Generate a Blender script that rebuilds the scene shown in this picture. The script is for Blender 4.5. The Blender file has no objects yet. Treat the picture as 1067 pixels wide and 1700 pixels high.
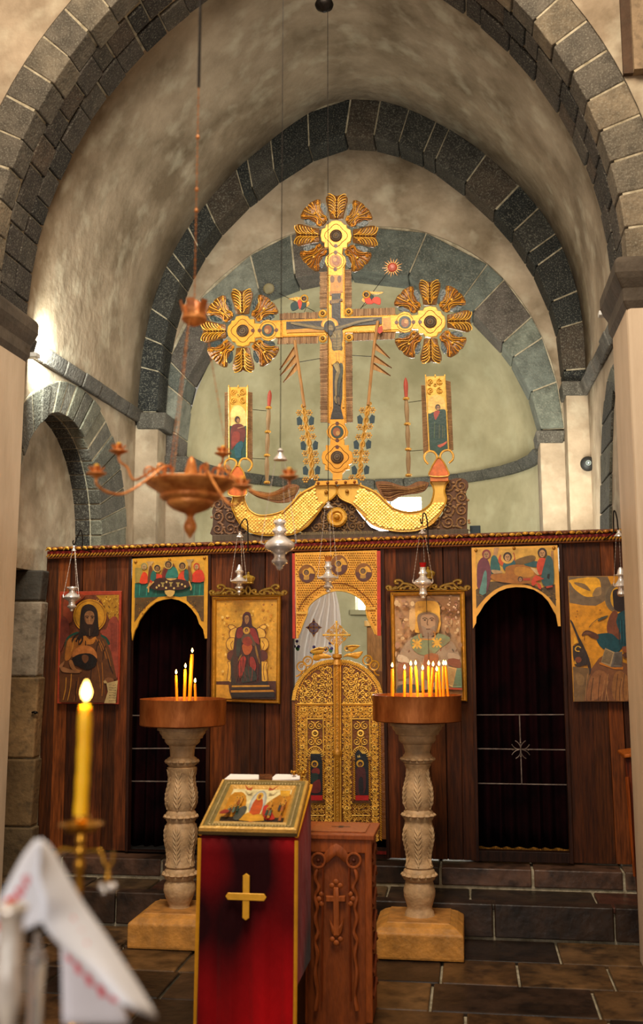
import bpy, bmesh, math, random
from mathutils import Vector, Matrix
random.seed(7)
SC = bpy.context.scene
COL = SC.collection
PI = math.pi
# ------------------------------------------------------------------ camera
FPX = 1750.0                      # focal length in pixels of the 1067-wide frame
CAMZ = 1.7
PITCH = math.atan(275.0/FPX)
YAW = math.radians(7.9)
_F = Vector((-math.sin(YAW)*math.cos(PITCH), math.cos(YAW)*math.cos(PITCH), math.sin(PITCH)))
_R = Vector((math.cos(YAW), math.sin(YAW), 0))
_U = _R.cross(_F)
cd = bpy.data.cameras.new('camera'); cam = bpy.data.objects.new('camera', cd); COL.objects.link(cam)
cam.matrix_world = Matrix.Translation((0,0,CAMZ)) @ Matrix((_R, _U, -_F)).transposed().to_4x4()
cd.sensor_fit = 'HORIZONTAL'; cd.sensor_width = 36.0; cd.lens = FPX/1067*36
cd.shift_y = -50/1067.0
cd.clip_start = .05; cd.clip_end = 100
cd.dof.use_dof = True; cd.dof.focus_distance = 7.3; cd.dof.aperture_fstop = 4.0
SC.camera = cam
# ------------------------------------------------------------------ light and exposure
SC.view_settings.view_transform = 'Standard'; SC.view_settings.look = 'None'
SC.view_settings.exposure = 0.95; SC.view_settings.gamma = 1.0; SC.view_settings.use_curve_mapping = False
W = bpy.data.worlds.new('world'); SC.world = W; W.use_nodes = True
bgn = W.node_tree.nodes['Background']; bgn.inputs[0].default_value = (1.0, .89, .74, 1); bgn.inputs[1].default_value = 0.20
def area(name, loc, target, size, power, col, sy=None):
    l = bpy.data.lights.new(name, 'AREA'); l.energy = power; l.color = col; l.size = size
    if sy: l.shape = 'RECTANGLE'; l.size_y = sy
    o = bpy.data.objects.new(name, l); COL.objects.link(o); o.location = loc
    o.rotation_euler = (Vector(target)-Vector(loc)).to_track_quat('-Z', 'Y').to_euler(); return o
def point(name, loc, power, col, r=.03):
    l = bpy.data.lights.new(name, 'POINT'); l.energy = power; l.color = col; l.shadow_soft_size = r
    o = bpy.data.objects.new(name, l); COL.objects.link(o); o.location = loc; return o
area('nave_dome_daylight', (-.7, 2.4, 6.6), (-.9, 7.2, 1.9), 2.0, 200, (1.0, .86, .67))
area('left_bay_lamp', (-2.74, 6.44, 3.66), (-2.72, 7.5, 3.62), .12, 24, (.92, 1.0, .92))
area('right_bay_lamp', (.84, 6.42, 3.70), (.5, 7.8, 4.3), .16, 4, (.98, 1.0, .88))
area('apse_window_daylight', (-.86, 11.15, 2.7), (-.86, 8.6, 3.4), .6, 26, (1.0, .97, .86), 1.0)
area('altar_fill_light', (.45, 7.75, 2.6), (-1.4, 10.2, 3.6), .7, 34, (1.0, .98, .84), .8)  # added fill lamp inside the altar, brightens the apse and white curtain

area('west_door_daylight', (-1.0, -1.7, 2.3), (-.9, 5.0, 1.2), 1.3, 34, (1.0, .96, .92), 2.0)

# ------------------------------------------------------------------ pixel to space
def ray(px, py):
    return (_F + _R*((px-533.5)/FPX) + _U*((800-py)/FPX))
def at(px, py, Y):
    d = ray(px, py); t = Y/d.y; return Vector((d.x*t, Y, CAMZ+d.z*t))
def at_x(px, py, X):
    d = ray(px, py); t = X/d.x; return Vector((X, d.y*t, CAMZ+d.z*t))
def at_z(px, py, Z):
    d = ray(px, py); t = (Z-CAMZ)/d.z; return Vector((d.x*t, d.y*t, Z))
def mpp(Y): return Y/FPX
def lin(c):
    if isinstance(c, str):
        c = c.lstrip('#'); c = tuple(int(c[i:i+2], 16)/255 for i in (0, 2, 4))
    return tuple((v/12.92 if v <= .04045 else ((v+.055)/1.055)**2.4) for v in c[:3])
def vary(c, a):
    k = 1+random.uniform(-a, a); return tuple(min(1, max(0, v*k)) for v in lin(c))
def crom(pts, n=6, closed=False):
    P = [Vector(p) for p in pts]; N = len(P); out = []
    if N < 3: return P
    rng = range(N) if closed else range(N-1)
    for i in rng:
        if closed: p0, p1, p2, p3 = P[(i-1) % N], P[i], P[(i+1) % N], P[(i+2) % N]
        else: p0, p1, p2, p3 = P[max(i-1, 0)], P[i], P[i+1], P[min(i+2, N-1)]
        for k in range(n):
            t = k/n
            out.append(.5*((2*p1)+(p2-p0)*t+(2*p0-5*p1+4*p2-p3)*t*t+(3*p1-p0-3*p2+p3)*t**3))
    if not closed: out.append(P[-1])
    return out
def resample(pts, n):
    P = [Vector(p) for p in pts]; d = [0]
    for a, b in zip(P, P[1:]): d.append(d[-1]+(b-a).length)
    out = []; j = 0
    for i in range(n+1):
        s = d[-1]*i/n
        while j < len(P)-2 and d[j+1] < s: j += 1
        L = d[j+1]-d[j]; t = 0 if L == 0 else (s-d[j])/L
        out.append(P[j].lerp(P[j+1], t))
    return out
def inside(x, y, poly):
    c = False; n = len(poly); j = n-1
    for i in range(n):
        xi, yi = poly[i][0], poly[i][1]; xj, yj = poly[j][0], poly[j][1]
        if (yi > y) != (yj > y) and x < (xj-xi)*(y-yi)/(yj-yi)+xi: c = not c
        j = i
    return c

# ------------------------------------------------------------------ mesh collector
def tag(o, label=None, cat=None, group=None, kind=None):
    if label: o['label'] = label
    if cat: o['category'] = cat
    if group: o['group'] = group
    if kind: o['kind'] = kind
    return o
def thing(name, loc, label, cat, group=None):
    o = bpy.data.objects.new(name, None); COL.objects.link(o); o.location = loc; o.empty_display_size = .05
    return tag(o, label, cat, group)
def root_loc(o):
    v = Vector((0, 0, 0))
    while o is not None: v += Vector(o.location); o = o.parent
    return v
class MB:
    def __init__(s): s.v = []; s.f = []; s.c = []; s.s = []
    def add(s, vs, fs, col=(1, 1, 1), met=0., smooth=False):
        b = len(s.v); s.v += [tuple(v) for v in vs]
        c = (*lin(col), met) if not (isinstance(col, tuple) and len(col) == 4) else col
        for f in fs: s.f.append([b+i for i in f]); s.c.append(c); s.s.append(smooth)
        return s
    def poly(s, pts, col, met=0.): return s.add(pts, [list(range(len(pts)))], col, met)
    def box(s, a, b, col=(1, 1, 1), met=0.):
        x0, y0, z0 = a; x1, y1, z1 = b
        return s.hexa([(x0,y0,z0),(x1,y0,z0),(x1,y1,z0),(x0,y1,z0),(x0,y0,z1),(x1,y0,z1),(x1,y1,z1),(x0,y1,z1)], col, met)
    def hexa(s, c, col=(1, 1, 1), met=0., shrink=0.):
        c = [Vector(p) for p in c]
        if shrink:
            m = sum(c, Vector())/8; out = []
            nb = {0:(1,3,4),1:(0,2,5),2:(1,3,6),3:(0,2,7),4:(5,7,0),5:(4,6,1),6:(5,7,2),7:(4,6,3)}
            for i, p in enumerate(c):
                q = p.copy()
                for j in nb[i]:
                    d = c[j]-p
                    if d.length > shrink*3: q += d.normalized()*shrink
                out.append(q)
            c = out
        return s.add(c, [[0,3,2,1],[4,5,6,7],[0,1,5,4],[1,2,6,5],[2,3,7,6],[3,0,4,7]], col, met)
    def tube(s, pts, r, n=6, col=(1, 1, 1), met=0., closed=False, flat=1.0):
        P = [Vector(p) for p in pts]; N = len(P); rings = []
        up0 = Vector((0, 1, 0))
        for i in range(N):
            a = P[(i-1) % N] if (closed or i > 0) else P[i]; b = P[(i+1) % N] if (closed or i < N-1) else P[i]
            t = (b-a); t = t.normalized() if t.length > 1e-9 else Vector((0, 0, 1))
            u = up0 if abs(t.dot(up0)) < .95 else Vector((1, 0, 0))
            w = t.cross(u).normalized(); u = w.cross(t)
            rr = r[i] if isinstance(r, (list, tuple)) else r
            rings.append([P[i]+w*math.cos(2*PI*k/n)*rr+u*math.sin(2*PI*k/n)*rr*flat for k in range(n)])
        vs = [v for q in rings for v in q]; fs = []
        for i in range(N if closed else N-1):
            j = (i+1) % N
            for k in range(n): l = (k+1) % n; fs.append([i*n+k, i*n+l, j*n+l, j*n+k])
        if not closed: fs.append(list(range(n))[::-1]); fs.append([(N-1)*n+k for k in range(n)])
        return s.add(vs, fs, col, met, True)
    def lathe(s, c, prof, n=28, col=(1, 1, 1), met=0., flute=0, amp=0.):
        cx, cy = c[0], c[1]; vs = []; fs = []; N = len(prof)
        for (r, z) in prof:
            for k in range(n):
                a = 2*PI*k/n; rr = max(r, .0002)*(1+(amp*math.cos(flute*a) if flute else 0))
                vs.append((cx+rr*math.cos(a), cy+rr*math.sin(a), z))
        for i in range(N-1):
            for k in range(n): l = (k+1) % n; fs.append([i*n+k, i*n+l, (i+1)*n+l, (i+1)*n+k])
        fs.append(list(range(n))[::-1]); fs.append([(N-1)*n+k for k in range(n)])
        return s.add(vs, fs, col, met, True)
    def prism(s, pts, d, col=(1, 1, 1), met=0., bev=0.):
        """pts: front outline in space; d: vector to the back. bev: bevelled front edge"""
        P = [Vector(p) for p in pts]; d = Vector(d); n = len(P)
        if bev:
            m = inset(P, bev); dn = d.normalized()
            vs = m+[p+dn*bev*.8 for p in P]+[p+d for p in P]
            fs = [list(range(n)), [2*n+i for i in range(n)][::-1]]
            for i in range(n):
                j = (i+1) % n; fs += [[i, n+i, n+j, j], [n+i, 2*n+i, 2*n+j, n+j]]
        else:
            vs = P+[p+d for p in P]; fs = [list(range(n)), [n+i for i in range(n)][::-1]]
            for i in range(n): j = (i+1) % n; fs.append([i, n+i, n+j, j])
        return s.add(vs, fs, col, met)
    def ball(s, c, r, col=(1, 1, 1), met=0., n=8, sc=(1, 1, 1)):
        vs = []; fs = []; m = max(4, n//2+1)
        for i in range(m+1):
            t = PI*i/m
            for k in range(n):
                a = 2*PI*k/n; vs.append((c[0]+r*sc[0]*math.sin(t)*math.cos(a), c[1]+r*sc[1]*math.sin(t)*math.sin(a), c[2]+r*sc[2]*math.cos(t)))
        for i in range(m):
            for k in range(n): l = (k+1) % n; fs.append([i*n+k, (i+1)*n+k, (i+1)*n+l, i*n+l])
        return s.add(vs, fs, col, met, True)
    def grid(s, rows, col=(1, 1, 1), met=0., closed=False):
        n = len(rows[0]); vs = [p for r in rows for p in r]; fs = []
        for i in range(len(rows)-1):
            for k in range(n if closed else n-1):
                l = (k+1) % n; fs.append([i*n+k, i*n+l, (i+1)*n+l, (i+1)*n+k])
        return s.add(vs, fs, col, met, True)
    def build(s, name, m, parent=None, bevel=0., solid=0., subsurf=0, recalc=True):
        me = bpy.data.meshes.new(name)
        if parent is not None: off = root_loc(parent)
        else:
            xs = [v[0] for v in s.v]; ys = [v[1] for v in s.v]; zs = [v[2] for v in s.v]
            off = Vector(((min(xs)+max(xs))/2, (min(ys)+max(ys))/2, min(zs)))
        me.from_pydata([tuple(Vector(v)-off) for v in s.v], [], s.f)
        at_ = me.color_attributes.new('Col', 'FLOAT_COLOR', 'CORNER')
        buf = []
        for p, c in zip(me.polygons, s.c): buf += list(c)*p.loop_total
        at_.data.foreach_set('color', buf)
        me.polygons.foreach_set('use_smooth', s.s)
        if any(s.s): me.set_sharp_from_angle(angle=math.radians(48))
        if recalc:
            bm = bmesh.new(); bm.from_mesh(me); bmesh.ops.recalc_face_normals(bm, faces=bm.faces); bm.to_mesh(me); bm.free()
        me.update(); me.materials.append(m)
        o = bpy.data.objects.new(name, me); COL.objects.link(o)
        if parent is not None: o.parent = parent
        else: o.location = off
        if bevel:
            b = o.modifiers.new('bevel', 'BEVEL'); b.width = bevel; b.segments = 2; b.limit_method = 'ANGLE'
        if solid:
            b = o.modifiers.new('solid', 'SOLIDIFY'); b.thickness = solid; b.offset = 0
        if subsurf:
            b = o.modifiers.new('sub', 'SUBSURF'); b.levels = subsurf; b.render_levels = subsurf
        return o
def inset(P, w):
    """inset an outline lying in a plane facing -Y (x,z used)"""
    n = len(P); A = sum(P[i].x*P[(i+1) % n].z-P[(i+1) % n].x*P[i].z for i in range(n)); sg = 1 if A > 0 else -1
    out = []
    for i in range(n):
        a, b, c = P[i-1], P[i], P[(i+1) % n]
        e1 = (b-a); e2 = (c-b)
        n1 = Vector((-e1.z, 0, e1.x)).normalized()*sg if e1.length > 1e-9 else Vector()
        n2 = Vector((-e2.z, 0, e2.x)).normalized()*sg if e2.length > 1e-9 else Vector()
        m = n1+n2
        m = m.normalized() if m.length > 1e-6 else n1
        out.append(b+m*w)
    return out
def copy_tree(o, parent=None, loc=None, label=None):
    c = o.copy(); COL.objects.link(c); c.parent = parent
    if loc is not None: c.location = loc
    if label: c['label'] = label
    for ch in list(o.children): copy_tree(ch, c)
    return c
class Z:
    """a measuring frame on a real plane: picture coordinates to points at depth Y"""
    def __init__(s, x0, y0, k, Y): s.x0, s.y0, s.k, s.Y = x0, y0, k, Y
    def __call__(s, x, y, dy=0.): return at(s.x0+x/s.k, s.y0+y/s.k, s.Y+dy)
    def pts(s, L, dy=0., sm=0, closed=True):
        if sm: L = [(p.x, p.y) for p in crom([(a, b, 0) for a, b in L], sm, closed)]
        return [s(a, b, dy) for a, b in L]
def ell(cx, cy, rx, ry=None, n=24, a0=0, a1=2*PI):
    ry = ry or rx
    full = abs(a1-a0-2*PI) < 1e-6
    m = n if full else n+1
    return [(cx+rx*math.cos(a0+(a1-a0)*i/n), cy+ry*math.sin(a0+(a1-a0)*i/n)) for i in range(m)]
class Paint:
    """thin layers of paint on a flat panel"""
    def __init__(s, z, step=.0005): s.z = z; s.mb = MB(); s.d = -.0006; s.step = step
    def lay(s, col, L, sm=0, met=0.):
        s.d -= s.step; s.mb.add(s.z.pts(L, s.d, sm), [list(range(len(L)*(sm or 1)))], col, met); return s
    def ln(s, col, L, w, sm=0, met=0.):
        s.d -= s.step*.2
        P = [Vector((a, b, 0)) for a, b in L]
        if sm: P = crom(P, sm)
        for i in range(len(P)-1):
            a, b = P[i], P[i+1]; t = (b-a)
            if t.length < 1e-6: continue
            n = Vector((-t.y, t.x, 0)).normalized()*w/2
            q = [(v.x, v.y) for v in (a+n, b+n, b-n, a-n)]
            s.mb.add(s.z.pts(q, s.d), [[0, 1, 2, 3]], col, met)
        return s
    def fig(s, robe, hx, hy, hr, face='#8a6238', hair='#3a2412', halo=None):
        if halo: s.lay(halo, ell(hx, hy, hr*1.75), met=.5)
        s.lay(hair, ell(hx, hy-hr*.1, hr*1.15, hr*1.25)); s.lay(face, ell(hx, hy+hr*.12, hr*.75, hr*.95))
        s.ln('#2a180c', [(hx-hr*.45, hy-hr*.05), (hx-hr*.1, hy-hr*.1)], hr*.16); s.ln('#2a180c', [(hx+hr*.1, hy-hr*.1), (hx+hr*.45, hy-hr*.05)], hr*.16)
        s.ln('#5a3a20', [(hx, hy), (hx-hr*.05, hy+hr*.4)], hr*.12); s.ln('#4a2416', [(hx-hr*.2, hy+hr*.6), (hx+hr*.2, hy+hr*.6)], hr*.14)
        return s

# ------------------------------------------------------------------ materials
def material(name, base=None, dark=None, rough=.6, metal=None, nscale=6, stretch=(1, 1, 1), amt=.5, bump=.2, bscale=None, bkind='noise',
             detail=6, speck=None, speck_amt=0., speck_scale=60, coat=0., sheen=0., sss=0., trans=0., emis=None, estr=0., spec=.5, alpha=1., lo=.35, hi=.68, bdist=.01, mets=1.):
    m = bpy.data.materials.new(name); m.use_nodes = True; nt = m.node_tree; N = nt.nodes; L = nt.links
    b = N['Principled BSDF']; tc = N.new('ShaderNodeTexCoord'); mp = N.new('ShaderNodeMapping'); mp.inputs['Scale'].default_value = stretch
    L.new(tc.outputs['Object'], mp.inputs[0])
    nz = N.new('ShaderNodeTexNoise'); nz.inputs['Scale'].default_value = nscale; nz.inputs['Detail'].default_value = detail; nz.inputs['Roughness'].default_value = .6
    L.new(mp.outputs[0], nz.inputs['Vector'])
    rp = N.new('ShaderNodeMapRange'); rp.inputs[1].default_value = lo; rp.inputs[2].default_value = hi; L.new(nz.outputs[0], rp.inputs[0])
    if base is None:
        a = N.new('ShaderNodeAttribute'); a.attribute_name = 'Col'; csrc = a.outputs['Color']
        if metal is None: ms = N.new('ShaderNodeMath'); ms.operation = 'MULTIPLY'; ms.inputs[1].default_value = mets; L.new(a.outputs['Alpha'], ms.inputs[0]); L.new(ms.outputs[0], b.inputs['Metallic'])
        mul = N.new('ShaderNodeMix'); mul.data_type = 'RGBA'; mul.blend_type = 'MULTIPLY'; mul.inputs[0].default_value = 1
        L.new(csrc, mul.inputs[6]); mul.inputs[7].default_value = (*(lin(dark) if dark else (1-amt,)*3), 1)
        mx = N.new('ShaderNodeMix'); mx.data_type = 'RGBA'; L.new(rp.outputs[0], mx.inputs[0]); L.new(mul.outputs[2], mx.inputs[6]); L.new(csrc, mx.inputs[7])
    else:
        mx = N.new('ShaderNodeMix'); mx.data_type = 'RGBA'; L.new(rp.outputs[0], mx.inputs[0])
        mx.inputs[6].default_value = (*lin(dark or base), 1); mx.inputs[7].default_value = (*lin(base), 1)
    out = mx.outputs[2]
    if speck:
        n2 = N.new('ShaderNodeTexNoise'); n2.inputs['Scale'].default_value = speck_scale; n2.inputs['Detail'].default_value = 3
        L.new(tc.outputs['Object'], n2.inputs['Vector'])
        r2 = N.new('ShaderNodeMapRange'); r2.inputs[1].default_value = .52; r2.inputs[2].default_value = .72; r2.inputs[4].default_value = speck_amt; L.new(n2.outputs[0], r2.inputs[0])
        m2 = N.new('ShaderNodeMix'); m2.data_type = 'RGBA'; L.new(r2.outputs[0], m2.inputs[0]); L.new(out, m2.inputs[6]); m2.inputs[7].default_value = (*lin(speck), 1); out = m2.outputs[2]
    L.new(out, b.inputs['Base Color'])
    b.inputs['Roughness'].default_value = rough
    if metal is not None: b.inputs['Metallic'].default_value = metal
    b.inputs['Specular IOR Level'].default_value = spec
    if coat: b.inputs['Coat Weight'].default_value = coat; b.inputs['Coat Roughness'].default_value = .15
    if sheen: b.inputs['Sheen Weight'].default_value = sheen; b.inputs['Sheen Roughness'].default_value = .4
    if sss: b.inputs['Subsurface Weight'].default_value = sss; b.inputs['Subsurface Radius'].default_value = (.03, .012, .004); b.inputs['Subsurface Scale'].default_value = .5
    if trans: b.inputs['Transmission Weight'].default_value = trans
    if emis: b.inputs['Emission Color'].default_value = (*lin(emis), 1); b.inputs['Emission Strength'].default_value = estr
    if alpha < 1: b.inputs['Alpha'].default_value = alpha
    if bump:
        bp = N.new('ShaderNodeBump'); bp.inputs['Strength'].default_value = bump; bp.inputs['Distance'].default_value = bdist
        if bkind == 'voronoi': t = N.new('ShaderNodeTexVoronoi'); t.inputs['Scale'].default_value = bscale or nscale*4; o_ = t.outputs['Distance']
        else: t = N.new('ShaderNodeTexNoise'); t.inputs['Scale'].default_value = bscale or nscale*4; t.inputs['Detail'].default_value = 5; o_ = t.outputs[0]
        L.new(mp.outputs[0], t.inputs['Vector']); L.new(o_, bp.inputs['Height']); L.new(bp.outputs[0], b.inputs['Normal'])
    return m
PLASTER = material('lime_plaster', '#aa9780', '#70604c', rough=.9, nscale=1.6, amt=.4, bump=.35, bscale=14, spec=.2, speck='#c8bea6', speck_amt=.35, speck_scale=5, bdist=.03)
PLASTER_APSE = material('apse_plaster', '#b4ab8c', '#8f886a', rough=.9, nscale=1.4, bump=.25, bscale=12, spec=.2, speck='#bdb99c', speck_amt=.35, speck_scale=4, bdist=.02)
PIERWHITE = material('pier_plaster', '#cdb8a0', '#b39e86', rough=.85, nscale=2.5, stretch=(1, 1, .3), bump=.3, bscale=10, spec=.2, bdist=.02)
STONE = material('grey_stone', None, rough=.85, metal=0, nscale=9, amt=.5, bump=.9, bscale=45, spec=.3, speck='#9a9686', speck_amt=.38, speck_scale=95, bdist=.012)
STONEW = material('worn_stone', None, rough=.85, metal=0, nscale=5, amt=.45, bump=.7, bscale=25, spec=.25, speck='#3c3226', speck_amt=.5, speck_scale=22)
MORTAR = material('mortar', '#b8ac94', '#80755f', rough=.95, nscale=14, bump=.6, bscale=60, spec=.1)
FLOORM = material('floor_slab', None, rough=.38, metal=0, nscale=7, amt=.75, bump=.5, bscale=16, spec=.5, speck='#0c0806', speck_amt=.85, speck_scale=9)
WOOD = material('dark_wood', None, rough=.5, metal=0, nscale=9, stretch=(7, 7, .55), amt=.68, bump=.25, bscale=30, spec=.2, speck='#1b0c06', speck_amt=.65, speck_scale=3.2)
CARVEDWOOD = material('carved_wood', None, spec=.3, rough=.5, metal=0, nscale=16, stretch=(3, 3, .6), amt=.4, bump=.35, bscale=40)
PAINT = material('icon_paint', None, rough=.42, nscale=26, amt=.38, mets=.4, bump=.12, bscale=60, detail=10)
PAINTWORN = material('worn_icon_paint', None, rough=.6, nscale=10, amt=.3, bump=.2, bscale=50, detail=10, speck='#7d4f33', speck_amt=.6, speck_scale=22)
GOLD = material('gilding', None, rough=.36, nscale=22, amt=.3, mets=.65, bump=.35, bscale=70)
GOLDFLAT = material('aged_gilding', None, rough=.40, nscale=10, amt=.22, mets=.8, bump=.15, bscale=40)
SILVER = material('silver', '#fff8f2', '#cfc2b8', rough=.22, metal=.55, nscale=30, bump=.25, bscale=60, bdist=.004)
COPPER = material('hammered_copper', '#b8703c', '#8a4a20', rough=.42, metal=.75, nscale=14, bump=.35, bscale=36, stretch=(1, 1, .35), bdist=.006)
BRASSRED = material('antique_brass', '#e8984c', '#a85a22', rough=.42, metal=.35, nscale=20, bump=.4, bscale=60)
BRASS = material('brass', '#d39a35', '#9c6a1e', rough=.25, metal=.9, nscale=20, bump=.1)
IRON = material('dark_iron', '#2a2420', '#16110e', rough=.5, metal=.8, nscale=20, bump=.2)
PALEIRON = material('grey_iron_rod', '#8a7a70', '#5a4c44', rough=.5, metal=.5, nscale=20, bump=.1)
MARBLE = material('carved_marble', None, rough=.55, metal=0, nscale=12, amt=.45, bump=.5, bscale=40, spec=.35, speck='#8a6a45', speck_amt=.35, speck_scale=18, sss=.05)
VELVET = material('red_velvet', '#b00810', '#220105', rough=.8, metal=0, nscale=2.0, stretch=(1.2, 1, .6), detail=1.5, bump=.4, bscale=6, sheen=.08, spec=.1, bdist=.04, lo=.38, hi=.68)  # red to near-black noise paints in the shade of the folds
CURTAIN = material('maroon_curtain', '#1c0508', '#080204', rough=.95, metal=0, nscale=4, bump=.1, spec=.05)
CLOTH = material('white_cloth', None, rough=.9, metal=0, nscale=30, amt=.06, bump=.1, bscale=200, spec=.1)
FRINGE = material('gold_fringe', '#b27a1c', '#5a3808', rough=.7, metal=.2, nscale=90, bump=.6, bscale=200)
WAX = material('beeswax', '#ffc814', '#ffb808', rough=.45, metal=0, nscale=12, bump=.1, sss=.3, spec=.4)
WAXTAPER = material('orange_beeswax', '#ffa20a', '#ff8c04', rough=.45, metal=0, nscale=12, bump=.1, sss=.4, spec=.4)
FLAME = material('flame', '#000000', None, rough=1, metal=0, bump=0, emis='#ffc25e', estr=14, spec=0)
FLAMECORE = material('flame_core', '#000000', None, rough=1, metal=0, bump=0, emis='#fff0c4', estr=16, spec=0)
WINDOWGLOW = material('bright_window', '#ffffff', None, rough=.4, metal=0, bump=0, emis='#f4f6ff', estr=5.0)
GLASS = material('clear_glass', '#ffffff', None, rough=.05, metal=0, bump=0, trans=.9)
REDGLASS = material('red_glass', '#c00008', '#900006', rough=.1, metal=0, bump=0, coat=.5)
PLAIN = material('painted_surface', None, rough=.6, metal=0, nscale=20, amt=.25, bump=.1)
def thin_cloth():
    m = bpy.data.materials.new('sheer_cloth'); m.use_nodes = True; nt = m.node_tree; b = nt.nodes['Principled BSDF']; b.inputs['Base Color'].default_value = (.80, .74, .70, 1); b.inputs['Roughness'].default_value = .9
    tr = nt.nodes.new('ShaderNodeBsdfTranslucent'); tr.inputs[0].default_value = (.86, .78, .74, 1); mx = nt.nodes.new('ShaderNodeMixShader'); mx.inputs[0].default_value = .55
    nt.links.new(b.outputs[0], mx.inputs[1]); nt.links.new(tr.outputs[0], mx.inputs[2]); nt.links.new(mx.outputs[0], nt.nodes['Material Output'].inputs[0]); return m
SHEER = thin_cloth()
def struct(name, mb, m, **k): return tag(mb.build(name, m, None, **k), kind='structure')
# ================================================================== THE SETTING
XC = -.955                                                            # church axis
# ---- floor of stone slabs, two low steps up to the icon screen
fl = MB(); bed = MB()
def slabs(y0, y1, z, rows, x0=-3.6, x1=2.3, wmin=.35, wmax=.8, cols=('#5c4024', '#2a1d13', '#35251a', '#6e5030', '#231911')):
    ys = [y0+(y1-y0)*i/rows for i in range(rows+1)]
    for i in range(rows):
        x = x0
        while x < x1:
            w = random.uniform(wmin, wmax); xe = min(x+w, x1)
            if x1-xe < .15: xe = x1
            fl.hexa([(x, ys[i], z-.05), (xe, ys[i], z-.05), (xe, ys[i+1], z-.05), (x, ys[i+1], z-.05), (x, ys[i], z+random.uniform(-.004, .002)), (xe, ys[i], z), (xe, ys[i+1], z), (x, ys[i+1], z)],
                    (*vary(random.choice(cols), .25), 0), shrink=.007)
            x = xe
slabs(.2, 6.66, 0, 15)
bed.box((-4, -2, -.3), (2.6, 6.66, -.03), '#2a2018')
ZP, ZS = .20, .335
slabs(6.66, 7.06, ZP, 1, cols=('#5a3020', '#4a3828', '#6a5236', '#3c2c1e'))
bed.box((-4, 6.68, -.3), (2.6, 7.07, ZP-.03), '#2a2018')
x = -3.3
for i in range(9):                                                   # risers of the lower step
    xe = x+random.uniform(.45, .9); fl.hexa([(x, 6.645, 0), (xe, 6.645, 0), (xe, 6.76, 0), (x, 6.76, 0), (x, 6.645, ZP), (xe, 6.645, ZP), (xe, 6.76, ZP), (x, 6.76, ZP)], (*vary('#3f2c20', .3), 0), shrink=.005); x = xe
x = -3.3
for i in range(9):                                                   # upper step: thick worn blocks
    xe = x+random.uniform(.5, .75); fl.hexa([(x, 7.05, ZP), (xe, 7.05, ZP), (xe, 7.34, ZP), (x, 7.34, ZP), (x, 7.05, ZS-.01), (xe, 7.05, ZS-.01), (xe, 7.34, ZS), (x, 7.34, ZS)],
        (*vary(random.choice(('#6a4a38', '#4a3428', '#7a5c48')), .2), 0), shrink=.008); x = xe
bed.box((-4, 7.07, -.3), (2.6, 12, ZS-.03), '#2a2018')
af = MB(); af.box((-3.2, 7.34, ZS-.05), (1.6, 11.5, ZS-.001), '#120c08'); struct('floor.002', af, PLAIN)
struct('floor', fl, FLOORM, bevel=.008); struct('floor.001', bed, MORTAR)

# ---- near arch: pointed profile, two centres
NZ, NC, NR = 3.8, .75, 2.61
def near_pts(dr, n, side):
    """points from the springing up to the crown on one side, radius offset dr"""
    R = NR+dr; a1 = math.acos(NC/R); out = []
    for i in range(n+1):
        a = a1*i/n; out.append((XC+side*(R*math.cos(a)-NC), NZ+R*math.sin(a)))
    return out
st = MB(); mo = MB()
cols = ('#463f38', '#37302a', '#2c2824', '#4c453c', '#3c352f', '#4c3f33')
YN, YF = 5.72, 6.32
for side in (-1, 1):
    NB = 17
    R0, R1 = near_pts(0, NB*3, side), near_pts(.25, NB*3, side)
    ysplit = [YN, YN+.19, YN+.39, YF]
    for row in range(3):
        i = 0
        while i < NB*3:
            w = random.choice((2, 3, 3, 4)); j = min(i+w, NB*3)
            if row == 0: w = 3; j = min(i+3, NB*3)
            y0, y1 = ysplit[row]+(random.uniform(-.02, .02) if row else 0), ysplit[row+1]+(random.uniform(-.02, .02) if row < 2 else 0)
            a, b, c, d = R0[i], R0[j], R1[j], R1[i]; o = random.uniform(-.012, .002) 
            st.hexa([(a[0]+side*o, y0, a[1]), (b[0]+side*o, y0, b[1]), (c[0], y0, c[1]), (d[0], y0, d[1]), (a[0]+side*o, y1, a[1]), (b[0]+side*o, y1, b[1]), (c[0], y1, c[1]), (d[0], y1, d[1])],
                    (*vary(random.choice(cols if row else ('#6d6354', '#5e564b', '#7a6c58')), .15), 0), shrink=.006)  # front ring stones coloured lighter as if lit, soffit stones darker
            i = j
    a, b = near_pts(.024, 30, side), near_pts(.24, 30, side)
    for i in range(30):
        mo.hexa([(a[i][0], YN+.012, a[i][1]), (a[i+1][0], YN+.012, a[i+1][1]), (b[i+1][0], YN+.012, b[i+1][1]), (b[i][0], YN+.012, b[i][1]),
                 (a[i][0], YF-.012, a[i][1]), (a[i+1][0], YF-.012, a[i+1][1]), (b[i+1][0], YF-.012, b[i+1][1]), (b[i][0], YF-.012, b[i][1])])
arch1 = struct('trim_1', st, STONE, bevel=.007); struct('trim_2', mo, MORTAR)
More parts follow.
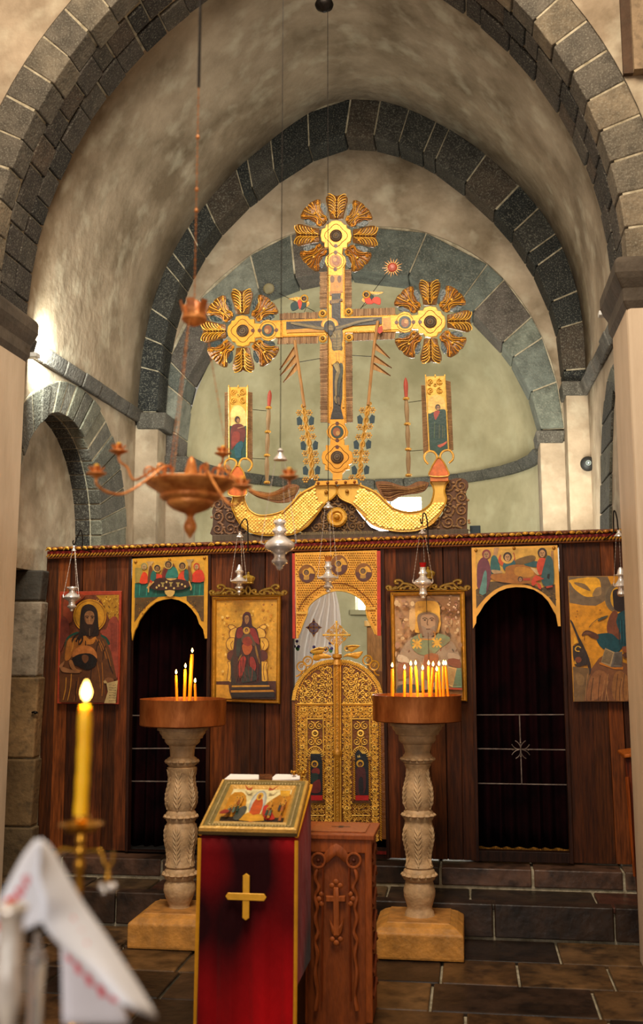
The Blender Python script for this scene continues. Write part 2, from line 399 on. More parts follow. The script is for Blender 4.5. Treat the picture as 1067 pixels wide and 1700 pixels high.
# wall above the near arch (faces the nave) and the piers under it
w = MB()
L = near_pts(.25, 24, -1); Rr = near_pts(.25, 24, 1)[::-1]; P = L+Rr[1:]
YW = YN+.015
for a, b in zip(P, P[1:]):
    w.hexa([(a[0], YW, a[1]), (b[0], YW, b[1]), (b[0], YF-.01, b[1]), (a[0], YF-.01, a[1]), (a[0], YW, 7.6), (b[0], YW, 7.6), (b[0], YF-.01, 7.6), (a[0], YF-.01, 7.6)])
w.box((-4.2, YW, 3.8), (P[0][0], YF-.01, 7.6)); w.box((P[-1][0], YW, 3.8), (2.9, YF-.01, 7.6))
struct('wall_nave', w, PLASTER)
pl = at(38, 800, YF).x; pr = at(1024, 800, YF).x
HWL, HWR = XC-1.855, XC+1.845
w = MB(); w.box((-4.2, YN, -.02), (HWL, YF, 3.8)); struct('wall_pier_left', w, PIERWHITE, bevel=.02)
w = MB(); w.box((HWR, YN, -.02), (2.9, YF, 3.8)); struct('wall_pier_right', w, PIERWHITE, bevel=.02)
# moulded imposts on the piers
for side, X in ((-1, HWL), (1, HWR)):
    im = MB(); prof = [(0, 3.53), (.02, 3.57), (.022, 3.64), (.05, 3.69), (.062, 3.72), (.062, 3.79), (.04, 3.815), (0, 3.82)]
    y0, y1 = YN-.09, YF+.05
    rows = []
    for (o, z) in prof:
        xx = X-side*o
        rows.append([Vector((xx, y0+.09-o, z)), Vector((xx, y1-.05+o*.5, z)), Vector((X+side*1.3, y1-.05+o*.5, z)), Vector((X+side*1.3, y0+.09-o, z))])
    im.grid(rows, '#5b5044', closed=True); im.s = [False]*len(im.s)
    im.poly(rows[-1], '#5b5044'); im.poly(rows[0][::-1], '#5b5044')
    struct('trim_3' if side < 0 else 'trim_4', im, STONEW, bevel=.012)
# narrow dark pilaster strip on the nave wall at upper right
w = MB(); w.box((at(1034, 100, 5.7).x, 5.7, 4.9), (at(1050, 100, 5.7).x, 5.82, 7.6), '#4f3a2a'); w.box((at(1050, 100, 5.7).x, 5.66, 4.9), (2.0, 5.82, 7.6), '#8c765c')
struct('trim_5', w, STONEW)
# nave side walls
w = MB(); w.box((-4.3, -2, -.02), (-4.15, YN, 7.6)); struct('wall_left_nave', w, PIERWHITE)
w = MB(); w.box((2.5, -2, -.02), (2.65, YN, 7.6)); struct('wall_right_nave', w, PIERWHITE)

# ---- bay beyond the arch: vault, side walls, second ring of voussoirs
YE = 8.75
ringC_out = [(226, 684), (229, 640), (236, 575), (251, 505), (275, 440), (306, 383), (345, 331), (390, 281), (440, 238), (490, 200), (540, 172), (598, 162), (650, 170), (700, 189), (755, 218), (810, 257), (860, 303), (905, 357), (940, 420), (962, 490), (972, 560), (975, 638)]
ringC_in = [(262, 684), (264, 640), (269, 580), (284, 515), (305, 455), (333, 405), (370, 360), (410, 322), (455, 285), (500, 254), (545, 234), (580, 225), (625, 230), (675, 245), (725, 270), (775, 308), (820, 352), (860, 400), (893, 450), (918, 510), (932, 570), (938, 638)]
def ringpts(L, Y, n=8): return crom([at(a, b, Y) for a, b in L], n)
OC, IC = ringpts(ringC_out, YE), ringpts(ringC_in, YE)
def ring(outer, inner, y0, y1, n, cs, name_i, shrink=.0055, bev=.009, moff=.006):
    a, b = resample(outer, n*2), resample(inner, n*2)
    for i in range(1, n*2): b[i] = b[i]+(b[i+1]-b[i])*random.uniform(-.12, .12); b[i] += (a[i]-b[i]).normalized()*random.uniform(-.015, .0); st = MB(); i = 0; st_cuts = [0]
    while i < n*2:
        i = min(n*2, i+random.choice((1, 2, 2, 3))); st_cuts.append(i)
    for i, j in zip(st_cuts, st_cuts[1:]):
        p = [a[i], a[j], b[j], b[i]]; o = random.uniform(-.012, -.002)
        st.hexa([(q.x, y0+o, q.z) for q in p]+[(q.x, y1, q.z) for q in p], (*vary(random.choice(cs), .18), 0), shrink=shrink)
    mo = MB(); a, b = resample(outer, 60), resample(inner, 60)
    for i in range(60):
        p = [a[i].lerp(b[i], .01), a[i+1].lerp(b[i+1], .01), b[i+1].lerp(a[i+1], .09), b[i].lerp(a[i], .09)]
        mo.hexa([(q.x, y0+moff, q.z) for q in p]+[(q.x, y1-.01, q.z) for q in p])
    struct('trim_%d' % name_i, st, STONE, bevel=bev); struct('trim_%d' % (name_i+1), mo, MORTAR)
ring(OC, IC, YE-.005, YE+.30, 27, ('#36342f', '#2b2b28', '#3c3832', '#252624', '#463b30'), 6)
# vault: the outer ring swept forward to the near arch
v = MB()
rows = []
for k, Yv in enumerate((YF-.05, 6.9, 7.5, 8.1, YE+.02)):
    rows.append([Vector((p.x, Yv, p.z+.0)) for p in OC])
v.grid(rows); back = MB()
tag(v.build('ceiling', PLASTER, None, solid=.03), kind='structure')
XL = OC[0].x; XR = OC[-1].x
# left side wall with a blind arch: openings traced on the wall plane
arcO = [(-20, 900), (-8, 800), (10, 720), (35, 672), (62, 644), (105, 632), (140, 650), (168, 685), (188, 735), (202, 800), (208, 880), (208, 905)]
arcI = [(20, 900), (28, 800), (42, 745), (62, 708), (80, 690), (94, 686), (112, 694), (130, 716), (146, 752), (158, 800), (164, 850), (165, 905)]
O3 = crom([at_x(a, b, XL) for a, b in arcO], 4); I3 = crom([at_x(a, b, XL) for a, b in arcI], 4)
zb = 2.2
O3 = [Vector((XL, O3[0].y, zb))]+O3+[Vector((XL, O3[-1].y, zb))]
I3 = [Vector((XL, I3[0].y, zb))]+I3+[Vector((XL, I3[-1].y, zb))]
w = MB(); yv = YF-.1
O3m = [O3[0]]
for p in O3[1:]:
    if p.y > O3m[-1].y+.002: O3m.append(p)
ztop = OC[0].z+.25
for a, b in zip(O3m, O3m[1:]): w.hexa([(XL, a.y, a.z), (XL, b.y, b.z), (XL, b.y, ztop), (XL, a.y, ztop), (XL-.5, a.y, a.z), (XL-.5, b.y, b.z), (XL-.5, b.y, ztop), (XL-.5, a.y, ztop)])
w.box((XL-.5, O3m[-1].y, 0), (XL, YE+.4, ztop))
w.box((XL-.5, yv, 0), (XL, O3m[0].y, ztop)) if O3m[0].y > yv else None
struct('wall_left', w, PLASTER)
# stones of the blind arch and its jamb
st = MB(); n = 11
Iu = [p for p in I3]; a, b = resample(O3, 26), resample(Iu, 26)
for i in range(26):
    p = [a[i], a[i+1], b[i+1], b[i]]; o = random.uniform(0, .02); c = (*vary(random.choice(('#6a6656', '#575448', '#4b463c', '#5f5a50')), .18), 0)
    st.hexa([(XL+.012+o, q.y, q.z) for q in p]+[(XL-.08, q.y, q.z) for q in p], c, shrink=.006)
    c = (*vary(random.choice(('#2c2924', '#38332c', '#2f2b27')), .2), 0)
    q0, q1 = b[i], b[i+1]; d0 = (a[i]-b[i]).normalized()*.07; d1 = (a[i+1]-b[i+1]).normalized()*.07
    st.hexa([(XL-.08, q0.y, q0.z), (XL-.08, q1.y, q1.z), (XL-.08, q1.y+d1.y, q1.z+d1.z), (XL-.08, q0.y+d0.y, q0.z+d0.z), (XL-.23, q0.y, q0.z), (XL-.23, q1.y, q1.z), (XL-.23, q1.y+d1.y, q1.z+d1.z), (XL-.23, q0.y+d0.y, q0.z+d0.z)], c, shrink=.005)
st.box((XL-.2, I3[-1].y-.06, 2.36), (XL+.06, O3[-1].y+.08, 2.42), '#33383a')
struct('trim_8', st, STONE, bevel=.006)
mo = MB()
for i in range(26):
    p = [a[i], a[i+1], b[i+1].lerp(a[i+1], .03), b[i].lerp(a[i], .03)]; mo.hexa([(XL+.006, q.y, q.z) for q in p]+[(XL-.24, q.y, q.z) for q in p])
struct('trim_9', mo, MORTAR)
w = MB(); w.box((XL-.45, yv, 2.24), (XL-.2, 8.6, 4.0)); struct('wall_left_recess', w, PLASTER)
w = MB()
for i, (z0, z1, c) in enumerate(((0, .5, '#6e5a40'), (.5, .95, '#7a6040'), (.95, 1.5, '#8a6c48'), (1.5, 2.02, '#968672'), (2.02, 2.24, '#4a443c'))):
    w.hexa([(XL-.75, 7.05, z0), (at(62, 1100, 7.05).x, 7.05, z0), (at(62, 1100, 7.05).x, 7.18, z0), (XL-.75, 7.18, z0), (XL-.75, 7.05, z1), (at(66, 1100, 7.05).x, 7.05, z1), (at(66, 1100, 7.05).x, 7.18, z1), (XL-.75, 7.18, z1)], (*vary(c, .08), 0), shrink=.004)
struct('trim_10', w, STONEW, bevel=.012)
w = MB(); w.box((XL-.75, 7.07, 0), (at(60, 1100, 7.07).x, 7.3, 2.22)); w.box((XL-.8, YF, 0), (XL-.7, 7.3, 2.6)); w.box((XL-.5, 7.25, 0), (XL-.02, 8.0, 2.2)); struct('trim_11', w, MORTAR)
# right side wall with the sliver of its own arch
w = MB(); zt = OC[-1].z+.25
w.box((XR, YF-.1, 0), (XR+.5, YE+.4, zt)); struct('wall_right', w, PLASTER)
arcR = [(1000, 905), (1000, 830), (1001, 760), (1003, 700), (1010, 640), (1020, 605), (1035, 585)]
arcRi = [(1010, 905), (1011, 830), (1014, 760), (1017, 720), (1022, 680), (1030, 650), (1050, 630)]
st = MB(); a = resample(crom([at_x(p, q, XR) for p, q in arcR], 4), 9); b = [Vector((XR, p.y-.55, p.z-(.0 if i < 6 else .25))) for i, p in enumerate(a)]
for i in range(9):
    p = [a[i], a[i+1], b[i+1], b[i]]; st.hexa([(XR-.02-random.uniform(0, .01), q.y, q.z) for q in p]+[(XR+.1, q.y, q.z) for q in p], (*vary(random.choice(('#5a584c', '#4a473f', '#3a3831')), .18), 0), shrink=.006)
struct('trim_12', st, STONE, bevel=.006)
# string courses at the springing of the vault
def string_course(Pn, Pf, side, name, c='#57514a'):
    st = MB(); n = 7
    for i in range(n):
        p, q = Pn.lerp(Pf, i/n), Pn.lerp(Pf, (i+1)/n); h = .065; o = .075+random.uniform(-.008, .01); s = -side
        st.hexa([(p.x, p.y, p.z-h*1.0), (p.x+s*o*.55, p.y, p.z-h), (q.x+s*o*.55, q.y, q.z-h), (q.x, q.y, q.z-h), (p.x, p.y, p.z+h), (p.x+s*o, p.y, p.z+h*.7), (q.x+s*o, q.y, q.z+h*.7), (q.x, q.y, q.z+h)], (*vary(c, .2), 0), shrink=.004)
    struct(name, st, STONE, bevel=.012)
a = at_x(30, 566, XL); b = at_x(225, 690, XL); string_course(a, Vector((XL, YE, b.z)), -1, 'trim_13')
a = at_x(1030, 540, XR); b = at_x(973, 650, XR); string_course(a, Vector((XR, YE, b.z)), 1, 'trim_14')

# ---- end wall of the bay: pilasters, lunette, apse ring
YL = 9.02
def pilaster(name, px0, px1, ytop, ybot, Y, depth, m=PIERWHITE, x0b=None, x1b=None):
    x0b = px0 if x0b is None else x0b; x1b = px1 if x1b is None else x1b
    w = MB(); a, b, c, d = at(px0, ytop, Y), at(px1, ytop, Y), at(x1b, ybot, Y), at(x0b, ybot, Y); c.z = d.z = 0
    w.prism([a, b, c, d], (0, depth, 0)); struct(name, w, m, bevel=.01)
pilaster('wall_pilaster_left', 222, 262, 705, 905, YE, .5, PLASTER, 206, 258)
pilaster('wall_pilaster_right', 939, 976, 650, 890, YE, .5, PLASTER, 946, 1000)
pilaster('wall_apse_pilaster_left', 258, 307, 780, 900, YL, .4, PLASTER, 250, 304)
pilaster('wall_apse_pilaster_right', 896, 940, 732, 890, YL, .4, PLASTER, 903, 950)
def capblock(name, x0, x1, y0, y1, Y, depth, out=.05):
    w = MB(); a, b, c, d = at(x0, y0, Y-out), at(x1, y0, Y-out), at(x1-3, y1, Y-out*.3), at(x0+3, y1, Y-out*.3)
    w.hexa([d, c, (c.x, Y+depth, c.z), (d.x, Y+depth, d.z), a, b, (b.x, Y+depth, b.z), (a.x, Y+depth, a.z)], '#575148'); struct(name, w, STONE, bevel=.012)
capblock('trim_15', 224, 275, 684, 712, YE, .3); capblock('trim_16', 932, 979, 632, 656, YE, .3)
ringD_out = [(262, 784), (263, 730), (264, 680), (274, 620), (292, 565), (318, 515), (352, 474), (395, 438), (445, 405), (500, 384), (560, 376), (620, 376), (680, 380), (730, 394), (780, 418), (825, 452), (862, 495), (893, 545), (915, 600), (930, 660), (937, 712)]
ringD_in = [(293, 784), (296, 730), (301, 680), (312, 630), (332, 585), (358, 545), (392, 510), (430, 485), (475, 465), (520, 455), (560, 450), (610, 447), (660, 454), (705, 470), (750, 495), (790, 526), (825, 562), (855, 602), (878, 645), (893, 690), (897, 714)]
OD, ID = ringpts(ringD_out, YL), ringpts(ringD_in, YL)
ring(OD, ID, YL-.012, YL+.34, 15, ('#707468', '#61645c', '#585049', '#7b7c70', '#656a62'), 17)
capblock('trim_19', 266, 311, 757, 783, YL, .34); capblock('trim_20', 889, 938, 714, 735, YL, .34)
# lunette wall between the two rings
w = MB()
a = resample([Vector((p.x, YL, p.z)) for p in ringpts([(x-(14 if x < 580 else -14), y-10) for x, y in ringC_in], YL)], 60); b = resample(OD, 60)
rows = [[p.lerp(q, t) for p, q in zip(a, b)] for t in (0, .5, 1)]
w.grid(rows); struct('wall_lunette', w, PLASTER, solid=.02)
w = MB(); rows = [[Vector((p.x, y, p.z)) for p in IC] for y in (YE+.28, YL+.03)]; w.grid(rows); struct('ceiling_reveal', w, PLASTER, solid=.02)
w = MB(); a = resample(OC, 40)
w.grid([[p for p in resample([Vector((q.x, YE+.03, q.z)) for q in OC], 40)], [Vector((q.x+(q.x-XC)*.5, YE+.03, q.z+.9)) for q in a]]); struct('wall_end', w, PLASTER, solid=.02)

# ---- apse: half cylinder with a half dome, window in the middle
AC = Vector(((ID[0].x+ID[-1].x)/2+.01, YL+.30)); AR = (ID[-1].x-ID[0].x)/2+.02
apexz = max(p.z for p in ID)+.03
def apse_pt(phi, z, R=AR): return Vector((AC.x-R*math.cos(phi), AC.y+R*.98*math.sin(phi), z))
zspr = (at(300, 757, YL).z+at(895, 725, YL).z)/2
wx0, wx1 = at(584, 1000, YL+1.8).x, at(702, 850, YL+1.8).x
wz1, wz0 = at(640, 824, YL+1.8).z, at(600, 1012, YL+1.8).z
w = MB(); NP = 72; zs = [0, wz0, (wz0+wz1)/2, wz1, zspr]
grid = [[apse_pt(PI*k/NP, z) for k in range(NP+1)] for z in zs]
vs = [p for r in grid for p in r]; fs = []
n = NP+1
hole = []
for i in range(len(zs)-1):
    for k in range(NP):
        mx_ = (grid[i][k].x+grid[i][k+1].x)/2
        if i in (1, 2) and wx0-.005 < mx_ < wx1+.005 and grid[i][k].y > AC.y+1: hole.append(k); continue
        fs.append([i*n+k, i*n+k+1, (i+1)*n+k+1, (i+1)*n+k])
w.add(vs, fs, smooth=True)
# half dome following the ring profile
rows = []; M_ = 20
for i in range(M_+1):
    t = i/M_*PI/2; rr = math.cos(t)**.86; zz = zspr+(apexz-zspr)*math.sin(t)
    rows.append([Vector((AC.x-AR*rr*math.cos(PI*k/NP), AC.y+AR*.98*rr*math.sin(PI*k/NP), zz)) for k in range(NP+1)])
w.grid(rows)
struct('wall_apse', w, PLASTER_APSE)
# window in the apse wall
k0, k1 = min(hole), max(hole)+1
hx0, hx1 = grid[1][k0].x, grid[1][k1].x; yb = AC.y+AR*.98-.06
w = MB()
w.box((hx0-.05, yb+.06, wz0-.05), (hx0, yb+.42, wz1+.05)); w.box((hx1, yb+.06, wz0-.05), (hx1+.05, yb+.42, wz1+.05))
w.box((hx0-.05, yb+.0, wz0-.05), (hx1+.05, yb+.42, wz0)); w.box((hx0-.05, yb+.06, wz1), (hx1+.05, yb+.42, wz1+.05)); struct('window_1', w, PLASTER_APSE)
w = MB(); w.box((hx0, yb+.40, wz0), (hx1, yb+.41, wz1)); struct('window_2', w, WINDOWGLOW)
w = MB()
for t in (.12, .5): w.box((hx0+(hx1-hx0)*t-.008, yb+.36, wz0), (hx0+(hx1-hx0)*t+.008, yb+.375, wz1), '#274438')
w.box((hx0, yb+.36, (wz0+wz1)/2-.01), (hx1, yb+.375, (wz0+wz1)/2+.01), '#274438'); struct('window_3', w, PLAIN)
# stone string course around the apse
st = MB(); NS = 16
for i in range(NS):
    p0, p1 = PI*i/NS, PI*(i+1)/NS; q = []
    for z, R in ((zspr-.10, AR-.03), (zspr, AR-.09)):
        z0, z1 = z, z
        q += [apse_pt(p0, z, R), apse_pt(p1, z, R), apse_pt(p1, z, AR+.03), apse_pt(p0, z, AR+.03)]
    st.hexa(q, (*vary('#4f4d45', .2), 0), shrink=.003)
struct('trim_21', st, STONE, bevel=.01)
# ================================================================== ICON SCREEN
YS = 7.2
def S(px, py, dy=0.): return at(px, py, YS+dy)
def grounded(p, z=None): return Vector((p.x, p.y, ZS if z is None else z))
# scroll carving: fills an outline with curling stems
def scroll(mb, c, r, turns, a0, hand, w, col, met, ex=None):
    ex = ex or Vector((1, 0, 0)); n = max(7, int(9*turns)); pts = []
    for i in range(n+1):
        t = i/n; a = a0+hand*2*PI*turns*t; rr = r*(1-.78*t); pts.append(c+Vector((rr*math.cos(a), 0, rr*math.sin(a))))
    mb.tube(pts, [w*(1-.45*i/n) for i in range(n+1)], 4, col, met)
    mb.ball(pts[-1], w*1.5, col, met, 6, (1, .7, 1))
def fill_scrolls(mb, poly, step, Y, col, met, w=.0035, sc=.52, leaf=True, skip=None, y=None):
    """poly: outline as (x,z) list in metres on plane Y"""
    x0, x1 = min(p[0] for p in poly), max(p[0] for p in poly); z0, z1 = min(p[1] for p in poly), max(p[1] for p in poly)
    nx = max(1, round((x1-x0)/step)); nz = max(1, round((z1-z0)/step)); sx = (x1-x0)/nx; sz = (z1-z0)/nz
    for i in range(nx):
        for j in range(nz):
            x, z = x0+(i+.5)*sx, z0+(j+.5)*sz
            if not inside(x, z, poly): continue
            if skip and skip(x, z): continue
            h = 1 if (i+j) % 2 else -1
            scroll(mb, Vector((x, Y, z)), min(sx, sz)*sc, 1.35, PI/2*(1+(i+2*j) % 4), h, w, col, met)
            if leaf:
                for q in range(3):
                    a = random.uniform(0, 2*PI); p = Vector((x+sx*.5*math.cos(a), Y, z+sz*.5*math.sin(a)))
                    mb.ball(p, w*1.4, col, met, 5, (1.3, .6, 1))
def xz(L): return [(p.x, p.z) for p in L]
def rope(mb, pts, r, col, met, pitch=None):
    """a twisted gilt rope: beads laid along a line"""
    P = [Vector(p) for p in pts]; L = sum((b-a).length for a, b in zip(P, P[1:])); n = max(2, int(L/(pitch or r*1.9)))
    Q = resample(P, n)
    for a, b in zip(Q, Q[1:]):
        t = (b-a); m = (a+b)/2; u = Vector((-t.z, 0, t.x)).normalized()*r*.8
        mb.tube([m-u-t*.45, m, m+u+t*.45], [r*.35, r*.62, r*.35], 5, col, met)
def rosette(mb, c, r, n, col, met, dark='#4a2a0c'):
    for k in range(n):
        a = 2*PI*k/n; mb.ball(c+Vector((math.cos(a)*r*.68, 0, math.sin(a)*r*.68)), r*.30, col, met, 6, (1, .5, 1))
    mb.ball(c, r*.36, dark, met*.5, 8, (1, .5, 1)); mb.ball(c+Vector((0, -r*.18, 0)), r*.17, col, met, 6)

screen = thing('icon_screen', grounded(S(560, 1300)), 'dark wooden icon screen of upright planks, with three openings, across the apse', 'icon screen')
# planks of the screen: sections between the openings (left, right, pictures coordinates at the top and at the foot)
secs = [((78, 60), (216, 209), 7, 'L'), ((345, 341), (487, 487), 6, 'M'), ((631, 640), (786, 795), 6, 'N'), ((927, 945), (1064, 1100), 6, 'R')]
ytopL, ytopR = 925, 898
def ytop_at(x): return ytopL+(ytopR-ytopL)*(x-78)/(1040-78)
for (l, r, n, k) in secs:
    mb = MB()
    for i in range(n):
        t0, t1 = i/n, (i+1)/n
        if 0 < i: t0 += random.Random(i+n).uniform(-.03, .03)
        x0t, x1t = l[0]+(r[0]-l[0])*t0, l[0]+(r[0]-l[0])*t1; x0b, x1b = l[1]+(r[1]-l[1])*t0, l[1]+(r[1]-l[1])*t1
        a, b, c, d = S(x0t, ytop_at(x0t)), S(x1t, ytop_at(x1t)), S(x1b, 1420), S(x0b, 1420); c.z = d.z = ZS
        o = random.uniform(0, .006)
        mb.hexa([(d.x, YS+o, d.z), (c.x, YS+o, c.z), (c.x, YS+.04, c.z), (d.x, YS+.04, d.z), (a.x, YS+o, a.z), (b.x, YS+o, b.z), (b.x, YS+.04, b.z), (a.x, YS+.04, a.z)], (*vary(random.choice(('#6a3414', '#4c240c', '#7c3f18', '#552a0d')), .22), 0), shrink=.0015)
    a, b, c, d = S(l[0], ytop_at(l[0]), .042), S(r[0], ytop_at(r[0]), .042), S(r[1], 1420, .042), S(l[1], 1420, .042); c.z = d.z = ZS; mb.prism([a, b, c, d], (0, .01, 0), '#1c0c06')  # dark sheet added behind the planks to stop light in the gaps
    mb.build('plank_panel', WOOD, screen, bevel=.003)
for (xt, xb, wd) in ((216, 209, 5), (347, 343, 6), (483, 484, 6), (634, 643, 7), (783, 792, 6), (930, 949, 6)):
    mb = MB(); a, b, c, d = S(xt-wd/2, ytop_at(xt), -.02), S(xt+wd/2, ytop_at(xt), -.02), S(xb+wd/2, 1420, -.02), S(xb-wd/2, 1420, -.02); c.z = d.z = ZS
    mb.prism([a, b, c, d], (0, .07, 0), (*vary('#3c1d10', .15), 0)); mb.build('post', WOOD, screen, bevel=.003)
# headboards closing the tops of the openings behind the gilt panels
for (x0, x1) in ((213, 347), (484, 634), (782, 930)):
    mb = MB(); a, b = S(x0, ytop_at(x0), .03), S(x1, ytop_at(x1), .03); mb.prism([a, b, b-Vector((0, 0, .03)), a-Vector((0, 0, .03))], (0, .04, 0), '#3c1d10'); mb.build('rail', WOOD, screen)
for (x0, x1) in ((207, 345), (792, 949)):
    mb = MB(); a, b = S(x0, 1413, -.01), S(x1, 1415, -.01); mb.box((a.x, YS-.01, ZS), (b.x, YS+.06, (a.z+b.z)/2), '#2a140a'); mb.build('sill', WOOD, screen, bevel=.003)  # dark boards added to make the gap under the curtains black
# cornice: carved gilt crest, red fillet, gilt rope
co = MB(); A, B = S(77, 913, -.05), S(1045, 882, -.05)
def cline(dz, dy): return [Vector((A.x, YS+dy, A.z+dz)), Vector((B.x, YS+dy, B.z+dz))]
for (z0, z1, y, c, m_) in ((-.055, .012, .00, '#431d10', 0), (-.03, -.008, -.035, '#9c1a12', 0), (-.062, -.05, -.03, '#8a4a10', .2), (.004, .02, -.055, '#6a3512', .1)):
    a, b = cline(z0, y), cline(z1, y); co.hexa([a[0], a[1], a[1]+Vector((0, .12-y, 0)), a[0]+Vector((0, .12-y, 0)), b[0], b[1], b[1]+Vector((0, .12-y, 0)), b[0]+Vector((0, .12-y, 0))], c, m_)
cor = co.build('cornice', PLAIN, screen, bevel=.003)
cg = MB(); n = 92; P = resample(cline(.004, -.06), n)
for i in range(n):                                                   # leaf carving of the crest
    m = (P[i]+P[i+1])/2; c = random.choice(('#c98a22', '#a86a18', '#7a4210', '#d79a30')); cg.ball(m+Vector((0, 0, random.uniform(-.003, .004))), .013, c, .45, 8, (1.5, .7, .9))
    if i % 3 == 0: cg.tube([m+Vector((-.02, -.006, -.01)), m+Vector((0, -.014, .006)), m+Vector((.02, -.006, -.008))], .005, 5, '#e0a83c', .5)
cg.build('gilt_crest', GOLD, cor)
cg = MB(); rope(cg, cline(-.04, -.045), .012, '#c08424', .45); cg.build('gilt_rope', GOLD, cor)

# ---- curtains in the side openings with gold fringe
def curtain(name, x0, x1, ztop_px, y, label, m=CURTAIN, fringe=True, waves=9, amp=.03):
    a, b = at((x0), 1300, y), at((x1), 1300, y); zt = at((x0+x1)/2, ztop_px, y).z; zb = at((x0+x1)/2, 1409, y).z
    t = thing(name, Vector(((a.x+b.x)/2, y, zb-.03)), label, 'curtain')
    mb = MB(); rows = []; N = 90
    for j in range(13):
        z = zt+(zb-zt)*j/12; f = .55+.45*j/12
        rows.append([Vector((a.x+(b.x-a.x)*i/N, y+amp*f*math.sin(waves*2*PI*i/N+.6*math.sin(i*.21)+.03*j), z)) for i in range(N+1)])
    mb.grid(rows); mb.build('curtain_cloth', m, t, solid=.004)
    mb = MB(); mb.tube([Vector((a.x-.03, y, zt+.01)), Vector((b.x+.03, y, zt+.01))], .010, 8)
    for q in (a.x-.02, b.x+.02): mb.tube([Vector((q, y, zt+.01)), Vector((q, YS+.05, zt+.01))], .007, 6)
    mb.build('curtain_rod', IRON, t)
    if fringe:
        mb = MB(); r = rows[-1]; mb.grid([[p+Vector((0, -.006, .008)) for p in r], [p+Vector((0, -.006, -.008)) for p in r]])
        for i in range(0, N*3):
            p = r[min(N-1, i//3)].lerp(r[min(N, i//3+1)], (i % 3)/3); mb.tube([p+Vector((0, -.006, 0)), p+Vector((random.uniform(-.004, .004), -.008, -.032+random.uniform(-.005, .004)))], .0022, 4)
        mb.build('fringe', FRINGE, t)
    return t
curtain('door_curtain', 196, 362, 960, YS+.22, 'dark maroon curtain with gold fringe hanging in the left opening of the screen')
curtain('door_curtain', 772, 962, 950, YS+.22, 'dark maroon curtain with gold fringe hanging in the right opening of the screen')
# ---- iron rod gates in front of the curtains
def gate(name, rows, xs, label, cross=None):
    p = S(sum(xs[0])/2, 1300, .08); t = thing(name, Vector((p.x, YS+.08, at(p.x, rows[-1][1], YS).z-.02)), label, 'gate')
    t.location.z = S(xs[0][0], rows[-1][1], .08).z-.02
    for (x0, y0, x1, y1) in [(r[0], r[1], r[2], r[3]) for r in rows]:
        mb = MB(); mb.tube([S(x0, y0, .08), S(x1, y1, .08)], .0045, 6); mb.build('rod', PALEIRON, t)
    return t
g = gate('rod_gate', [(790, 1187, 941, 1186.5), (791, 1243, 942, 1245), (792, 1300.5, 943, 1303)], [(790, 941)], 'thin iron rods crossing at a curled ornament in the right opening')
mb = MB(); mb.tube([S(862, 1187, .075), S(866, 1302, .075)], .0045, 6); mb.build('rod', PALEIRON, g)
mb = MB(); c = S(864, 1244.5, .07)
for a in (45, 135, 225, 315):
    a = math.radians(a)
    for sgn in (-1, 1):
        pts = [c+Vector((math.cos(a+sgn*(.75-.5*k/6))*(.012+.055*k/6), -.004, math.sin(a+sgn*(.75-.5*k/6))*(.012+.055*k/6))) for k in range(7)]
        mb.tube(pts, .003, 5)
for dx, dz in ((0, .045), (0, -.045), (.05, 0), (-.05, 0)): mb.ball(c+Vector((dx, -.004, dz)), .007)
mb.build('curled_ornament', PALEIRON, g)
g = gate('rod_gate', [(216, 1188, 345, 1187), (213, 1243, 343, 1242), (211, 1297, 342, 1298)], [(213, 343)], 'thin iron rods across the dark left opening, behind the candle stand')

# ---- gilt arched panels over the side openings
def arched_panel(name, z, outline, arch_in, label):
    c = z((min(p[0] for p in outline)+max(p[0] for p in outline))/2, max(p[1] for p in outline))
    t = thing(name, Vector((c.x, YS-.02, c.z)), label, 'icon')
    return t
zL = Z(210, 915, 7.62, YS-.03)
t = arched_panel('arched_icon_panel', zL, [(70, 90), (1025, 60), (1020, 1110), (65, 1130)], None, 'gilt arched painting of figures around a feast table, above the left opening')
outer = [(75, 95), (1028, 55), (1030, 300), (1018, 1105), (990, 1105), (968, 990), (918, 920), (885, 820), (820, 730), (750, 665), (660, 620), (560, 600), (460, 615), (370, 645), (290, 710), (220, 790), (160, 880), (130, 960), (100, 1010), (70, 1130), (60, 1000)]
mb = MB(); mb.prism(zL.pts(outer), (0, .022, 0), '#e0a02c', .35); mb.build('panel', GOLDFLAT, t)
pt = Paint(zL)
inner = [(105, 135), (985, 110), (975, 890), (940, 880), (900, 780), (840, 700), (760, 630), (670, 585), (560, 568), (460, 575), (350, 605), (250, 680), (180, 770), (120, 870), (98, 900)]
pt.lay('#d9a032', inner, met=.35)
pt.lay('#175a4c', [(105, 405), (980, 385), (978, 560), (800, 565), (670, 580), (560, 565), (400, 580), (100, 590)])
for x in (170, 260, 380, 860, 930): pt.ln('#2d8470', [(x, 420), (x-10, 560)], 10)
pt.lay('#5a3f18', [(105, 590), (400, 580), (300, 650), (200, 745), (120, 870), (98, 900)]); pt.lay('#5a3f18', [(978, 565), (760, 570), (760, 625), (850, 705), (910, 790), (945, 885), (975, 890)])
for k in range(60):
    L_ = random.random() < .5; x = random.uniform(110, 330) if L_ else random.uniform(780, 965); y = random.uniform(610, 860)
    if (x > 105+(900-y)*.95 if L_ else x < 985-(900-y)*.75): continue
    pt.ln(random.choice(('#9c6a1e', '#2c220e', '#7a3d14')), [(x, y), (x+random.uniform(-18, 18), y+14)], 7)
pt.lay('#b9925a', [(250, 130), (350, 130), (320, 170), (310, 260), (275, 260), (275, 170)]); pt.lay('#a98a5a', [(750, 105), (860, 100), (820, 140), (810, 230), (775, 230), (775, 140)])
pt.lay('#9a8038', [(110, 210), (200, 210), (200, 395), (110, 400)])
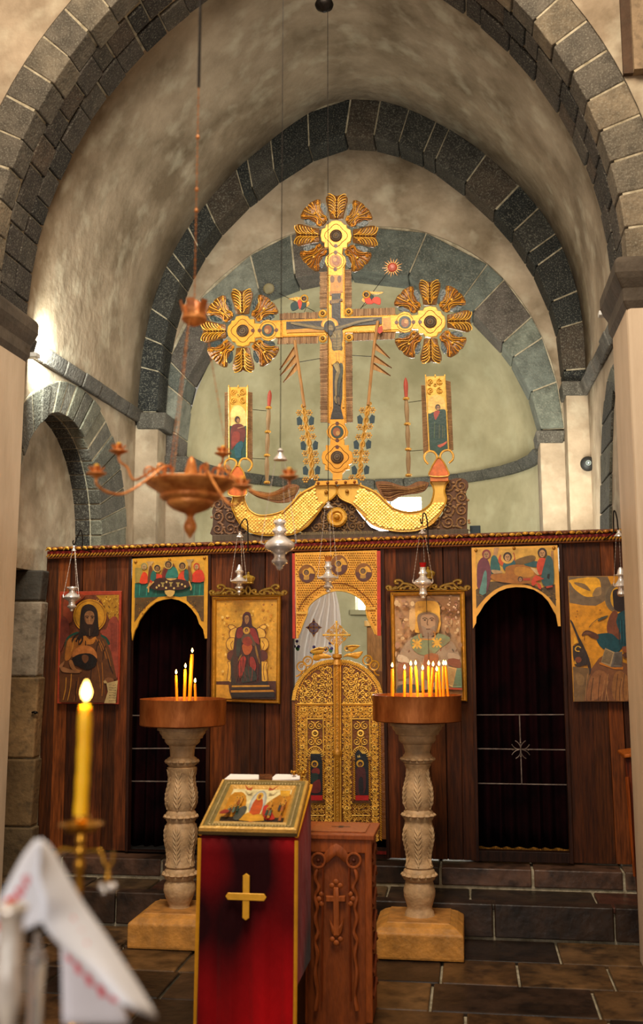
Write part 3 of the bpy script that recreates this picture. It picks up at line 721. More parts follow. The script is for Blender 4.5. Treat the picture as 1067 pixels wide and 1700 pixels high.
for (x0, robe, hx, hy, dr, h) in ((215, '#d63c14', 222, 195, [(165, 400), (205, 270), (260, 290), (265, 400)], '#8a8050'), (915, '#cf3416', 885, 195, [(820, 385), (830, 300), (890, 240), (960, 250), (980, 380)], '#c23a1e'),):
    pt.lay(robe, dr, 3); pt.fig(robe, hx, hy, 34, hair=h, face='#b08a5a')
pt.lay('#6a3a1a', [(265, 420), (290, 190), (330, 230), (330, 380)], 3); pt.lay('#7a4a18', [(470, 200), (430, 330), (500, 280)], 3); pt.lay('#6a3016', [(590, 150), (640, 260), (650, 300), (590, 230)], 3); pt.lay('#7a4a1e', [(790, 180), (830, 300), (820, 400), (770, 260)], 3)
pt.lay('#c63a18', [(290, 400), (350, 290), (440, 300), (450, 350), (330, 420)], 3); pt.lay('#1f5f54', [(300, 350), (320, 260), (370, 250), (370, 370), (340, 385)], 3)
pt.lay('#6b1d16', [(450, 340), (480, 220), (560, 210), (560, 330)], 3); pt.lay('#2a7466', [(490, 330), (550, 200), (630, 220), (650, 325), (560, 345)], 3)
pt.lay('#d2401a', [(650, 350), (690, 260), (750, 260), (760, 370)], 3); pt.lay('#1f5a56', [(730, 340), (735, 235), (780, 250), (780, 380)], 3)
for (x, y, r) in ((388, 218, 33), (528, 172, 36), (705, 190, 35)): pt.lay('#caa054', ell(x, y, r*1.5), met=.4); pt.fig('', x, y, r)
pt.lay('#3c1c12', [(290, 450), (370, 350), (480, 340), (640, 350), (790, 385), (800, 440), (730, 480), (600, 495), (400, 495), (330, 480)], 2)
pt.lay('#c79a54', [(500, 345), (640, 345), (560, 372)], 2)
for (x, y) in ((458, 420), (560, 415), (650, 420)): pt.lay('#a08848', [(x-28, y-25), (x+28, y-25), (x+8, y+8), (x+16, y+32), (x-16, y+32), (x-8, y+8)])
for (x, y) in ((410, 435), (505, 390), (700, 420), (500, 465), (600, 470), (740, 445), (380, 460)): pt.lay('#d8b46a', ell(x, y, 13, 15, 10))
pt.lay('#d2a85a', [(480, 500), (610, 500), (580, 570), (520, 570)], 2)
for L_ in ([(345, 385), (280, 450), (275, 520)], [(300, 400), (260, 470)], [(790, 380), (820, 460), (810, 495)]): pt.ln('#c9964e', L_, 16)
pt.mb.build('painting', PAINT, t)
for (x, y) in ((115, 135), (543, 108), (985, 85)): mb = MB(); mb.ball(zL(x, y, -.004), .0115, '#a8701e', .6, 10, (1, .6, 1)); mb.build('stud', GOLD, t)
zR = Z(775, 895, 6.67, YS-.03)
t = arched_panel('arched_icon_panel', zR, [(50, 95), (1000, 70), (1030, 965), (65, 990)], None, 'gilt arched painting of mourners bending over a body, above the right opening')
outer = [(50, 95), (1000, 68), (1018, 400), (1036, 965), (1008, 965), (985, 840), (955, 790), (900, 690), (830, 615), (740, 560), (640, 535), (540, 530), (440, 545), (350, 580), (270, 640), (195, 720), (140, 810), (105, 860), (100, 930), (65, 992)]
mb = MB(); mb.prism(zR.pts(outer), (0, .022, 0), '#e8a844', .3); mb.build('panel', GOLDFLAT, t)
pt = Paint(zR)
inner = [(95, 110), (960, 92), (985, 750), (900, 640), (810, 570), (700, 520), (600, 495), (500, 492), (400, 515), (300, 565), (210, 640), (140, 720), (103, 770)]
pt.lay('#dba645', inner, met=.3)
pt.lay('#5c431e', [(103, 770), (98, 560), (230, 470), (600, 470), (820, 540), (975, 500), (985, 750), (900, 640), (810, 570), (700, 520), (600, 495), (500, 492), (400, 515), (300, 565), (210, 640), (140, 720)])
for k in range(70):
    x = random.uniform(105, 970); y = 500+abs(x-540)*.35+random.uniform(-20, 60)
    if y > 500+((x-540)/430)**2*250: continue
    pt.ln(random.choice(('#8a6a2a', '#2c2410')), [(x, y-30), (x+22, y-22)], 8)
pt.lay('#b98a5a', [(300, 95), (355, 95), (330, 190), (290, 190)]); pt.lay('#a87848', [(930, 130), (955, 130), (960, 300), (925, 300)])
pt.lay('#2c5f5c', [(270, 200), (330, 200), (370, 370), (265, 380)], 3); pt.lay('#2e5a5c', [(650, 245), (790, 250), (780, 310), (640, 290)], 3); pt.lay('#7a5a28', [(540, 230), (700, 180), (760, 200), (720, 250), (560, 285)], 3)
pt.lay('#6f3440', [(110, 470), (115, 280), (180, 200), (240, 250), (270, 400), (250, 480), (210, 590), (120, 540)], 3); pt.lay('#5f8a82', [(135, 600), (160, 480), (190, 360), (218, 370), (210, 600)], 2)
pt.fig('', 215, 170, 42, hair='#8a3838', face='#b08358')
pt.lay('#c8521e', [(345, 250), (370, 170), (410, 240), (400, 300)], 3); pt.lay('#b84a1c', [(500, 200), (515, 145), (530, 200), (530, 330), (490, 300)], 3); pt.lay('#2c6068', [(400, 330), (410, 260), (520, 230), (530, 320), (450, 345)], 3)
pt.fig('', 448, 200, 42, face='#c09060', halo='#d9a850')
pt.lay('#a8681c', [(260, 430), (300, 380), (420, 380), (430, 310), (560, 280), (700, 310), (780, 370), (770, 420), (700, 490), (400, 480)], 3); pt.lay('#c58628', [(540, 310), (680, 320), (740, 370), (700, 420), (540, 400)], 3)
pt.lay('#cfae7a', [(700, 310), (790, 350), (800, 390), (770, 390)], 3); pt.lay('#b89468', [(270, 340), (370, 350), (390, 370), (300, 385)], 3)
pt.lay('#c0421e', [(600, 440), (700, 430), (700, 460), (610, 455)]); pt.fig('', 590, 445, 24, face='#b08058')
pt.lay('#d24420', [(770, 310), (800, 215), (870, 220), (880, 320), (810, 400)], 3); pt.lay('#35585a', [(860, 260), (890, 180), (950, 240), (955, 500), (860, 520), (820, 430)], 3)
pt.fig('', 832, 155, 44, hair='#3a2a20', face='#b98a5a')
pt.lay('#d04420', [(710, 470), (760, 400), (830, 430), (850, 440), (760, 470), (815, 500), (820, 555), (790, 540), (770, 490), (730, 520)], 2)
pt.lay('#b03a20', [(870, 525), (945, 510), (950, 530), (880, 545)]); pt.lay('#1c140c', [(890, 390), (915, 385), (910, 440), (885, 430)])
pt.mb.build('painting', PAINT, t)
for (x, y) in ((98, 125), (520, 100), (960, 97)): mb = MB(); mb.ball(zR(x, y, -.004), .0115, '#a8701e', .6, 10, (1, .6, 1)); mb.build('stud', GOLD, t)

# ---- gilt lattice panel over the royal doors
z8 = Z(480, 900, 6.276, YS-.035)
t = arched_panel('lattice_panel', z8, [(60, 100), (915, 90), (940, 970), (90, 1000)], None, 'gilt pierced lattice panel with three painted medallions above the middle doors')
arch = [(100, 965), (125, 900), (150, 830), (185, 745), (190, 690), (225, 640), (290, 585), (380, 535), (480, 505), (590, 515), (690, 555), (770, 620), (810, 690), (800, 705), (815, 780), (850, 860), (895, 960)]
outer = [(58, 112), (912, 85), (930, 400), (942, 975)]+[(925, 975)]+arch[::-1]+[(95, 1000), (72, 1008)]
mb = MB(); mb.prism(z8.pts(outer), (0, .02, 0), '#e8a83c', .25)
pnl = mb.build('panel', GOLD, t)
pin = [(75, 130), (900, 105), (915, 400), (900, 900), (850, 780), (835, 690), (780, 600), (690, 535), (590, 490), (480, 480), (370, 510), (270, 565), (200, 630), (160, 690), (150, 790), (110, 900), (90, 960), (80, 500)]
med = [(185, 330, 88, 98), (520, 240, 90, 108), (775, 315, 90, 98)]
mb = MB(); lat = MB(); sp = 24
for j in range(38):
    for i in range(38):
        x = 66+i*sp+(sp/2 if j % 2 else 0); y = 118+j*sp
        if not inside(x, y, pin): continue
        if any(((x-a)/(c+8))**2+((y-b)/(d+8))**2 < 1 for a, b, c, d in med): continue
        mb.add(z8.pts([(x-5, y), (x, y-7), (x+5, y), (x, y+7)], -.0012), [[0, 1, 2, 3]], '#3a1a06')  # flat dark diamonds painted in for the shade of the holes
        lat.tube([z8(x-sp/2+2, y-1, -.001), z8(x, y-sp/2+1, -.006), z8(x+sp/2-2, y+1, -.001)], .0034, 4, '#ffca60', .35)
for L_ in ([(95, 720), (130, 640), (210, 550), (330, 465), (450, 432), (560, 432), (680, 475), (790, 560), (860, 640), (888, 690)],):
    mb.tube(z8.pts(L_, -.006, 5, False), .003, 5, '#7a3c10')
lat.build('lattice', GOLD, pnl); mb.build('painted_holes', PLAIN, pnl)
mb = MB(); mb.tube(z8.pts(arch, -.004, 3, False), .006, 6, '#eab44a', .45)
for (x, y) in ((130, 735), (845, 690)): mb.box(z8(x-55, y+14, -.014), z8(x+55, y-14, .0)+Vector((0, .01, 0)), '#e6b048', .4)
mb.build('moulding', GOLD, t)
for (a, b, c, d) in med:
    mb = MB(); mb.prism(z8.pts(ell(a, b, c, d, 20), -.004), (0, .01, 0), '#8a5416', .3)
    f = mb.build('medallion', PAINT, t); pt = Paint(z8, .0006); pt.d = -.0055
    pt.lay('#e3a636', [(a-c*.2, b-d*.15), (a+c*.35, b-d*.7), (a+c*.85, b-d*.15), (a+c*.8, b)], 2, .4); pt.lay('#5c2f26', [(a-c*.9, b), (a+c*.9, b), (a+c*.6, b+d*.7), (a, b+d*.93), (a-c*.6, b+d*.7)], 2)
    pt.lay('#b98834', [(a-c*.4, b+d*.6), (a-c*.25, b), (a+c*.15, b), (a+c*.25, b+d*.6)], 2); pt.fig('', a-c*.08, b-d*.12, c*.26, halo='#d9a038'); pt.mb.build('painting', PAINT, f)
for (x0, x1, y0, y1) in ((30, 58, 118, 1005), (912, 950, 90, 975)):
    mb = MB(); mb.prism(z8.pts([(x0, y0), (x1, y0), (x1+4, y1), (x0+4, y1)], -.002), (0, .03, 0), '#b8301a'); mb.build('red_border', PLAIN, t)

# ---- the royal doors
z5 = Z(470, 1050, 4.595, YS-.03)
DZ = z5(400, 1620).z
doors = thing('holy_door', Vector((z5(408, 1600).x, YS-.02, DZ)), 'gilt carved double door with arched top and ring cross, in the middle opening', 'door')
archo = [(65, 520), (75, 450), (100, 380), (140, 320), (195, 265), (260, 228), (330, 210), (408, 204), (500, 212), (570, 232), (640, 275), (695, 330), (735, 390), (755, 450), (765, 520)]
archi = [(105, 520), (115, 455), (140, 395), (175, 340), (225, 295), (285, 260), (345, 245), (408, 240), (490, 248), (550, 268), (610, 305), (660, 355), (700, 410), (718, 460), (725, 520)]
def leaf(side):
    mb = MB()
    if side < 0: o = [p for p in archo if p[0] <= 408]+[(408, 1620), (85, 1600)]
    else: o = [p for p in archo if p[0] >= 408]+[(785, 1640), (408, 1620)]
    mb.prism(z5.pts(o), (0, .03, 0), '#7e4812', .25)  # ground darkened for shade in the gaps, pale scroll gold carries highlights
    lf = mb.build('door_leaf', GOLD, doors)
    G1, G2, DK = '#ffcc5c', '#dc9c2e', '#3a1c08'; mt = .42
    fr = MB()
    ii = [p for p in (archi if side < 0 else archi[::-1]) if (p[0] <= 408 if side < 0 else p[0] >= 408)]
    oo = [p for p in (archo if side < 0 else archo[::-1]) if (p[0] <= 408 if side < 0 else p[0] >= 408)]
    a = resample([Vector((p[0], p[1], 0)) for p in oo], 44); b = resample([Vector((p[0], p[1], 0)) for p in ii], 44)
    for i in range(44):                                              # fluted arch moulding
        p0 = a[i]; p1 = b[i]; q = a[i].lerp(a[i+1], .5); q2 = b[i].lerp(b[i+1], .5)
        fr.tube([z5(q.x, q.y, -.004), z5((q.x*2+q2.x)/3, (q.y*2+q2.y)/3, -.014), z5((q.x+q2.x*2)/3, (q.y+q2.y*2)/3, -.010)], .0042, 4, G1, mt)
    rope(fr, [z5(p.x, p.y, -.008) for p in b], .0075, G2, mt)
    xs = 98 if side < 0 else 735
    rope(fr, [z5(xs, 545, -.008), z5(xs+(12 if side < 0 else 10), 1590, -.008)], .0075, G2, mt)
    fr.build('rope_border', GOLD, lf)
    # fields
    cv = MB(); bx = (112, 378) if side < 0 else (450, 722)
    # upper lunette with big scrolls
    lun = [(p[0], p[1]) for p in ii if True]; X0, X1 = bx
    poly = [(max(X0+6, min(X1-4, p[0]*1.0)), p[1]+22) for p in ii]+[(X1-4 if side < 0 else X0+4, 535), (X0+6 if side < 0 else X1-6, 535)]
    poly_m = xz([z5(a, b) for a, b in poly])
    fill_scrolls(cv, poly_m, .042, z5(0, 0).y-.006, G1, mt, .0042, .56)
    def bar(y, x0, x1, w=.004, c=G1): cv.tube([z5(x0, y, -.008), z5(x1, y, -.008)], w, 4, c, mt)
    bar(545, X0-4, X1+2, .005); bar(556, X0-4, X1+2, .003, G2)
    px0, px1 = (180, 305) if side < 0 else (520, 660)
    # side columns of foliage with rosettes
    for (c0, c1) in ((X0+2, px0-6), (px1+8, X1-2)):
        poly = xz([z5(c0, 650), z5(c1, 650), z5(c1+6, 1590), z5(c0+6, 1590)]); fill_scrolls(cv, poly, .026, z5(0, 0).y-.005, G2 if False else '#ecb448', mt, .0033, .56)
        for y in (710, 875, 1040, 1210, 1340, 1480): rosette(cv, z5((c0+c1)/2+4*(y-700)/800, y, -.009), .0155, 8, G1, mt)
    poly = xz([z5(X0+2, 565), z5(X1-2, 565), z5(X1-2, 648), z5(X0+2, 648)]); fill_scrolls(cv, poly, .027, z5(0, 0).y-.005, '#f0b84c', mt, .0033, .56)
    for x in ((160, 245, 322) if side < 0 else (500, 590, 665)): rosette(cv, z5(x, 592, -.010), .0165, 8, G1, mt)
    # framed field over the niche
    for (q0, q1) in (((px0, 660), (px1, 660)), ((px0, 660), (px0, 945)), ((px1, 660), (px1+3, 945))): cv.tube([z5(*q0, -.009), z5(*q1, -.009)], .0045, 4, G1, mt)
    cx = (px0+px1)/2
    for (sx, y) in ((-1, 712), (1, 712), (-1, 832), (1, 832)):
        scroll(cv, z5(cx+sx*30, y, -.007), .028, 1.5, PI/2, sx, .0042, G1, mt)
    cv.tube(z5.pts([(cx-10, 870), (cx, 770), (cx+10, 870)], -.007), .004, 4, G1, mt); rosette(cv, z5(cx, 771, -.010), .026, 12, G1, mt)
    # niche arch
    for k in range(13):
        a_ = PI*k/12; cv.tube([z5(cx-46*math.cos(a_), 945-46*math.sin(a_)*1.15, -.006), z5(cx-60*math.cos(a_), 945-60*math.sin(a_)*1.15, -.006)], .003, 4, G1, mt)
    cv.tube([z5(cx-64*math.cos(PI*k/16), 945-74*math.sin(PI*k/16), -.007) for k in range(17)], .0038, 4, G1, mt)
    cv.prism([z5(cx-44*math.cos(PI*k/16), 945-50*math.sin(PI*k/16), -.002) for k in range(17)], (0, .004, 0), '#f2c050', mt)
    # lower fields
    for (ya, yb) in ((1310, 1385), (1400, 1590)):
        poly = xz([z5(px0+4, ya), z5(px1+4, ya), z5(px1+4, yb), z5(px0+4, yb)]); fill_scrolls(cv, poly, .030, z5(0, 0).y-.006, '#dba23c', mt, .003, .52)
        cv.tube(z5.pts([(px0, ya-4), (px1+6, ya-4)], -.007), .0035, 4, G1, mt)
    cv.build('carved_foliage', GOLD, lf)
    # niche with a painted figure and twisted colonnettes
    nb = MB(); nx0, nx1 = (207, 296) if side < 0 else (548, 648); ny0, ny1 = 925, 1282
    nb.prism(z5.pts([(nx0, ny0), (nx1, ny0), (nx1+3, ny1), (nx0+3, ny1)], -.003), (0, .006, 0), '#0c1014'); nbo = nb.build('niche', PAINT, lf)
    pt = Paint(z5, .0004); pt.d = -.0034; cc = (nx0+nx1)/2-(8 if side < 0 else 12)
    pt.lay('#b81410', [(nx0+2, 1240), (nx1+2, 1240), (nx1+3, 1281), (nx0+3, 1281)]); pt.lay('#0d1416', [(nx0+2, 1230), (nx1, 1230), (nx1, 1242), (nx0+2, 1242)])
    if side < 0:
        pt.lay('#d09a2a', ell(cc-4, 1003, 27), met=.3); pt.lay('#7a2014', [(cc-30, 1060), (cc, 1030), (cc+32, 1045), (cc+30, 1080), (cc-10, 1078)], 3); pt.lay('#1c3028', [(cc-34, 1085), (cc+22, 1078), (cc+14, 1150), (cc-20, 1165)], 3); pt.lay('#6a1a16', [(cc-26, 1160), (cc+34, 1120), (cc+40, 1215), (cc-28, 1220)], 3)
        pt.lay('#1a0e0a', ell(cc-4, 1004, 16)); pt.lay('#7a4a28', ell(cc-4, 1010, 9, 11))
    else:
        pt.lay('#10141a', [(nx0+8, 905), (nx0+30, 895), (nx1-30, 960), (nx0, 980)], 2); pt.lay('#f0c860', [(nx0+30, 930), (nx0+40, 950), (nx0+30, 955)]); pt.lay('#f0c860', [(nx0+18, 935), (nx0+28, 950), (nx0+20, 955)])
        pt.lay('#d09a2a', ell(cc, 1000, 29), met=.3); pt.lay('#4c1a18', [(cc-26, 1035), (cc+30, 1030), (cc+44, 1100), (cc+34, 1225), (cc-36, 1225), (cc-34, 1100)], 3); pt.lay('#1c1418', [(cc-10, 1120), (cc+20, 1110), (cc+24, 1225), (cc-6, 1225)], 3)
        pt.lay('#1a0e0a', ell(cc+2, 1002, 17)); pt.lay('#74452a', ell(cc+2, 1008, 9, 11))
    pt.mb.build('painting', PAINT, nbo)
    cn = MB()
    for x in (nx0-8, nx1+10): rope(cn, [z5(x, 980, -.012), z5(x+3, 1275, -.012)], .007, G2, mt); cn.box(z5(x-12, 975, -.02), z5(x+12, 950, .0), '#a06a1c', .4)
    cn.box(z5(nx0-22, 1300, -.018), z5(nx1+24, 1286, .0), '#5a3410', .3); cn.build('colonnette', GOLD, lf)
    return lf
l1, l2 = leaf(-1), leaf(1)
# middle post with knops
mb = MB(); zc = Z(470, 1050, 4.595, YS-.045)
mb.lathe((zc(412, 900).x, YS-.04), [(r_/4.595*mpp(YS), zc(410, y_).z) for (y_, r_) in ((1600, 26), (960, 26), (940, 34), (915, 38), (895, 30), (880, 24), (250, 24), (245, 40), (225, 32), (205, 24), (190, 38), (165, 34), (160, 10))][::1], 20, '#c08428', .45)
post = mb.build('centre_post', GOLD, doors)
mb = MB()
for sx in (-22, 26): mb.tube([zc(410+sx, 245, -.006), zc(413+sx, 1590, -.006)], .0045, 5, '#eab048', .45)
for k in range(24):
    y = 270+k*55; c = zc(409+k*.25, y, -.018); rosette(mb, c, .009, 6, '#eab048', .45)
    mb.tube([c+Vector((-.008, 0, .02)), c+Vector((.006, 0, .028)), c+Vector((.0, 0, .036))], .0022, 4, '#eab048', .45)
mb.build('post_ornament', GOLD, post)
# ring cross on top
mb = MB(); cx, cy = 410, 43; zq = Z(480, 1030, 6.276, YS-.045); C0 = zq(492, 153)
for k in range(4):
    a = PI/2*k; d = Vector((math.cos(a), 0, math.sin(a))); mb.tube([C0, C0+d*.085], [.008, .006], 6, '#f0bc50', .45); mb.ball(C0+d*.088, .009, '#f0bc50', .45)
    for r_ in (.03, .05):
        for s_ in (-1, 1): scroll(mb, C0+Vector((math.cos(a+PI/4+s_*.32)*r_*1.1, 0, math.sin(a+PI/4+s_*.32)*r_*1.1)), .014, 1.3, a, s_, .0032, '#d9a23a', .45)
    for s_ in (-1, 1):
        pts = [C0+Vector((math.cos(a)*.085, 0, math.sin(a)*.085)).lerp(Vector((math.cos(a+s_*PI/2)*.085, 0, math.sin(a+s_*PI/2)*.085)), t_) for t_ in (.1, .3, .5)]
        rope(mb, pts, .0055, '#e2aa40', .45)
mb.tube([zq(492, 240), zq(494, 345)], [.012, .014], 8, '#e2aa40', .45); mb.build('ring_cross', GOLD, doors)
# pairs of rings and flying figures on the shoulders
def ringpair(c1, c2, r, tail):
    mb = MB()
    for c in (c1, c2):
        mb.tube([zq(c[0]+r*math.cos(2*PI*k/18), c[1]+r*math.sin(2*PI*k/18)) for k in range(18)], .0055, 5, '#d2982e', .45, closed=True)
        scroll(mb, zq(*c), .016, 1.0, .5, 1, .004, '#d9a23a', .45)
    mb.tube(zq.pts(tail, 0, 4, False), .006, 5, '#c98c28', .45); mb.build('ring_ornament', GOLD, doors)
ringpair((193, 425), (130, 480), 48, [(140, 525), (115, 560), (70, 585)]); ringpair((815, 415), (885, 470), 48, [(885, 520), (900, 560), (938, 575)])
def flyer(L_, head, wing, legs, sgn):
    mb = MB(); mb.prism(zq.pts(L_, 0, 3), (0, .018, 0), '#d6982c', .4, .004); mb.prism(zq.pts(wing, -.008, 3), (0, .012, 0), '#e6b044', .4, .003)
    for k in range(4): p = Vector((wing[1][0], wing[1][1], 0)).lerp(Vector((wing[2][0], wing[2][1], 0)), k/4); mb.tube([zq(wing[0][0], wing[0][1]+6, -.012), zq(p.x, p.y+6, -.010)], .002, 4, '#a06818', .4)
    mb.ball(zq(head[0], head[1], -.006), .0085, '#5a3a22', .1, 8); mb.tube([zq(head[0]+26*math.cos(2*PI*k/14), head[1]+26*math.sin(2*PI*k/14), .0) for k in range(14)], .004, 5, '#e2aa40', .4, closed=True)
    mb.build('flying_figure', GOLD, doors)
flyer([(245, 385), (265, 350), (330, 335), (400, 355), (440, 375), (410, 395), (330, 400), (300, 420), (255, 415)], (378, 305), [(370, 290), (300, 280), (220, 315), (245, 345), (340, 340)], None, 1)
flyer([(560, 385), (590, 350), (640, 340), (700, 330), (765, 322), (740, 370), (700, 400), (650, 385), (600, 375)], (602, 293), [(600, 270), (660, 255), (735, 262), (690, 300), (640, 330)], None, -1)
# ================================================================== ICONS ON THE SCREEN
def panel_icon(name, z, quad, label, thick=.02, col='#7a3a18', met=0., dy=-.022):
    P = z.pts(quad, dy); c = sum(P, Vector())/4
    t = thing(name, Vector((c.x, YS+dy, min(p.z for p in P))), label, 'icon')
    mb = MB(); mb.prism(P, (0, thick, 0), col, met); mb.build('panel', PAINT, t, bevel=.002); return t
# -- far left: bearded winged figure holding a bowl and a scroll
zz = Z(90, 970, 8.09, YS-.045)
t = panel_icon('painted_icon', zz, [(70, 98), (902, 88), (862, 1612), (38, 1602)], 'red-bordered icon of a long-haired bearded figure holding a bowl and a written scroll', col='#a83a1c', dy=0)
p = Paint(zz)
p.lay('#6b3214', [(95, 150), (872, 138), (842, 1590), (62, 1585)])
p.lay('#b8801f', [(560, 150), (870, 142), (862, 500), (800, 440), (740, 470), (700, 380), (640, 240)], met=.4)
for k in range(70):
    x = random.uniform(560, 860); y = random.uniform(155, 480)
    p.ln(random.choice(('#d9a63a', '#6a3a12', '#8a5214', '#e0b450')), [(x, y), (x+random.uniform(-25, 25), y+random.uniform(5, 30))], random.uniform(4, 12))
p.lay('#8a3a1e', [(150, 160), (420, 150), (260, 300), (240, 500), (130, 480)], 3)
p.lay('#c8861c', ell(478, 425, 222, 225, 36), met=.35); p.lay('#7a4412', ell(478, 425, 205, 208, 36), met=.3); p.lay('#c98a22', ell(478, 425, 198, 200, 36), met=.4)
p.lay('#8f3b26', [(620, 640), (700, 600), (740, 480), (800, 430), (850, 460), (865, 560), (860, 900), (850, 1250), (760, 1200), (740, 860)], 3); p.lay('#6b2a1a', [(80, 660), (90, 480), (130, 430), (190, 500), (210, 620), (190, 700), (140, 780), (80, 900)], 3)
for k in range(5): p.ln('#5a1f14', [(760+k*18, 520), (770+k*16, 900)], 6, 0)
p.lay('#0f3f30', [(150, 760), (210, 680), (330, 640), (300, 760), (150, 880)], 3); p.lay('#0f3f30', [(620, 680), (700, 710), (750, 800), (700, 800)], 3)
p.lay('#5b3212', [(130, 900), (160, 760), (240, 690), (400, 650), (560, 660), (690, 740), (760, 900), (820, 1180), (840, 1280), (700, 1280), (690, 1400), (680, 1586), (90, 1586), (66, 1200), (80, 1000)])
p.lay('#9a5a1c', [(180, 760), (260, 720), (420, 760), (430, 860), (300, 880), (200, 1010), (140, 1000)], 3); p.lay('#b06a22', [(390, 650), (470, 740), (560, 700), (520, 800), (400, 790)], 3)
for (a, b, c, d) in ((200, 760, 190, 1000), (250, 740, 230, 900), (310, 740, 300, 870), (560, 720, 640, 900), (600, 740, 700, 1000), (650, 760, 760, 1100), (160, 1250, 120, 1550), (230, 1200, 180, 1560), (330, 1250, 260, 1570), (560, 1000, 620, 1400), (640, 1050, 640, 1500)):
    p.ln(random.choice(('#c8862c', '#8f541a', '#a8641e')), [(a, b), ((a+c)/2+12, (b+d)/2), (c, d)], 9, 4)
for (a, b, c, d) in ((270, 700, 240, 780), (340, 640, 330, 820), (420, 760, 440, 870), (600, 760, 560, 900), (690, 820, 650, 1020), (500, 1120, 480, 1560), (300, 1300, 290, 1560), (720, 1000, 790, 1200), (400, 1250, 360, 1450)):
    p.ln('#2a1408', [(a, b), ((a+c)/2-8, (b+d)/2), (c, d)], 12, 4)
p.lay('#24140a', [(350, 420), (370, 320), (420, 275), (480, 268), (540, 300), (580, 370), (590, 520), (600, 660), (540, 700), (390, 690), (330, 760), (340, 600)], 3)
for (a, b) in ((240, 760), (290, 770), (340, 810)): p.ln('#24140a', [(370, 640), (a+40, b-70), (a, b)], 20, 4)
p.lay('#8a5a34', [(405, 420), (430, 370), (480, 355), (525, 380), (540, 440), (530, 500), (500, 560), (480, 575), (455, 560), (415, 500)], 3)
p.lay('#6a3f22', [(405, 440), (420, 420), (430, 520), (470, 570), (420, 520)], 2)
p.lay('#2c170b', [(400, 500), (440, 530), (480, 545), (520, 530), (545, 490), (530, 620), (480, 705), (440, 660), (405, 600)], 3)
for sx in (442, 512): p.ln('#1c0d06', [(sx-24, 432), (sx, 424), (sx+24, 434)], 8, 3); p.lay('#1c0d06', ell(sx, 447, 13, 8, 10))
p.ln('#a87448', [(478, 430), (472, 480), (478, 510)], 10, 3); p.ln('#3a1a0e', [(455, 540), (500, 540)], 7); p.ln('#8a6844', [(476, 590), (474, 690)], 4)
p.lay('#b0682e', [(245, 980), (260, 900), (330, 840), (420, 822), (510, 850), (565, 920), (572, 1000), (520, 970), (420, 930), (330, 940)], 3)
p.lay('#150c08', [(240, 1000), (330, 940), (480, 930), (570, 1000), (560, 1080), (520, 1120), (430, 1150), (300, 1090), (230, 1070)], 3); p.lay('#6a3f20', [(370, 970), (400, 945), (450, 960), (460, 1010), (420, 1060), (385, 1030)], 3)
p.lay('#8a5a36', [(80, 1120), (120, 1110), (220, 1145), (330, 1165), (340, 1190), (220, 1190), (110, 1175)], 3); p.lay('#8a5a36', [(60, 1110), (100, 1060), (140, 1030), (110, 1110)], 2)
p.lay('#8f5c30', [(200, 1030), (240, 1020), (290, 1130), (360, 1150), (360, 1175), (270, 1160), (215, 1110)], 2)
p.lay('#7a4a28', [(660, 1300), (720, 1250), (790, 1270), (800, 1320), (700, 1330)], 3)
p.lay('#b89c68', [(700, 1330), (855, 1290), (825, 1600), (670, 1596), (720, 1440)]); p.lay('#a88a58', [(660, 1300), (690, 1290), (720, 1330), (670, 1330)])
for k in range(7):
    for j in range(5): p.ln('#3a2a1a', [(738+j*20, 1352+k*34+random.uniform(-2, 2)), (738+j*20+random.uniform(8, 15), 1348+k*34+random.uniform(0, 16))], 5)
p.mb.build('painting', PAINT, t)
# -- far right: seated bearded figure writing in an open book
zz = Z(935, 940, 7.083, YS-.045)
t = panel_icon('painted_icon', zz, [(52, 118), (860, 112), (880, 1592), (118, 1594)], 'golden icon of a seated figure in teal and brown robes writing in an open book', col='#b07c34', dy=0)
p = Paint(zz)
p.lay('#e0951a', [(58, 124), (858, 118), (878, 1588), (122, 1590)], met=.25)
p.lay('#7a6246', [(58, 124), (250, 122), (520, 122), (560, 220), (540, 320), (520, 380), (450, 430), (380, 465), (230, 460), (130, 440), (72, 430)])
p.lay('#f2ae28', [(80, 160), (380, 130), (440, 230), (420, 330), (330, 360), (240, 350), (130, 270), (85, 200)], 3, .3); p.lay('#8a6a40', [(130, 190), (250, 210), (320, 290), (250, 270), (150, 220)], 3); p.lay('#9a7a50', [(380, 260), (440, 250), (440, 340), (340, 350)], 3)
p.lay('#7d6a4c', ell(610, 370, 125, 168, 30)); p.lay('#e8b23c', ell(620, 370, 118, 160, 30), met=.4); p.lay('#6f5c46', ell(612, 370, 112, 154, 30)); p.lay('#e0a42c', ell(655, 375, 104, 140, 30), met=.3)
p.lay('#26140e', [(580, 300), (620, 270), (700, 260), (760, 300), (775, 420), (750, 520), (680, 535), (600, 510), (585, 420)], 3)
p.lay('#7a4a2c', [(630, 290), (690, 275), (740, 300), (740, 345), (690, 360), (640, 350)], 3); p.ln('#1a0c08', [(645, 320), (670, 316)], 8); p.ln('#1a0c08', [(705, 316), (730, 320)], 8)
p.lay('#0f4650', [(400, 800), (560, 770), (620, 640), (640, 560), (760, 510), (860, 560), (870, 960), (700, 960), (640, 1010), (560, 1010), (450, 960), (390, 870)], 3)
p.lay('#7a4024', [(510, 700), (545, 580), (600, 520), (640, 560), (620, 660), (670, 800), (660, 870), (580, 800), (520, 780)], 3)
for k in range(6): p.ln('#0a3038', [(650+k*32, 620+k*10), (660+k*30, 920)], 9)
for k in range(4): p.ln('#1c6470', [(668+k*38, 640), (678+k*34, 880)], 6)
p.lay('#5c3018', [(215, 800), (260, 755), (330, 765), (410, 810), (400, 860), (330, 840), (270, 800), (225, 820)], 3); p.ln('#3a1c0e', [(250, 815), (245, 870)], 6); p.lay('#7a4a28', [(230, 800), (280, 770), (330, 790), (300, 800)], 2)
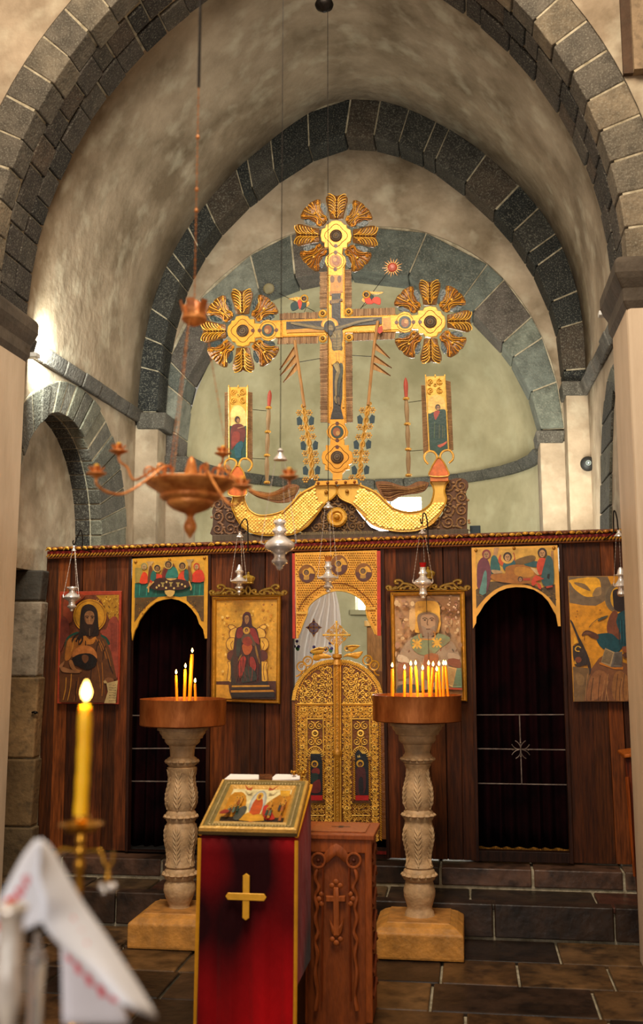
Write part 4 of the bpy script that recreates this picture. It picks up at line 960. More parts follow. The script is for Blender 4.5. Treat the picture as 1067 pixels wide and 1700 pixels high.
p.ln('#4a4236', [(300, 720), (350, 660), (420, 610)], 6, 4); p.lay('#4a4a3c', [(400, 640), (440, 600), (525, 578), (500, 605), (430, 640)], 2)
p.lay('#33221a', [(78, 640), (110, 660), (170, 800), (240, 940), (300, 1080), (330, 1230), (305, 1270), (280, 1160), (200, 1180), (130, 1160), (110, 940), (180, 900)], 2)
p.lay('#e8a822', [(125, 820), (172, 900), (118, 920)]); p.ln('#f0b42c', [(190, 1000), (150, 995), (140, 965), (170, 940), (205, 960)], 12, 4); p.lay('#7a3a18', ell(175, 1100, 38, 34)); p.lay('#c8901e', [(130, 1100), (155, 1150), (128, 1150)])
p.lay('#7a5a34', [(112, 1180), (300, 1200), (330, 1590), (124, 1590)]); p.lay('#8f6c40', [(150, 1250), (240, 1300), (230, 1400), (160, 1380)], 3)
p.lay('#7c4c2a', [(330, 1200), (420, 1080), (470, 1050), (760, 1150), (870, 1060), (880, 1588), (240, 1588), (290, 1380)])
p.lay('#9a6236', [(300, 1360), (380, 1230), (480, 1240), (520, 1320), (470, 1480), (380, 1570), (275, 1570)], 3); p.lay('#94602f', [(570, 1400), (620, 1240), (720, 1260), (800, 1400), (760, 1570), (600, 1570)], 3)
for k in range(16): x = random.uniform(280, 840); p.ln(random.choice(('#54300f', '#b07a48', '#5e3418')), [(x, random.uniform(1250, 1350)), (x-20, 1450), (x-40+random.uniform(0, 40), 1580)], 8, 4)
p.lay('#8a4a26', [(695, 945), (860, 935), (865, 1010), (760, 1020), (700, 1000)], 2); p.lay('#5a3018', [(690, 1040), (760, 1010), (870, 1020), (870, 1060), (740, 1080)], 3)
p.lay('#c8761a', [(420, 1130), (490, 1140), (600, 1190), (700, 1180), (700, 1215), (590, 1210), (420, 1150)])
p.lay('#a88c64', [(490, 960), (600, 1010), (555, 1185), (440, 1130)]); p.lay('#6c6258', [(600, 1010), (690, 1005), (690, 1185), (555, 1185)])
for k in range(10):
    t_ = k/10; p.ln('#33261a', [(492-46*t_, 985+145*t_), (580-36*t_, 1025+135*t_)], 5); p.ln('#3a322c', [(612-34*t_, 1028+140*t_), (684, 1024+145*t_)], 4)
for (x, y, r) in ((162, 528, 9), (430, 516, 9), (150, 595, 8), (100, 300, 6)): p.lay('#8a4a14', ell(x, y, r, r, 8))
p.mb.build('painting', PAINT, t)

# -- framed icons with carved crest: frame helper
def framed_icon(name, z, fo, fi, label, worn=False):
    P = z.pts(fo, 0); c = sum(P, Vector())/4
    t = thing(name, Vector((c.x, z.Y, min(q.z for q in P))), label, 'icon')
    I = z.pts(fi, 0); mb = MB(); mb.prism([q+Vector((0, .004, 0)) for q in I], (0, .01, 0), '#c08a2a', .2); mb.build('panel', PAINT, t)
    mb = MB()
    fr = [(0, 0), (.10, -.020), (.30, -.026), (.42, -.012), (.60, -.012), (.74, -.020), (.88, -.014), (1, .0)]
    for i in range(4):
        j = (i+1) % 4; rows = []
        for (u, d) in fr: rows.append([P[i].lerp(I[i], u)+Vector((0, d, 0)), P[j].lerp(I[j], u)+Vector((0, d, 0))])
        mb.grid(rows, '#c9902c', .45); mb.s[-7:] = [False]*7
        mb.add([P[i], P[j], P[j]+Vector((0, .02, 0)), P[i]+Vector((0, .02, 0))], [[0, 1, 2, 3]], '#5a3810', .3)
    fo_ = mb.build('frame', GOLD, t)
    return t, fo_
def crest(z, x0, x1, y, t, hgt, cx):
    """carved openwork crest: scrolls, leaves and a small crown in the middle"""
    mb = MB(); G = '#8f6a1c'; mt = .45
    mb.hexa([z(x0, y, .02), z(x1, y, .02), z(x1, y, -.03), z(x0, y, -.03), z(x0+18, y-14, .02), z(x1-18, y-14, .02), z(x1-18, y-14, -.035), z(x0+18, y-14, -.035)], '#a87c24', mt)
    for s in (-1, 1):
        xe = x0 if s < 0 else x1
        f = lambda u, v: z(cx+s*u*(x1-x0)/2, y-14-v*hgt, -.012)
        for L_ in ([(.98, .0), (1.02, .25), (.96, .38), (.90, .25), (.94, .12)], [(.95, .05), (.80, .12), (.70, .30), (.62, .75), (.70, 1.0), (.80, .95), (.80, .7), (.72, .66)], [(.64, .7), (.52, .62), (.40, .50), (.30, .25), (.36, .05), (.45, .10), (.42, .28)], [(.60, .05), (.55, .30), (.47, .38), (.40, .3)],
                   [(.30, .05), (.18, .1), (.10, .35), (.16, .5), (.22, .38)], [(.70, .05), (.62, .22), (.55, .12)], [(.88, .02), (.80, .25), (.74, .1)]):
            mb.tube(crom([f(u, v) for u, v in L_], 5), .0085, 6, G, mt)
        for (u, v) in ((.8, .84), (.42, .16), (.20, .28), (.66, .12), (.93, .24)): mb.ball(f(u, v), .010, '#b08628', mt, 8)
    mb.tube(crom([z(cx-8, y-14, -.012), z(cx-30, y-14-hgt*.4, -.012), z(cx, y-14-hgt*.9, -.012), z(cx+30, y-14-hgt*.4, -.012), z(cx+8, y-14, -.012)], 4), .008, 6, G, mt)
    mb.build('carved_crest', GOLD, t)
    cr = MB(); c = z(cx, y-14-hgt*1.12, -.03)
    prof = [(.026, 0), (.034, .006), (.030, .012), (.040, .030), (.044, .044), (.030, .056), (.012, .062), (.006, .068), (.009, .076), (.0, .086)]
    cr.lathe((c.x, c.y), [(r_, c.z+h_) for r_, h_ in prof], 20, '#c29a3c', .55, flute=10, amp=.10); cr.build('crown', GOLD, t)
# -- centre left: robed figure on a throne with a child
zv = Z(340, 960, 7.62, YS-.05)
t, fr = framed_icon('framed_icon', zv, [(98, 235), (962, 215), (950, 1590), (88, 1555)], [(150, 282), (912, 268), (900, 1532), (142, 1520)], 'gilt-framed icon of a veiled figure on a high throne holding a haloed child')
p = Paint(zv); p.d = .003
p.lay('#e2a636', [(148, 280), (914, 266), (902, 1534), (140, 1522)], met=.35)
for k in range(60): x, y = random.uniform(160, 880), random.uniform(300, 1250); p.lay(random.choice(('#d08e22', '#ecbc58', '#c8841e', '#f0c468')), ell(x, y, random.uniform(6, 26), random.uniform(5, 20), 8), met=.3)
p.lay('#4c1f10', [(142, 1305), (330, 1300), (900, 1300), (900, 1532), (142, 1522)]); p.lay('#d2922a', [(142, 1345), (300, 1350), (310, 1440), (340, 1524), (142, 1520)], met=.2)
# throne back and arms: outlined scrolls
D = '#5a1c14'
for s, cx in ((-1, 540), (1, 535)):
    f = lambda L_: [(cx+s*u, v) for u, v in L_]
    p.lay('#e8b24a', f([(130, 640), (190, 600), (235, 585), (240, 640), (215, 660), (230, 740), (150, 760)]), 3, .3); p.lay('#e2aa3e', f([(170, 765), (240, 760), (270, 830), (250, 890), (190, 910)]), 3, .3); p.lay('#e2aa3e', f([(180, 1050), (260, 1060), (250, 1160), (255, 1290), (180, 1290)]), 2, .3)
    for L_ in ([(120, 640), (150, 620), (190, 590), (235, 590), (245, 620), (215, 650)], [(150, 620), (215, 655), (235, 700), (220, 750)], [(150, 755), (230, 755), (270, 810), (265, 870), (235, 905)], [(185, 790), (215, 840), (195, 900)], [(160, 905), (245, 915)], [(165, 1045), (255, 1055)], [(255, 1060), (240, 1120), (252, 1200), (262, 1290)], [(215, 1070), (205, 1180), (222, 1290)]): p.ln(D, f(L_), 7, 4)
    p.lay('#5a2018', f([(160, 920), (240, 930), (262, 1000), (230, 1040), (160, 1045)]), 3)
p.lay('#231a1c', [(380, 900), (700, 890), (715, 1050), (720, 1300), (800, 1310), (800, 1350), (330, 1355), (325, 1040)], 1)
p.lay('#3a1416', [(400, 640), (460, 600), (480, 500), (500, 440), (530, 425), (570, 440), (590, 510), (600, 600), (660, 650), (690, 800), (710, 1000), (700, 1200), (690, 1320), (400, 1320), (360, 1000), (370, 800)], 3)
p.lay('#7a1c1c', [(410, 650), (470, 620), (480, 720), (440, 760), (400, 740)], 3); p.lay('#8a2220', [(560, 640), (630, 640), (670, 740), (690, 840), (620, 790), (580, 720)], 3)
p.lay('#5a1a1e', ell(529, 505, 56, 78)); p.lay('#2a1416', ell(529, 512, 44, 66)); p.lay('#9a6a3c', [(500, 500), (515, 470), (545, 470), (560, 505), (555, 545), (530, 580), (508, 555)], 3)
for sx in (516, 543): p.ln('#1c0e08', [(sx-9, 502), (sx+9, 502)], 6)
p.ln('#6a3e20', [(530, 505), (527, 535)], 5); p.ln('#6a2a1a', [(519, 553), (539, 553)], 5)
p.lay('#232e2a', [(400, 800), (460, 760), (450, 900), (420, 1000), (400, 960)], 3); p.lay('#8a6220', [(630, 800), (660, 900), (700, 1080), (680, 1060), (640, 930)], 2); p.lay('#8a6220', [(470, 960), (440, 990), (400, 1080), (450, 1010)], 2)
p.lay('#5c4230', [(460, 760), (500, 700), (570, 700), (620, 780), (640, 860), (560, 830), (480, 820)], 3); p.lay('#b0501c', [(470, 860), (510, 820), (570, 820), (600, 880), (560, 960), (500, 960)], 3); p.lay('#8f2c18', [(490, 760), (560, 740), (600, 820), (540, 860), (480, 820)], 3)
p.lay('#e0a838', ell(526, 660, 44), met=.4); p.lay('#6a3414', ell(526, 660, 36)); p.lay('#e8b648', ell(526, 660, 32), met=.3); p.lay('#3a2012', ell(526, 658, 23, 26)); p.lay('#9a6438', ell(527, 664, 15, 18))
p.lay('#a0201a', [(440, 1040), (480, 985), (520, 1010), (510, 1110), (470, 1230), (440, 1260), (420, 1150)], 3); p.lay('#8e1c1a', [(570, 1000), (620, 1010), (650, 1110), (620, 1180), (570, 1110)], 3)
p.lay('#1c2826', [(500, 1150), (550, 1110), (620, 1160), (660, 1280), (560, 1310), (460, 1310)], 3)
for k in range(14): x = random.uniform(400, 680); p.ln(random.choice(('#5a1618', '#1e1216', '#8a2a20')), [(x, random.uniform(950, 1050)), (x+random.uniform(-16, 16), 1180), (x+random.uniform(-30, 30), 1300)], 6, 3)
p.lay('#241616', [(330, 1350), (800, 1345), (830, 1405), (330, 1415)]); p.lay('#c88c2c', [(340, 1355), (815, 1352), (820, 1372), (340, 1378)], met=.2); p.lay('#1e1414', [(330, 1440), (880, 1440), (890, 1500), (340, 1512)]); p.lay('#b87a24', [(325, 1418), (860, 1412), (880, 1436), (330, 1445)], met=.2)
for L_ in ([(262, 520), (272, 490), (280, 520), (290, 490)], [(300, 520), (300, 490), (316, 500)], [(745, 520), (745, 490), (762, 495)], [(775, 490), (775, 525)]): p.ln('#a8581c', L_, 6)
for (x, y, r) in ((742, 335, 14), (850, 335, 11), (260, 325, 9), (870, 545, 8), (370, 545, 8)): p.lay('#a8681c', ell(x, y, r, r, 10))
p.mb.build('painting', PAINT, t)
crest(zv, 58, 1010, 222, t, 120, 548)
# -- centre right: pale worn icon of a bishop
zn = Z(640, 960, 7.113, YS-.05)
t, fr = framed_icon('framed_icon', zn, [(55, 165), (935, 150), (965, 1455), (82, 1420)], [(105, 212), (872, 195), (905, 1405), (125, 1395)], 'gilt-framed worn pale icon of a bearded bishop with a green cross-patterned stole')
p = Paint(zn); p.d = .003
p.lay('#c09468', [(103, 210), (874, 193), (907, 1408), (123, 1397)])
for k in range(120): x, y = random.uniform(120, 880), random.uniform(220, 1000); p.lay(random.choice(('#d8b487', '#a87850', '#c8a078', '#b08468', '#e0c090', '#9a7454')), ell(x, y, random.uniform(8, 34), random.uniform(8, 44), 7))
p.lay('#8a6038', [(520, 215), (700, 215), (860, 230), (860, 360), (760, 380), (680, 330), (620, 280)], 3)
p.lay('#e0ac4a', [(350, 300), (400, 270), (580, 270), (635, 330), (640, 420), (630, 640), (350, 640), (340, 420)], 2, .25); p.lay('#d8b078', [(280, 380), (345, 360), (345, 600), (285, 600)], 2)
for k in range(30): x, y = random.uniform(700, 870), random.uniform(240, 560); p.lay(random.choice(('#e8c8a0', '#8a5a44', '#d8b090', '#b07860')), ell(x, y, random.uniform(5, 22), random.uniform(5, 20), 6))
p.lay('#7f6650', [(372, 470), (400, 420), (490, 400), (580, 420), (625, 480), (600, 620), (560, 680), (500, 700), (430, 680), (390, 600)], 3)
p.lay('#a8876a', [(420, 450), (470, 425), (540, 430), (580, 470), (585, 560), (550, 620), (500, 640), (440, 610), (415, 530)], 3)
p.lay('#8f7a68', [(420, 560), (480, 590), (520, 590), (580, 560), (570, 640), (530, 700), (500, 715), (450, 680)], 3)
for sx in (462, 545): p.ln('#4a3628', [(sx-28, 478), (sx, 468), (sx+28, 480)], 10, 3); p.lay('#3a281e', ell(sx, 493, 14, 8, 10))
p.ln('#6a4c38', [(500, 480), (488, 540), (502, 552)], 10, 3); p.ln('#5a3428', [(478, 600), (525, 600)], 9)
p.lay('#a08a74', [(150, 910), (230, 780), (300, 700), (700, 690), (800, 760), (870, 900), (890, 1100), (880, 1300), (140, 1330), (140, 1100)])
for k in range(40): x, y = random.uniform(160, 860), random.uniform(780, 1380); p.ln(random.choice(('#7a5a48', '#c8a488', '#8a4a30', '#d8b890', '#5c5248')), [(x, y), (x+random.uniform(-30, 30), y+random.uniform(20, 90))], random.uniform(5, 16))
p.lay('#7d8a68', [(290, 760), (330, 690), (420, 650), (440, 710), (560, 715), (620, 650), (760, 700), (740, 760), (640, 830), (560, 900), (430, 905), (340, 860)], 2)
p.ln('#d08a2c', [(395, 660), (400, 710), (480, 722), (570, 715), (580, 650), (560, 630)], 13, 4)
for (cx_, cy_) in ((370, 775), (605, 762)):
    for k in range(4): a = PI/4+k*PI/2; p.ln('#e0ae44', [(cx_, cy_), (cx_+72*math.cos(a), cy_+72*math.sin(a))], 26); p.ln('#e0ae44', [(cx_, cy_), (cx_+56*math.cos(a+PI/4), cy_+56*math.sin(a+PI/4))], 13)
p.lay('#a8643a', [(460, 905), (620, 905), (610, 1000), (600, 1200), (460, 1180)], 2); p.lay('#cbb8a0', [(150, 900), (250, 930), (280, 1000), (140, 980)], 2); p.lay('#b8a088', [(740, 880), (860, 900), (870, 960), (740, 950)], 2); p.lay('#8a4c34', [(740, 950), (870, 960), (880, 1060), (740, 1020)], 2); p.lay('#9a6248', [(150, 1010), (280, 1010), (270, 1150), (150, 1200)], 2)
p.lay('#c8a66c', [(735, 1040), (840, 1060), (790, 1290), (700, 1240)]); p.lay('#6f8a70', [(840, 1060), (895, 1060), (900, 1290), (790, 1290)])
for k in range(12): t_ = k/12; p.ln('#7a5a34', [(738-30*t_, 1060+180*t_), (828-40*t_, 1085+190*t_)], 4); p.ln('#3c5a48', [(832-36*t_, 1090+190*t_), (892, 1085+190*t_)], 4)
p.lay('#a83a20', [(750, 1292), (905, 1298), (905, 1318), (750, 1312)]); p.lay('#3c4a50', [(140, 1270), (280, 1250), (420, 1270), (420, 1330), (250, 1380), (140, 1380)], 2)
p.ln('#3a2412', [(478, 215), (484, 400)], 6); p.ln('#3a2412', [(500, 640), (512, 1000)], 6)
p.mb.build('painting', PAINTWORN, t)
crest(zn, 12, 975, 150, t, 112, 500)
# ================================================================== CARVED CROSS AND FIGURES ABOVE THE SCREEN
YC = 7.22
bz = at(560, 896, YC).z
# -- carved base board lying on the cornice
zb5 = Z(340, 740, 4.639, YC); zb6 = Z(550, 740, 4.446, YC)
base = thing('carved_base_board', at(565, 897, YC), 'dark carved board with scrolled ends and a gilt sunburst, along the top of the screen', 'carved board')
mb = MB(); a, b = at(352, 899, YC-.03), at(777, 890, YC-.03); c, d = at(777, 878, YC-.03), at(352, 888, YC-.03)
mb.prism([a, b, c, d], (0, .08, 0), '#5c4a38'); pk = mb.build('plinth', CARVEDWOOD, base, bevel=.003)
mb = MB()
for k in range(58):                                                  # worn carved lettering, not readable
    x = 500+k*2.05; y = 885.5-.02*(x-500)*.9
    mb.tube([at(x, y+2.6, YC-.032), at(x+random.uniform(-.8, .8), y-2.0, YC-.032)], .0012, 4, '#b8a070')
    if k % 3 == 0: mb.tube([at(x, y-2.0, YC-.032), at(x+2.2, y-random.uniform(-2, 2), YC-.032)], .0012, 4, '#b8a070')
mb.build('worn_lettering', PLAIN, pk)
def carved_part(z, outline, name, fill_step, c0='#5a3a26', c1='#8a6444', dy=-.01, ground='#6e2a18'):
    mb = MB(); mb.prism(z.pts(outline, 0, 3), (0, .03, 0), c0, bev=.003); o = mb.build(name, CARVEDWOOD, base)
    cv = MB(); poly = xz(z.pts([((x-sum(p[0] for p in outline)/len(outline))*.9+sum(p[0] for p in outline)/len(outline), (y-sum(p[1] for p in outline)/len(outline))*.93+sum(p[1] for p in outline)/len(outline)) for x, y in outline], 0, 3))
    fill_scrolls(cv, poly, fill_step, z.Y-.006, c1, 0, .0065, .52); cv.build('scroll_relief', CARVEDWOOD, o); return o
carved_part(zb6, [(860, 262), (900, 243), (960, 240), (1000, 260), (1010, 300), (990, 350), (1005, 400), (1003, 500), (1000, 612), (1008, 622), (700, 625), (740, 580), (790, 540), (840, 470), (850, 400), (832, 350), (835, 300)], 'carved_end', .085, '#6a4630', '#a07850')
carved_part(zb5, [(75, 400), (130, 395), (200, 400), (215, 460), (240, 540), (275, 610), (330, 670), (340, 690), (60, 695), (58, 620), (62, 560), (55, 500), (75, 450)], 'carved_end', .085, '#54382a', '#8a6448')
carved_part(zb6, [(40, 352), (75, 395), (150, 430), (190, 480), (230, 530), (290, 600), (320, 632), (-215, 640), (-170, 590), (-120, 530), (-70, 450), (-10, 400)], 'carved_centre', .065, '#4c3424', '#8a6a48')
mb = MB(); zs_ = Z(510, 840, 10.625, YC-.028); C = zs_(525, 200)
n = 20
for k in range(n):
    a0 = 2*PI*k/n; mb.ball(C+Vector((math.cos(a0)*.052, 0, math.sin(a0)*.052)), .0185, '#e8ae40', .45, 8, (1, .4, 1))
mb.tube([C+Vector((.05*math.cos(2*PI*k/28), -.006, .05*math.sin(2*PI*k/28))) for k in range(28)], .016, 6, '#e2a638', .45, closed=True)
mb.ball(C, .04, '#d2962c', .45, 14, (1, .3, 1)); mb.ball(C+Vector((0, -.012, 0)), .021, '#b8801e', .5, 14); mb.build('sunburst_boss', GOLD, base)

# -- two gilt fish whose tails carry the side panels
def fish(z, outline, label, eye, fin, neck, wingL, spine):
    c = z(*eye); t = thing('gilt_fish', Vector((c.x, YC-.03, min(q.z for q in z.pts(outline)))), label, 'fish carving')
    mb = MB(); P = z.pts(outline, 0, 5); mb.prism(P, (0, .035, 0), '#eab44c', .4, .007); b = mb.build('body', GOLDFLAT, t)
    sc = MB(); X = [p.x for p in P]; Zz = [p.z for p in P]; poly = xz(P); polyi = xz(inset(P, .018)); r = .0125; j = 0; zc_ = min(Zz)
    while zc_ < max(Zz):
        xx = min(X)+(r if j % 2 else 0)
        while xx < max(X):
            if inside(xx, zc_, polyi) and (Vector((xx, 0, zc_))-Vector((c.x, 0, c.z))).length > .075 and not inside(xx, zc_, xz(z.pts(neck))):
                q = [Vector((xx+r*math.cos(a), z.Y-.0075-.003*(math.sin(-a) > .5), zc_+r*math.sin(a))) for a in (PI, PI*1.2, PI*1.4, PI*1.5, PI*1.6, PI*1.8, 2*PI)]
                sc.add(q+[Vector((xx, z.Y-.0065, zc_+r*.4))], [list(range(8))], random.choice(('#eeb84e', '#e2a63a', '#f4c65e')), .42)
                sc.tube(q, .0013, 3, '#b87a1e', .4)
            xx += 2*r
        zc_ += r*.95; j += 1
    sc.build('scales', GOLDFLAT, b)
    mb = MB(); mb.tube(z.pts(outline, -.004, 5), .0055, 5, '#d29a30', .42, closed=True); mb.build('edge_ridge', GOLD, b)
    mb = MB(); mb.ball(z(eye[0], eye[1], -.014), .014, '#a06a14', .5, 10); mb.build('eye', GOLD, t)
    mb = MB(); mb.tube(z.pts(spine, -.012, 5, False), .007, 6, '#e8b248', .42)
    for k in range(0, len(spine)-1): mb.ball(z(spine[k][0], spine[k][1]-8, -.012), .010, '#dca23a', .42, 6, (.6, .6, 1.3))
    mb.build('back_ridge', GOLDFLAT, t)
    mb = MB(); mb.prism(z.pts(fin, .012, 4), (0, .012, 0), '#8a5c38', 0, .003); w = mb.build('wing', CARVEDWOOD, t)
    fm = MB()
    a_, b_ = wingL
    A_ = resample([Vector((*p, 0)) for p in a_], 8); B_ = resample([Vector((*p, 0)) for p in b_], 8)
    for k in range(1, 8):
        t_ = k/8
        fm.tube([z(A_[i].x*(1-t_)+B_[i].x*t_, A_[i].y*(1-t_)+B_[i].y*t_, .006) for i in range(9)], .0028, 4, random.choice(('#c09464', '#5a3418', '#a87c4e')))
    fm.build('feathers', CARVEDWOOD, w)
    return t
fish(Z(550, 740, 4.446, YC-.04), [(42, 320), (55, 300), (80, 290), (140, 288), (200, 292), (270, 312), (340, 352), (400, 412), (455, 460), (560, 490), (660, 478), (720, 440), (742, 400), (755, 340), (748, 300), (738, 262), (862, 252), (842, 290), (834, 340), (848, 395), (830, 450), (790, 520), (735, 582), (640, 622), (560, 632), (470, 630), (370, 608), (290, 572), (220, 500), (160, 435), (105, 408), (65, 385), (45, 350)],
     'golden scaly carved fish curving up to the right under the cross foot', (115, 338),
     [(325, 275), (350, 262), (420, 265), (500, 290), (560, 298), (620, 270), (660, 262), (715, 270), (715, 290), (690, 330), (640, 350), (560, 362), (500, 375), (440, 410), (390, 395), (350, 340)], [(700, 255), (880, 250), (870, 420), (720, 420)],
     ([(340, 270), (420, 275), (500, 300), (580, 310), (700, 275)], [(400, 395), (440, 400), (500, 365), (600, 345), (690, 325)]), [(215, 292), (330, 345), (400, 412), (455, 460)])
fish(Z(340, 740, 4.639, YC-.04), [(1016, 330), (1000, 305), (940, 300), (865, 303), (800, 330), (735, 370), (680, 432), (610, 495), (520, 528), (420, 535), (350, 500), (315, 445), (302, 400), (296, 315), (215, 315), (222, 360), (214, 410), (206, 465), (232, 530), (270, 600), (340, 660), (440, 688), (560, 690), (680, 680), (780, 625), (850, 545), (925, 445), (985, 400), (1015, 360)],
     'golden scaly carved fish curving up to the left under the cross foot', (933, 358),
     [(350, 345), (420, 350), (500, 360), (560, 340), (620, 305), (680, 295), (725, 310), (720, 340), (700, 380), (660, 430), (560, 440), (480, 420), (400, 395), (330, 350)], [(195, 300), (320, 300), (320, 430), (200, 440)],
     ([(380, 350), (480, 365), (580, 335), (710, 305)], [(360, 375), (480, 415), (580, 430), (690, 380)]), [(850, 310), (735, 370), (680, 432), (590, 520)])

# -- the cross itself
zc1 = Z(460, 440, 5.335, YC-.05)
cross = thing('gilt_cross', at(560, 800, YC-.03), 'tall gilt painted cross with trefoil ends and radiating leaves, standing on the screen', 'cross')
G, G2 = '#da9426', '#b87a1c'
mb = MB()
vert = [(443, -320), (600, -320), (612, 1400), (445, 1400)]
mb.prism(zc1.pts([(445, -10), (598, -10), (600, 455), (1010, 440), (1080, 440), (1080, 590), (600, 600), (612, 1400), (445, 1400), (445, 625), (-60, 640), (-60, 492), (440, 470)]), (0, .03, 0), G, .35, .003)
beam = mb.build('beams', GOLDFLAT, cross)
mb = MB()
def beads(L_, r=.0035, c='#f0b848'):
    mb = MB()
    P = [zc1(x, y, -.003) for x, y in L_]
    for a, b in zip(P, P[1:]):
        n = max(1, int((b-a).length/.012))
        for i in range(n): mb.ball(a.lerp(b, (i+.5)/n), r, c, .4, 5)
    mb.build('bead_border', GOLDFLAT, beam)
for L_ in ([(452, 0), (452, 465)], [(590, 0), (590, 450)], [(455, 620), (460, 1390)], [(592, 600), (604, 1390)], [(-40, 498), (440, 476)], [(600, 458), (1000, 446)], [(-30, 628), (440, 612)], [(600, 590), (1010, 580)], [(470, 790), (475, 1380)]): beads(L_)
p = Paint(zc1, .0006); p.d = -.0042
p.lay('#cf8a26', [(470, 0), (580, 0), (580, 240), (470, 240)]); p.lay('#7a4a1e', ell(487, 125, 20, 32)); p.lay('#7a4a1e', ell(550, 125, 18, 32)); p.lay('#b8741e', [(462, 232), (566, 226), (566, 262), (462, 268)])
p.lay('#d89018', [(85, 500), (85, 600), (430, 590), (430, 560)]); p.lay('#d89428', [(935, 470), (1005, 462), (1008, 570), (935, 575)])
p.lay('#241a17', [(482, 253), (560, 250), (562, 470), (928, 460), (925, 522), (560, 545), (480, 548), (80, 572), (80, 502), (482, 488)])
p.lay('#241a17', [(490, 560), (575, 560), (585, 1100), (562, 1260), (588, 1362), (470, 1365), (495, 1262), (492, 1100)])
p.lay('#6e4a1c', [(462, 312), (575, 295), (578, 318), (550, 320), (548, 335), (475, 345), (462, 335)]); 
for k in range(6): p.ln('#c89a4a', [(484+k*11, 338-k*1.5), (486+k*11, 318-k*1.5)], 3)
p.lay('#dba02c', [(470, 640), (590, 640), (596, 900), (588, 1040), (595, 1260), (575, 1260), (580, 1000), (560, 860), (480, 870), (475, 1000), (480, 1260), (470, 1260)], met=.3)
p.lay('#c8861e', ell(465, 530, 76, 64, 28), met=.4); p.lay('#e8b040', ell(465, 530, 62, 52, 28), met=.4)
FL, FD, FH = '#7f6a3c', '#4c4026', '#a08a54'
p.lay(FD, [(110, 510), (150, 500), (230, 512), (330, 530), (410, 550), (415, 575), (320, 565), (220, 545), (150, 530)], 3); p.ln(FL, [(120, 512), (220, 528), (320, 548), (410, 562)], 16, 4)
p.lay(FD, [(505, 545), (600, 525), (700, 498), (780, 480), (850, 470), (890, 475), (850, 492), (760, 508), (680, 530), (590, 560), (520, 580)], 3); p.ln(FL, [(520, 560), (620, 530), (720, 500), (850, 480)], 15, 4)
p.lay(FD, [(455, 600), (500, 580), (570, 560), (580, 640), (572, 700), (578, 745), (540, 768), (490, 750), (482, 690), (465, 640)], 3); p.lay(FL, [(475, 605), (560, 575), (568, 640), (560, 740), (500, 740), (492, 680)], 3)
for y in (620, 650, 675, 700, 725): p.ln('#3a3420', [(488, y), (528, y+6), (564, y-4)], 3, 3)
p.ln('#3a3420', [(528, 600), (524, 750)], 4); p.ln(FH, [(505, 610), (520, 640)], 8); p.ln(FH, [(545, 600), (550, 640)], 8); p.ln('#9a3020', [(488, 655), (490, 680)], 4)
p.lay('#e0a22c', [(480, 775), (580, 760), (582, 850), (560, 880), (530, 850), (485, 885)], 3, .35); p.ln('#a86a14', [(520, 780), (528, 860)], 4); p.ln('#a86a14', [(545, 775), (550, 850)], 4)
p.lay(FL, [(490, 880), (540, 865), (552, 900), (558, 950), (540, 1000), (530, 1060), (528, 1150), (515, 1155), (508, 1060), (515, 980), (525, 930)], 3); p.lay(FH, [(500, 885), (535, 880), (545, 930), (530, 950)], 3)
p.lay('#2c3426', [(555, 870), (580, 880), (582, 960), (560, 1050), (545, 1160), (538, 1080), (545, 980), (562, 940)], 3); p.lay(FL, [(505, 1165), (520, 1160), (528, 1230), (505, 1200)], 2); p.lay('#5a4428', [(530, 1175), (550, 1170), (555, 1235), (540, 1230)], 2)
p.lay('#181210', ell(462, 545, 50, 56, 24)); p.lay(FD, ell(470, 560, 30, 38)); p.lay(FL, ell(474, 560, 20, 28)); p.lay('#1c140e', [(448, 580), (490, 580), (485, 618), (465, 625)], 2)
p.ln('#181210', [(462, 552), (474, 556)], 5); p.ln('#181210', [(482, 556), (490, 552)], 4)
p.mb.build('painted_body', PAINT, beam)
# reeded borders
def reeds(q, n, horiz, scal):
    mb = MB(); a, b, c, d = [Vector((*p_, 0)) for p_ in q]
    A, B, C_, D = [zc1(p_.x, p_.y, .012) for p_ in (a, b, c, d)]
    mb.prism([A, B, C_, D], (0, .008, 0), '#5a3a26')
    for i in range(n):
        t0 = (i+.5)/n
        if horiz: p0, p1 = A.lerp(D, t0), B.lerp(C_, t0)
        else: p0, p1 = A.lerp(B, t0), D.lerp(C_, t0)
        w_ = ((D-A).length if horiz else (B-A).length)/n*.46; e = (p1-p0).normalized()*random.uniform(-.002, .004)
        mb.tube([p0-e, p1+e], w_, 6, (*vary(random.choice(('#b08a64', '#9a7452', '#c0986e')), .12), 0))
    mb.build('reeded_border', CARVEDWOOD, cross)
reeds([(378, 62), (440, 58), (440, 385), (378, 388)], 26, True, 0); reeds([(598, 42), (655, 38), (660, 375), (600, 380)], 26, True, 0)
reeds([(378, 700), (443, 690), (445, 1392), (385, 1392)], 54, True, 0); reeds([(602, 685), (662, 680), (668, 1392), (612, 1392)], 54, True, 0)
reeds([(20, 430), (362, 418), (362, 470), (20, 482)], 26, False, 0); reeds([(668, 392), (1045, 380), (1048, 436), (668, 450)], 28, False, 0)
reeds([(5, 642), (362, 625), (362, 692), (0, 700)], 26, False, 0); reeds([(668, 602), (1050, 588), (1040, 655), (668, 672)], 28, False, 0)
for (x, y) in ((403, 430), (633, 415), (404, 652), (637, 642)):
    mb = MB(); c = zc1(x, y, -.006); rosette(mb, c, .033, 12, '#d89a30', .42); mb.tube([c+Vector((.019*math.cos(2*PI*k/16), -.005, .019*math.sin(2*PI*k/16))) for k in range(16)], .005, 5, '#e8b048', .42, closed=True); mb.build('rosette', GOLDFLAT, cross)
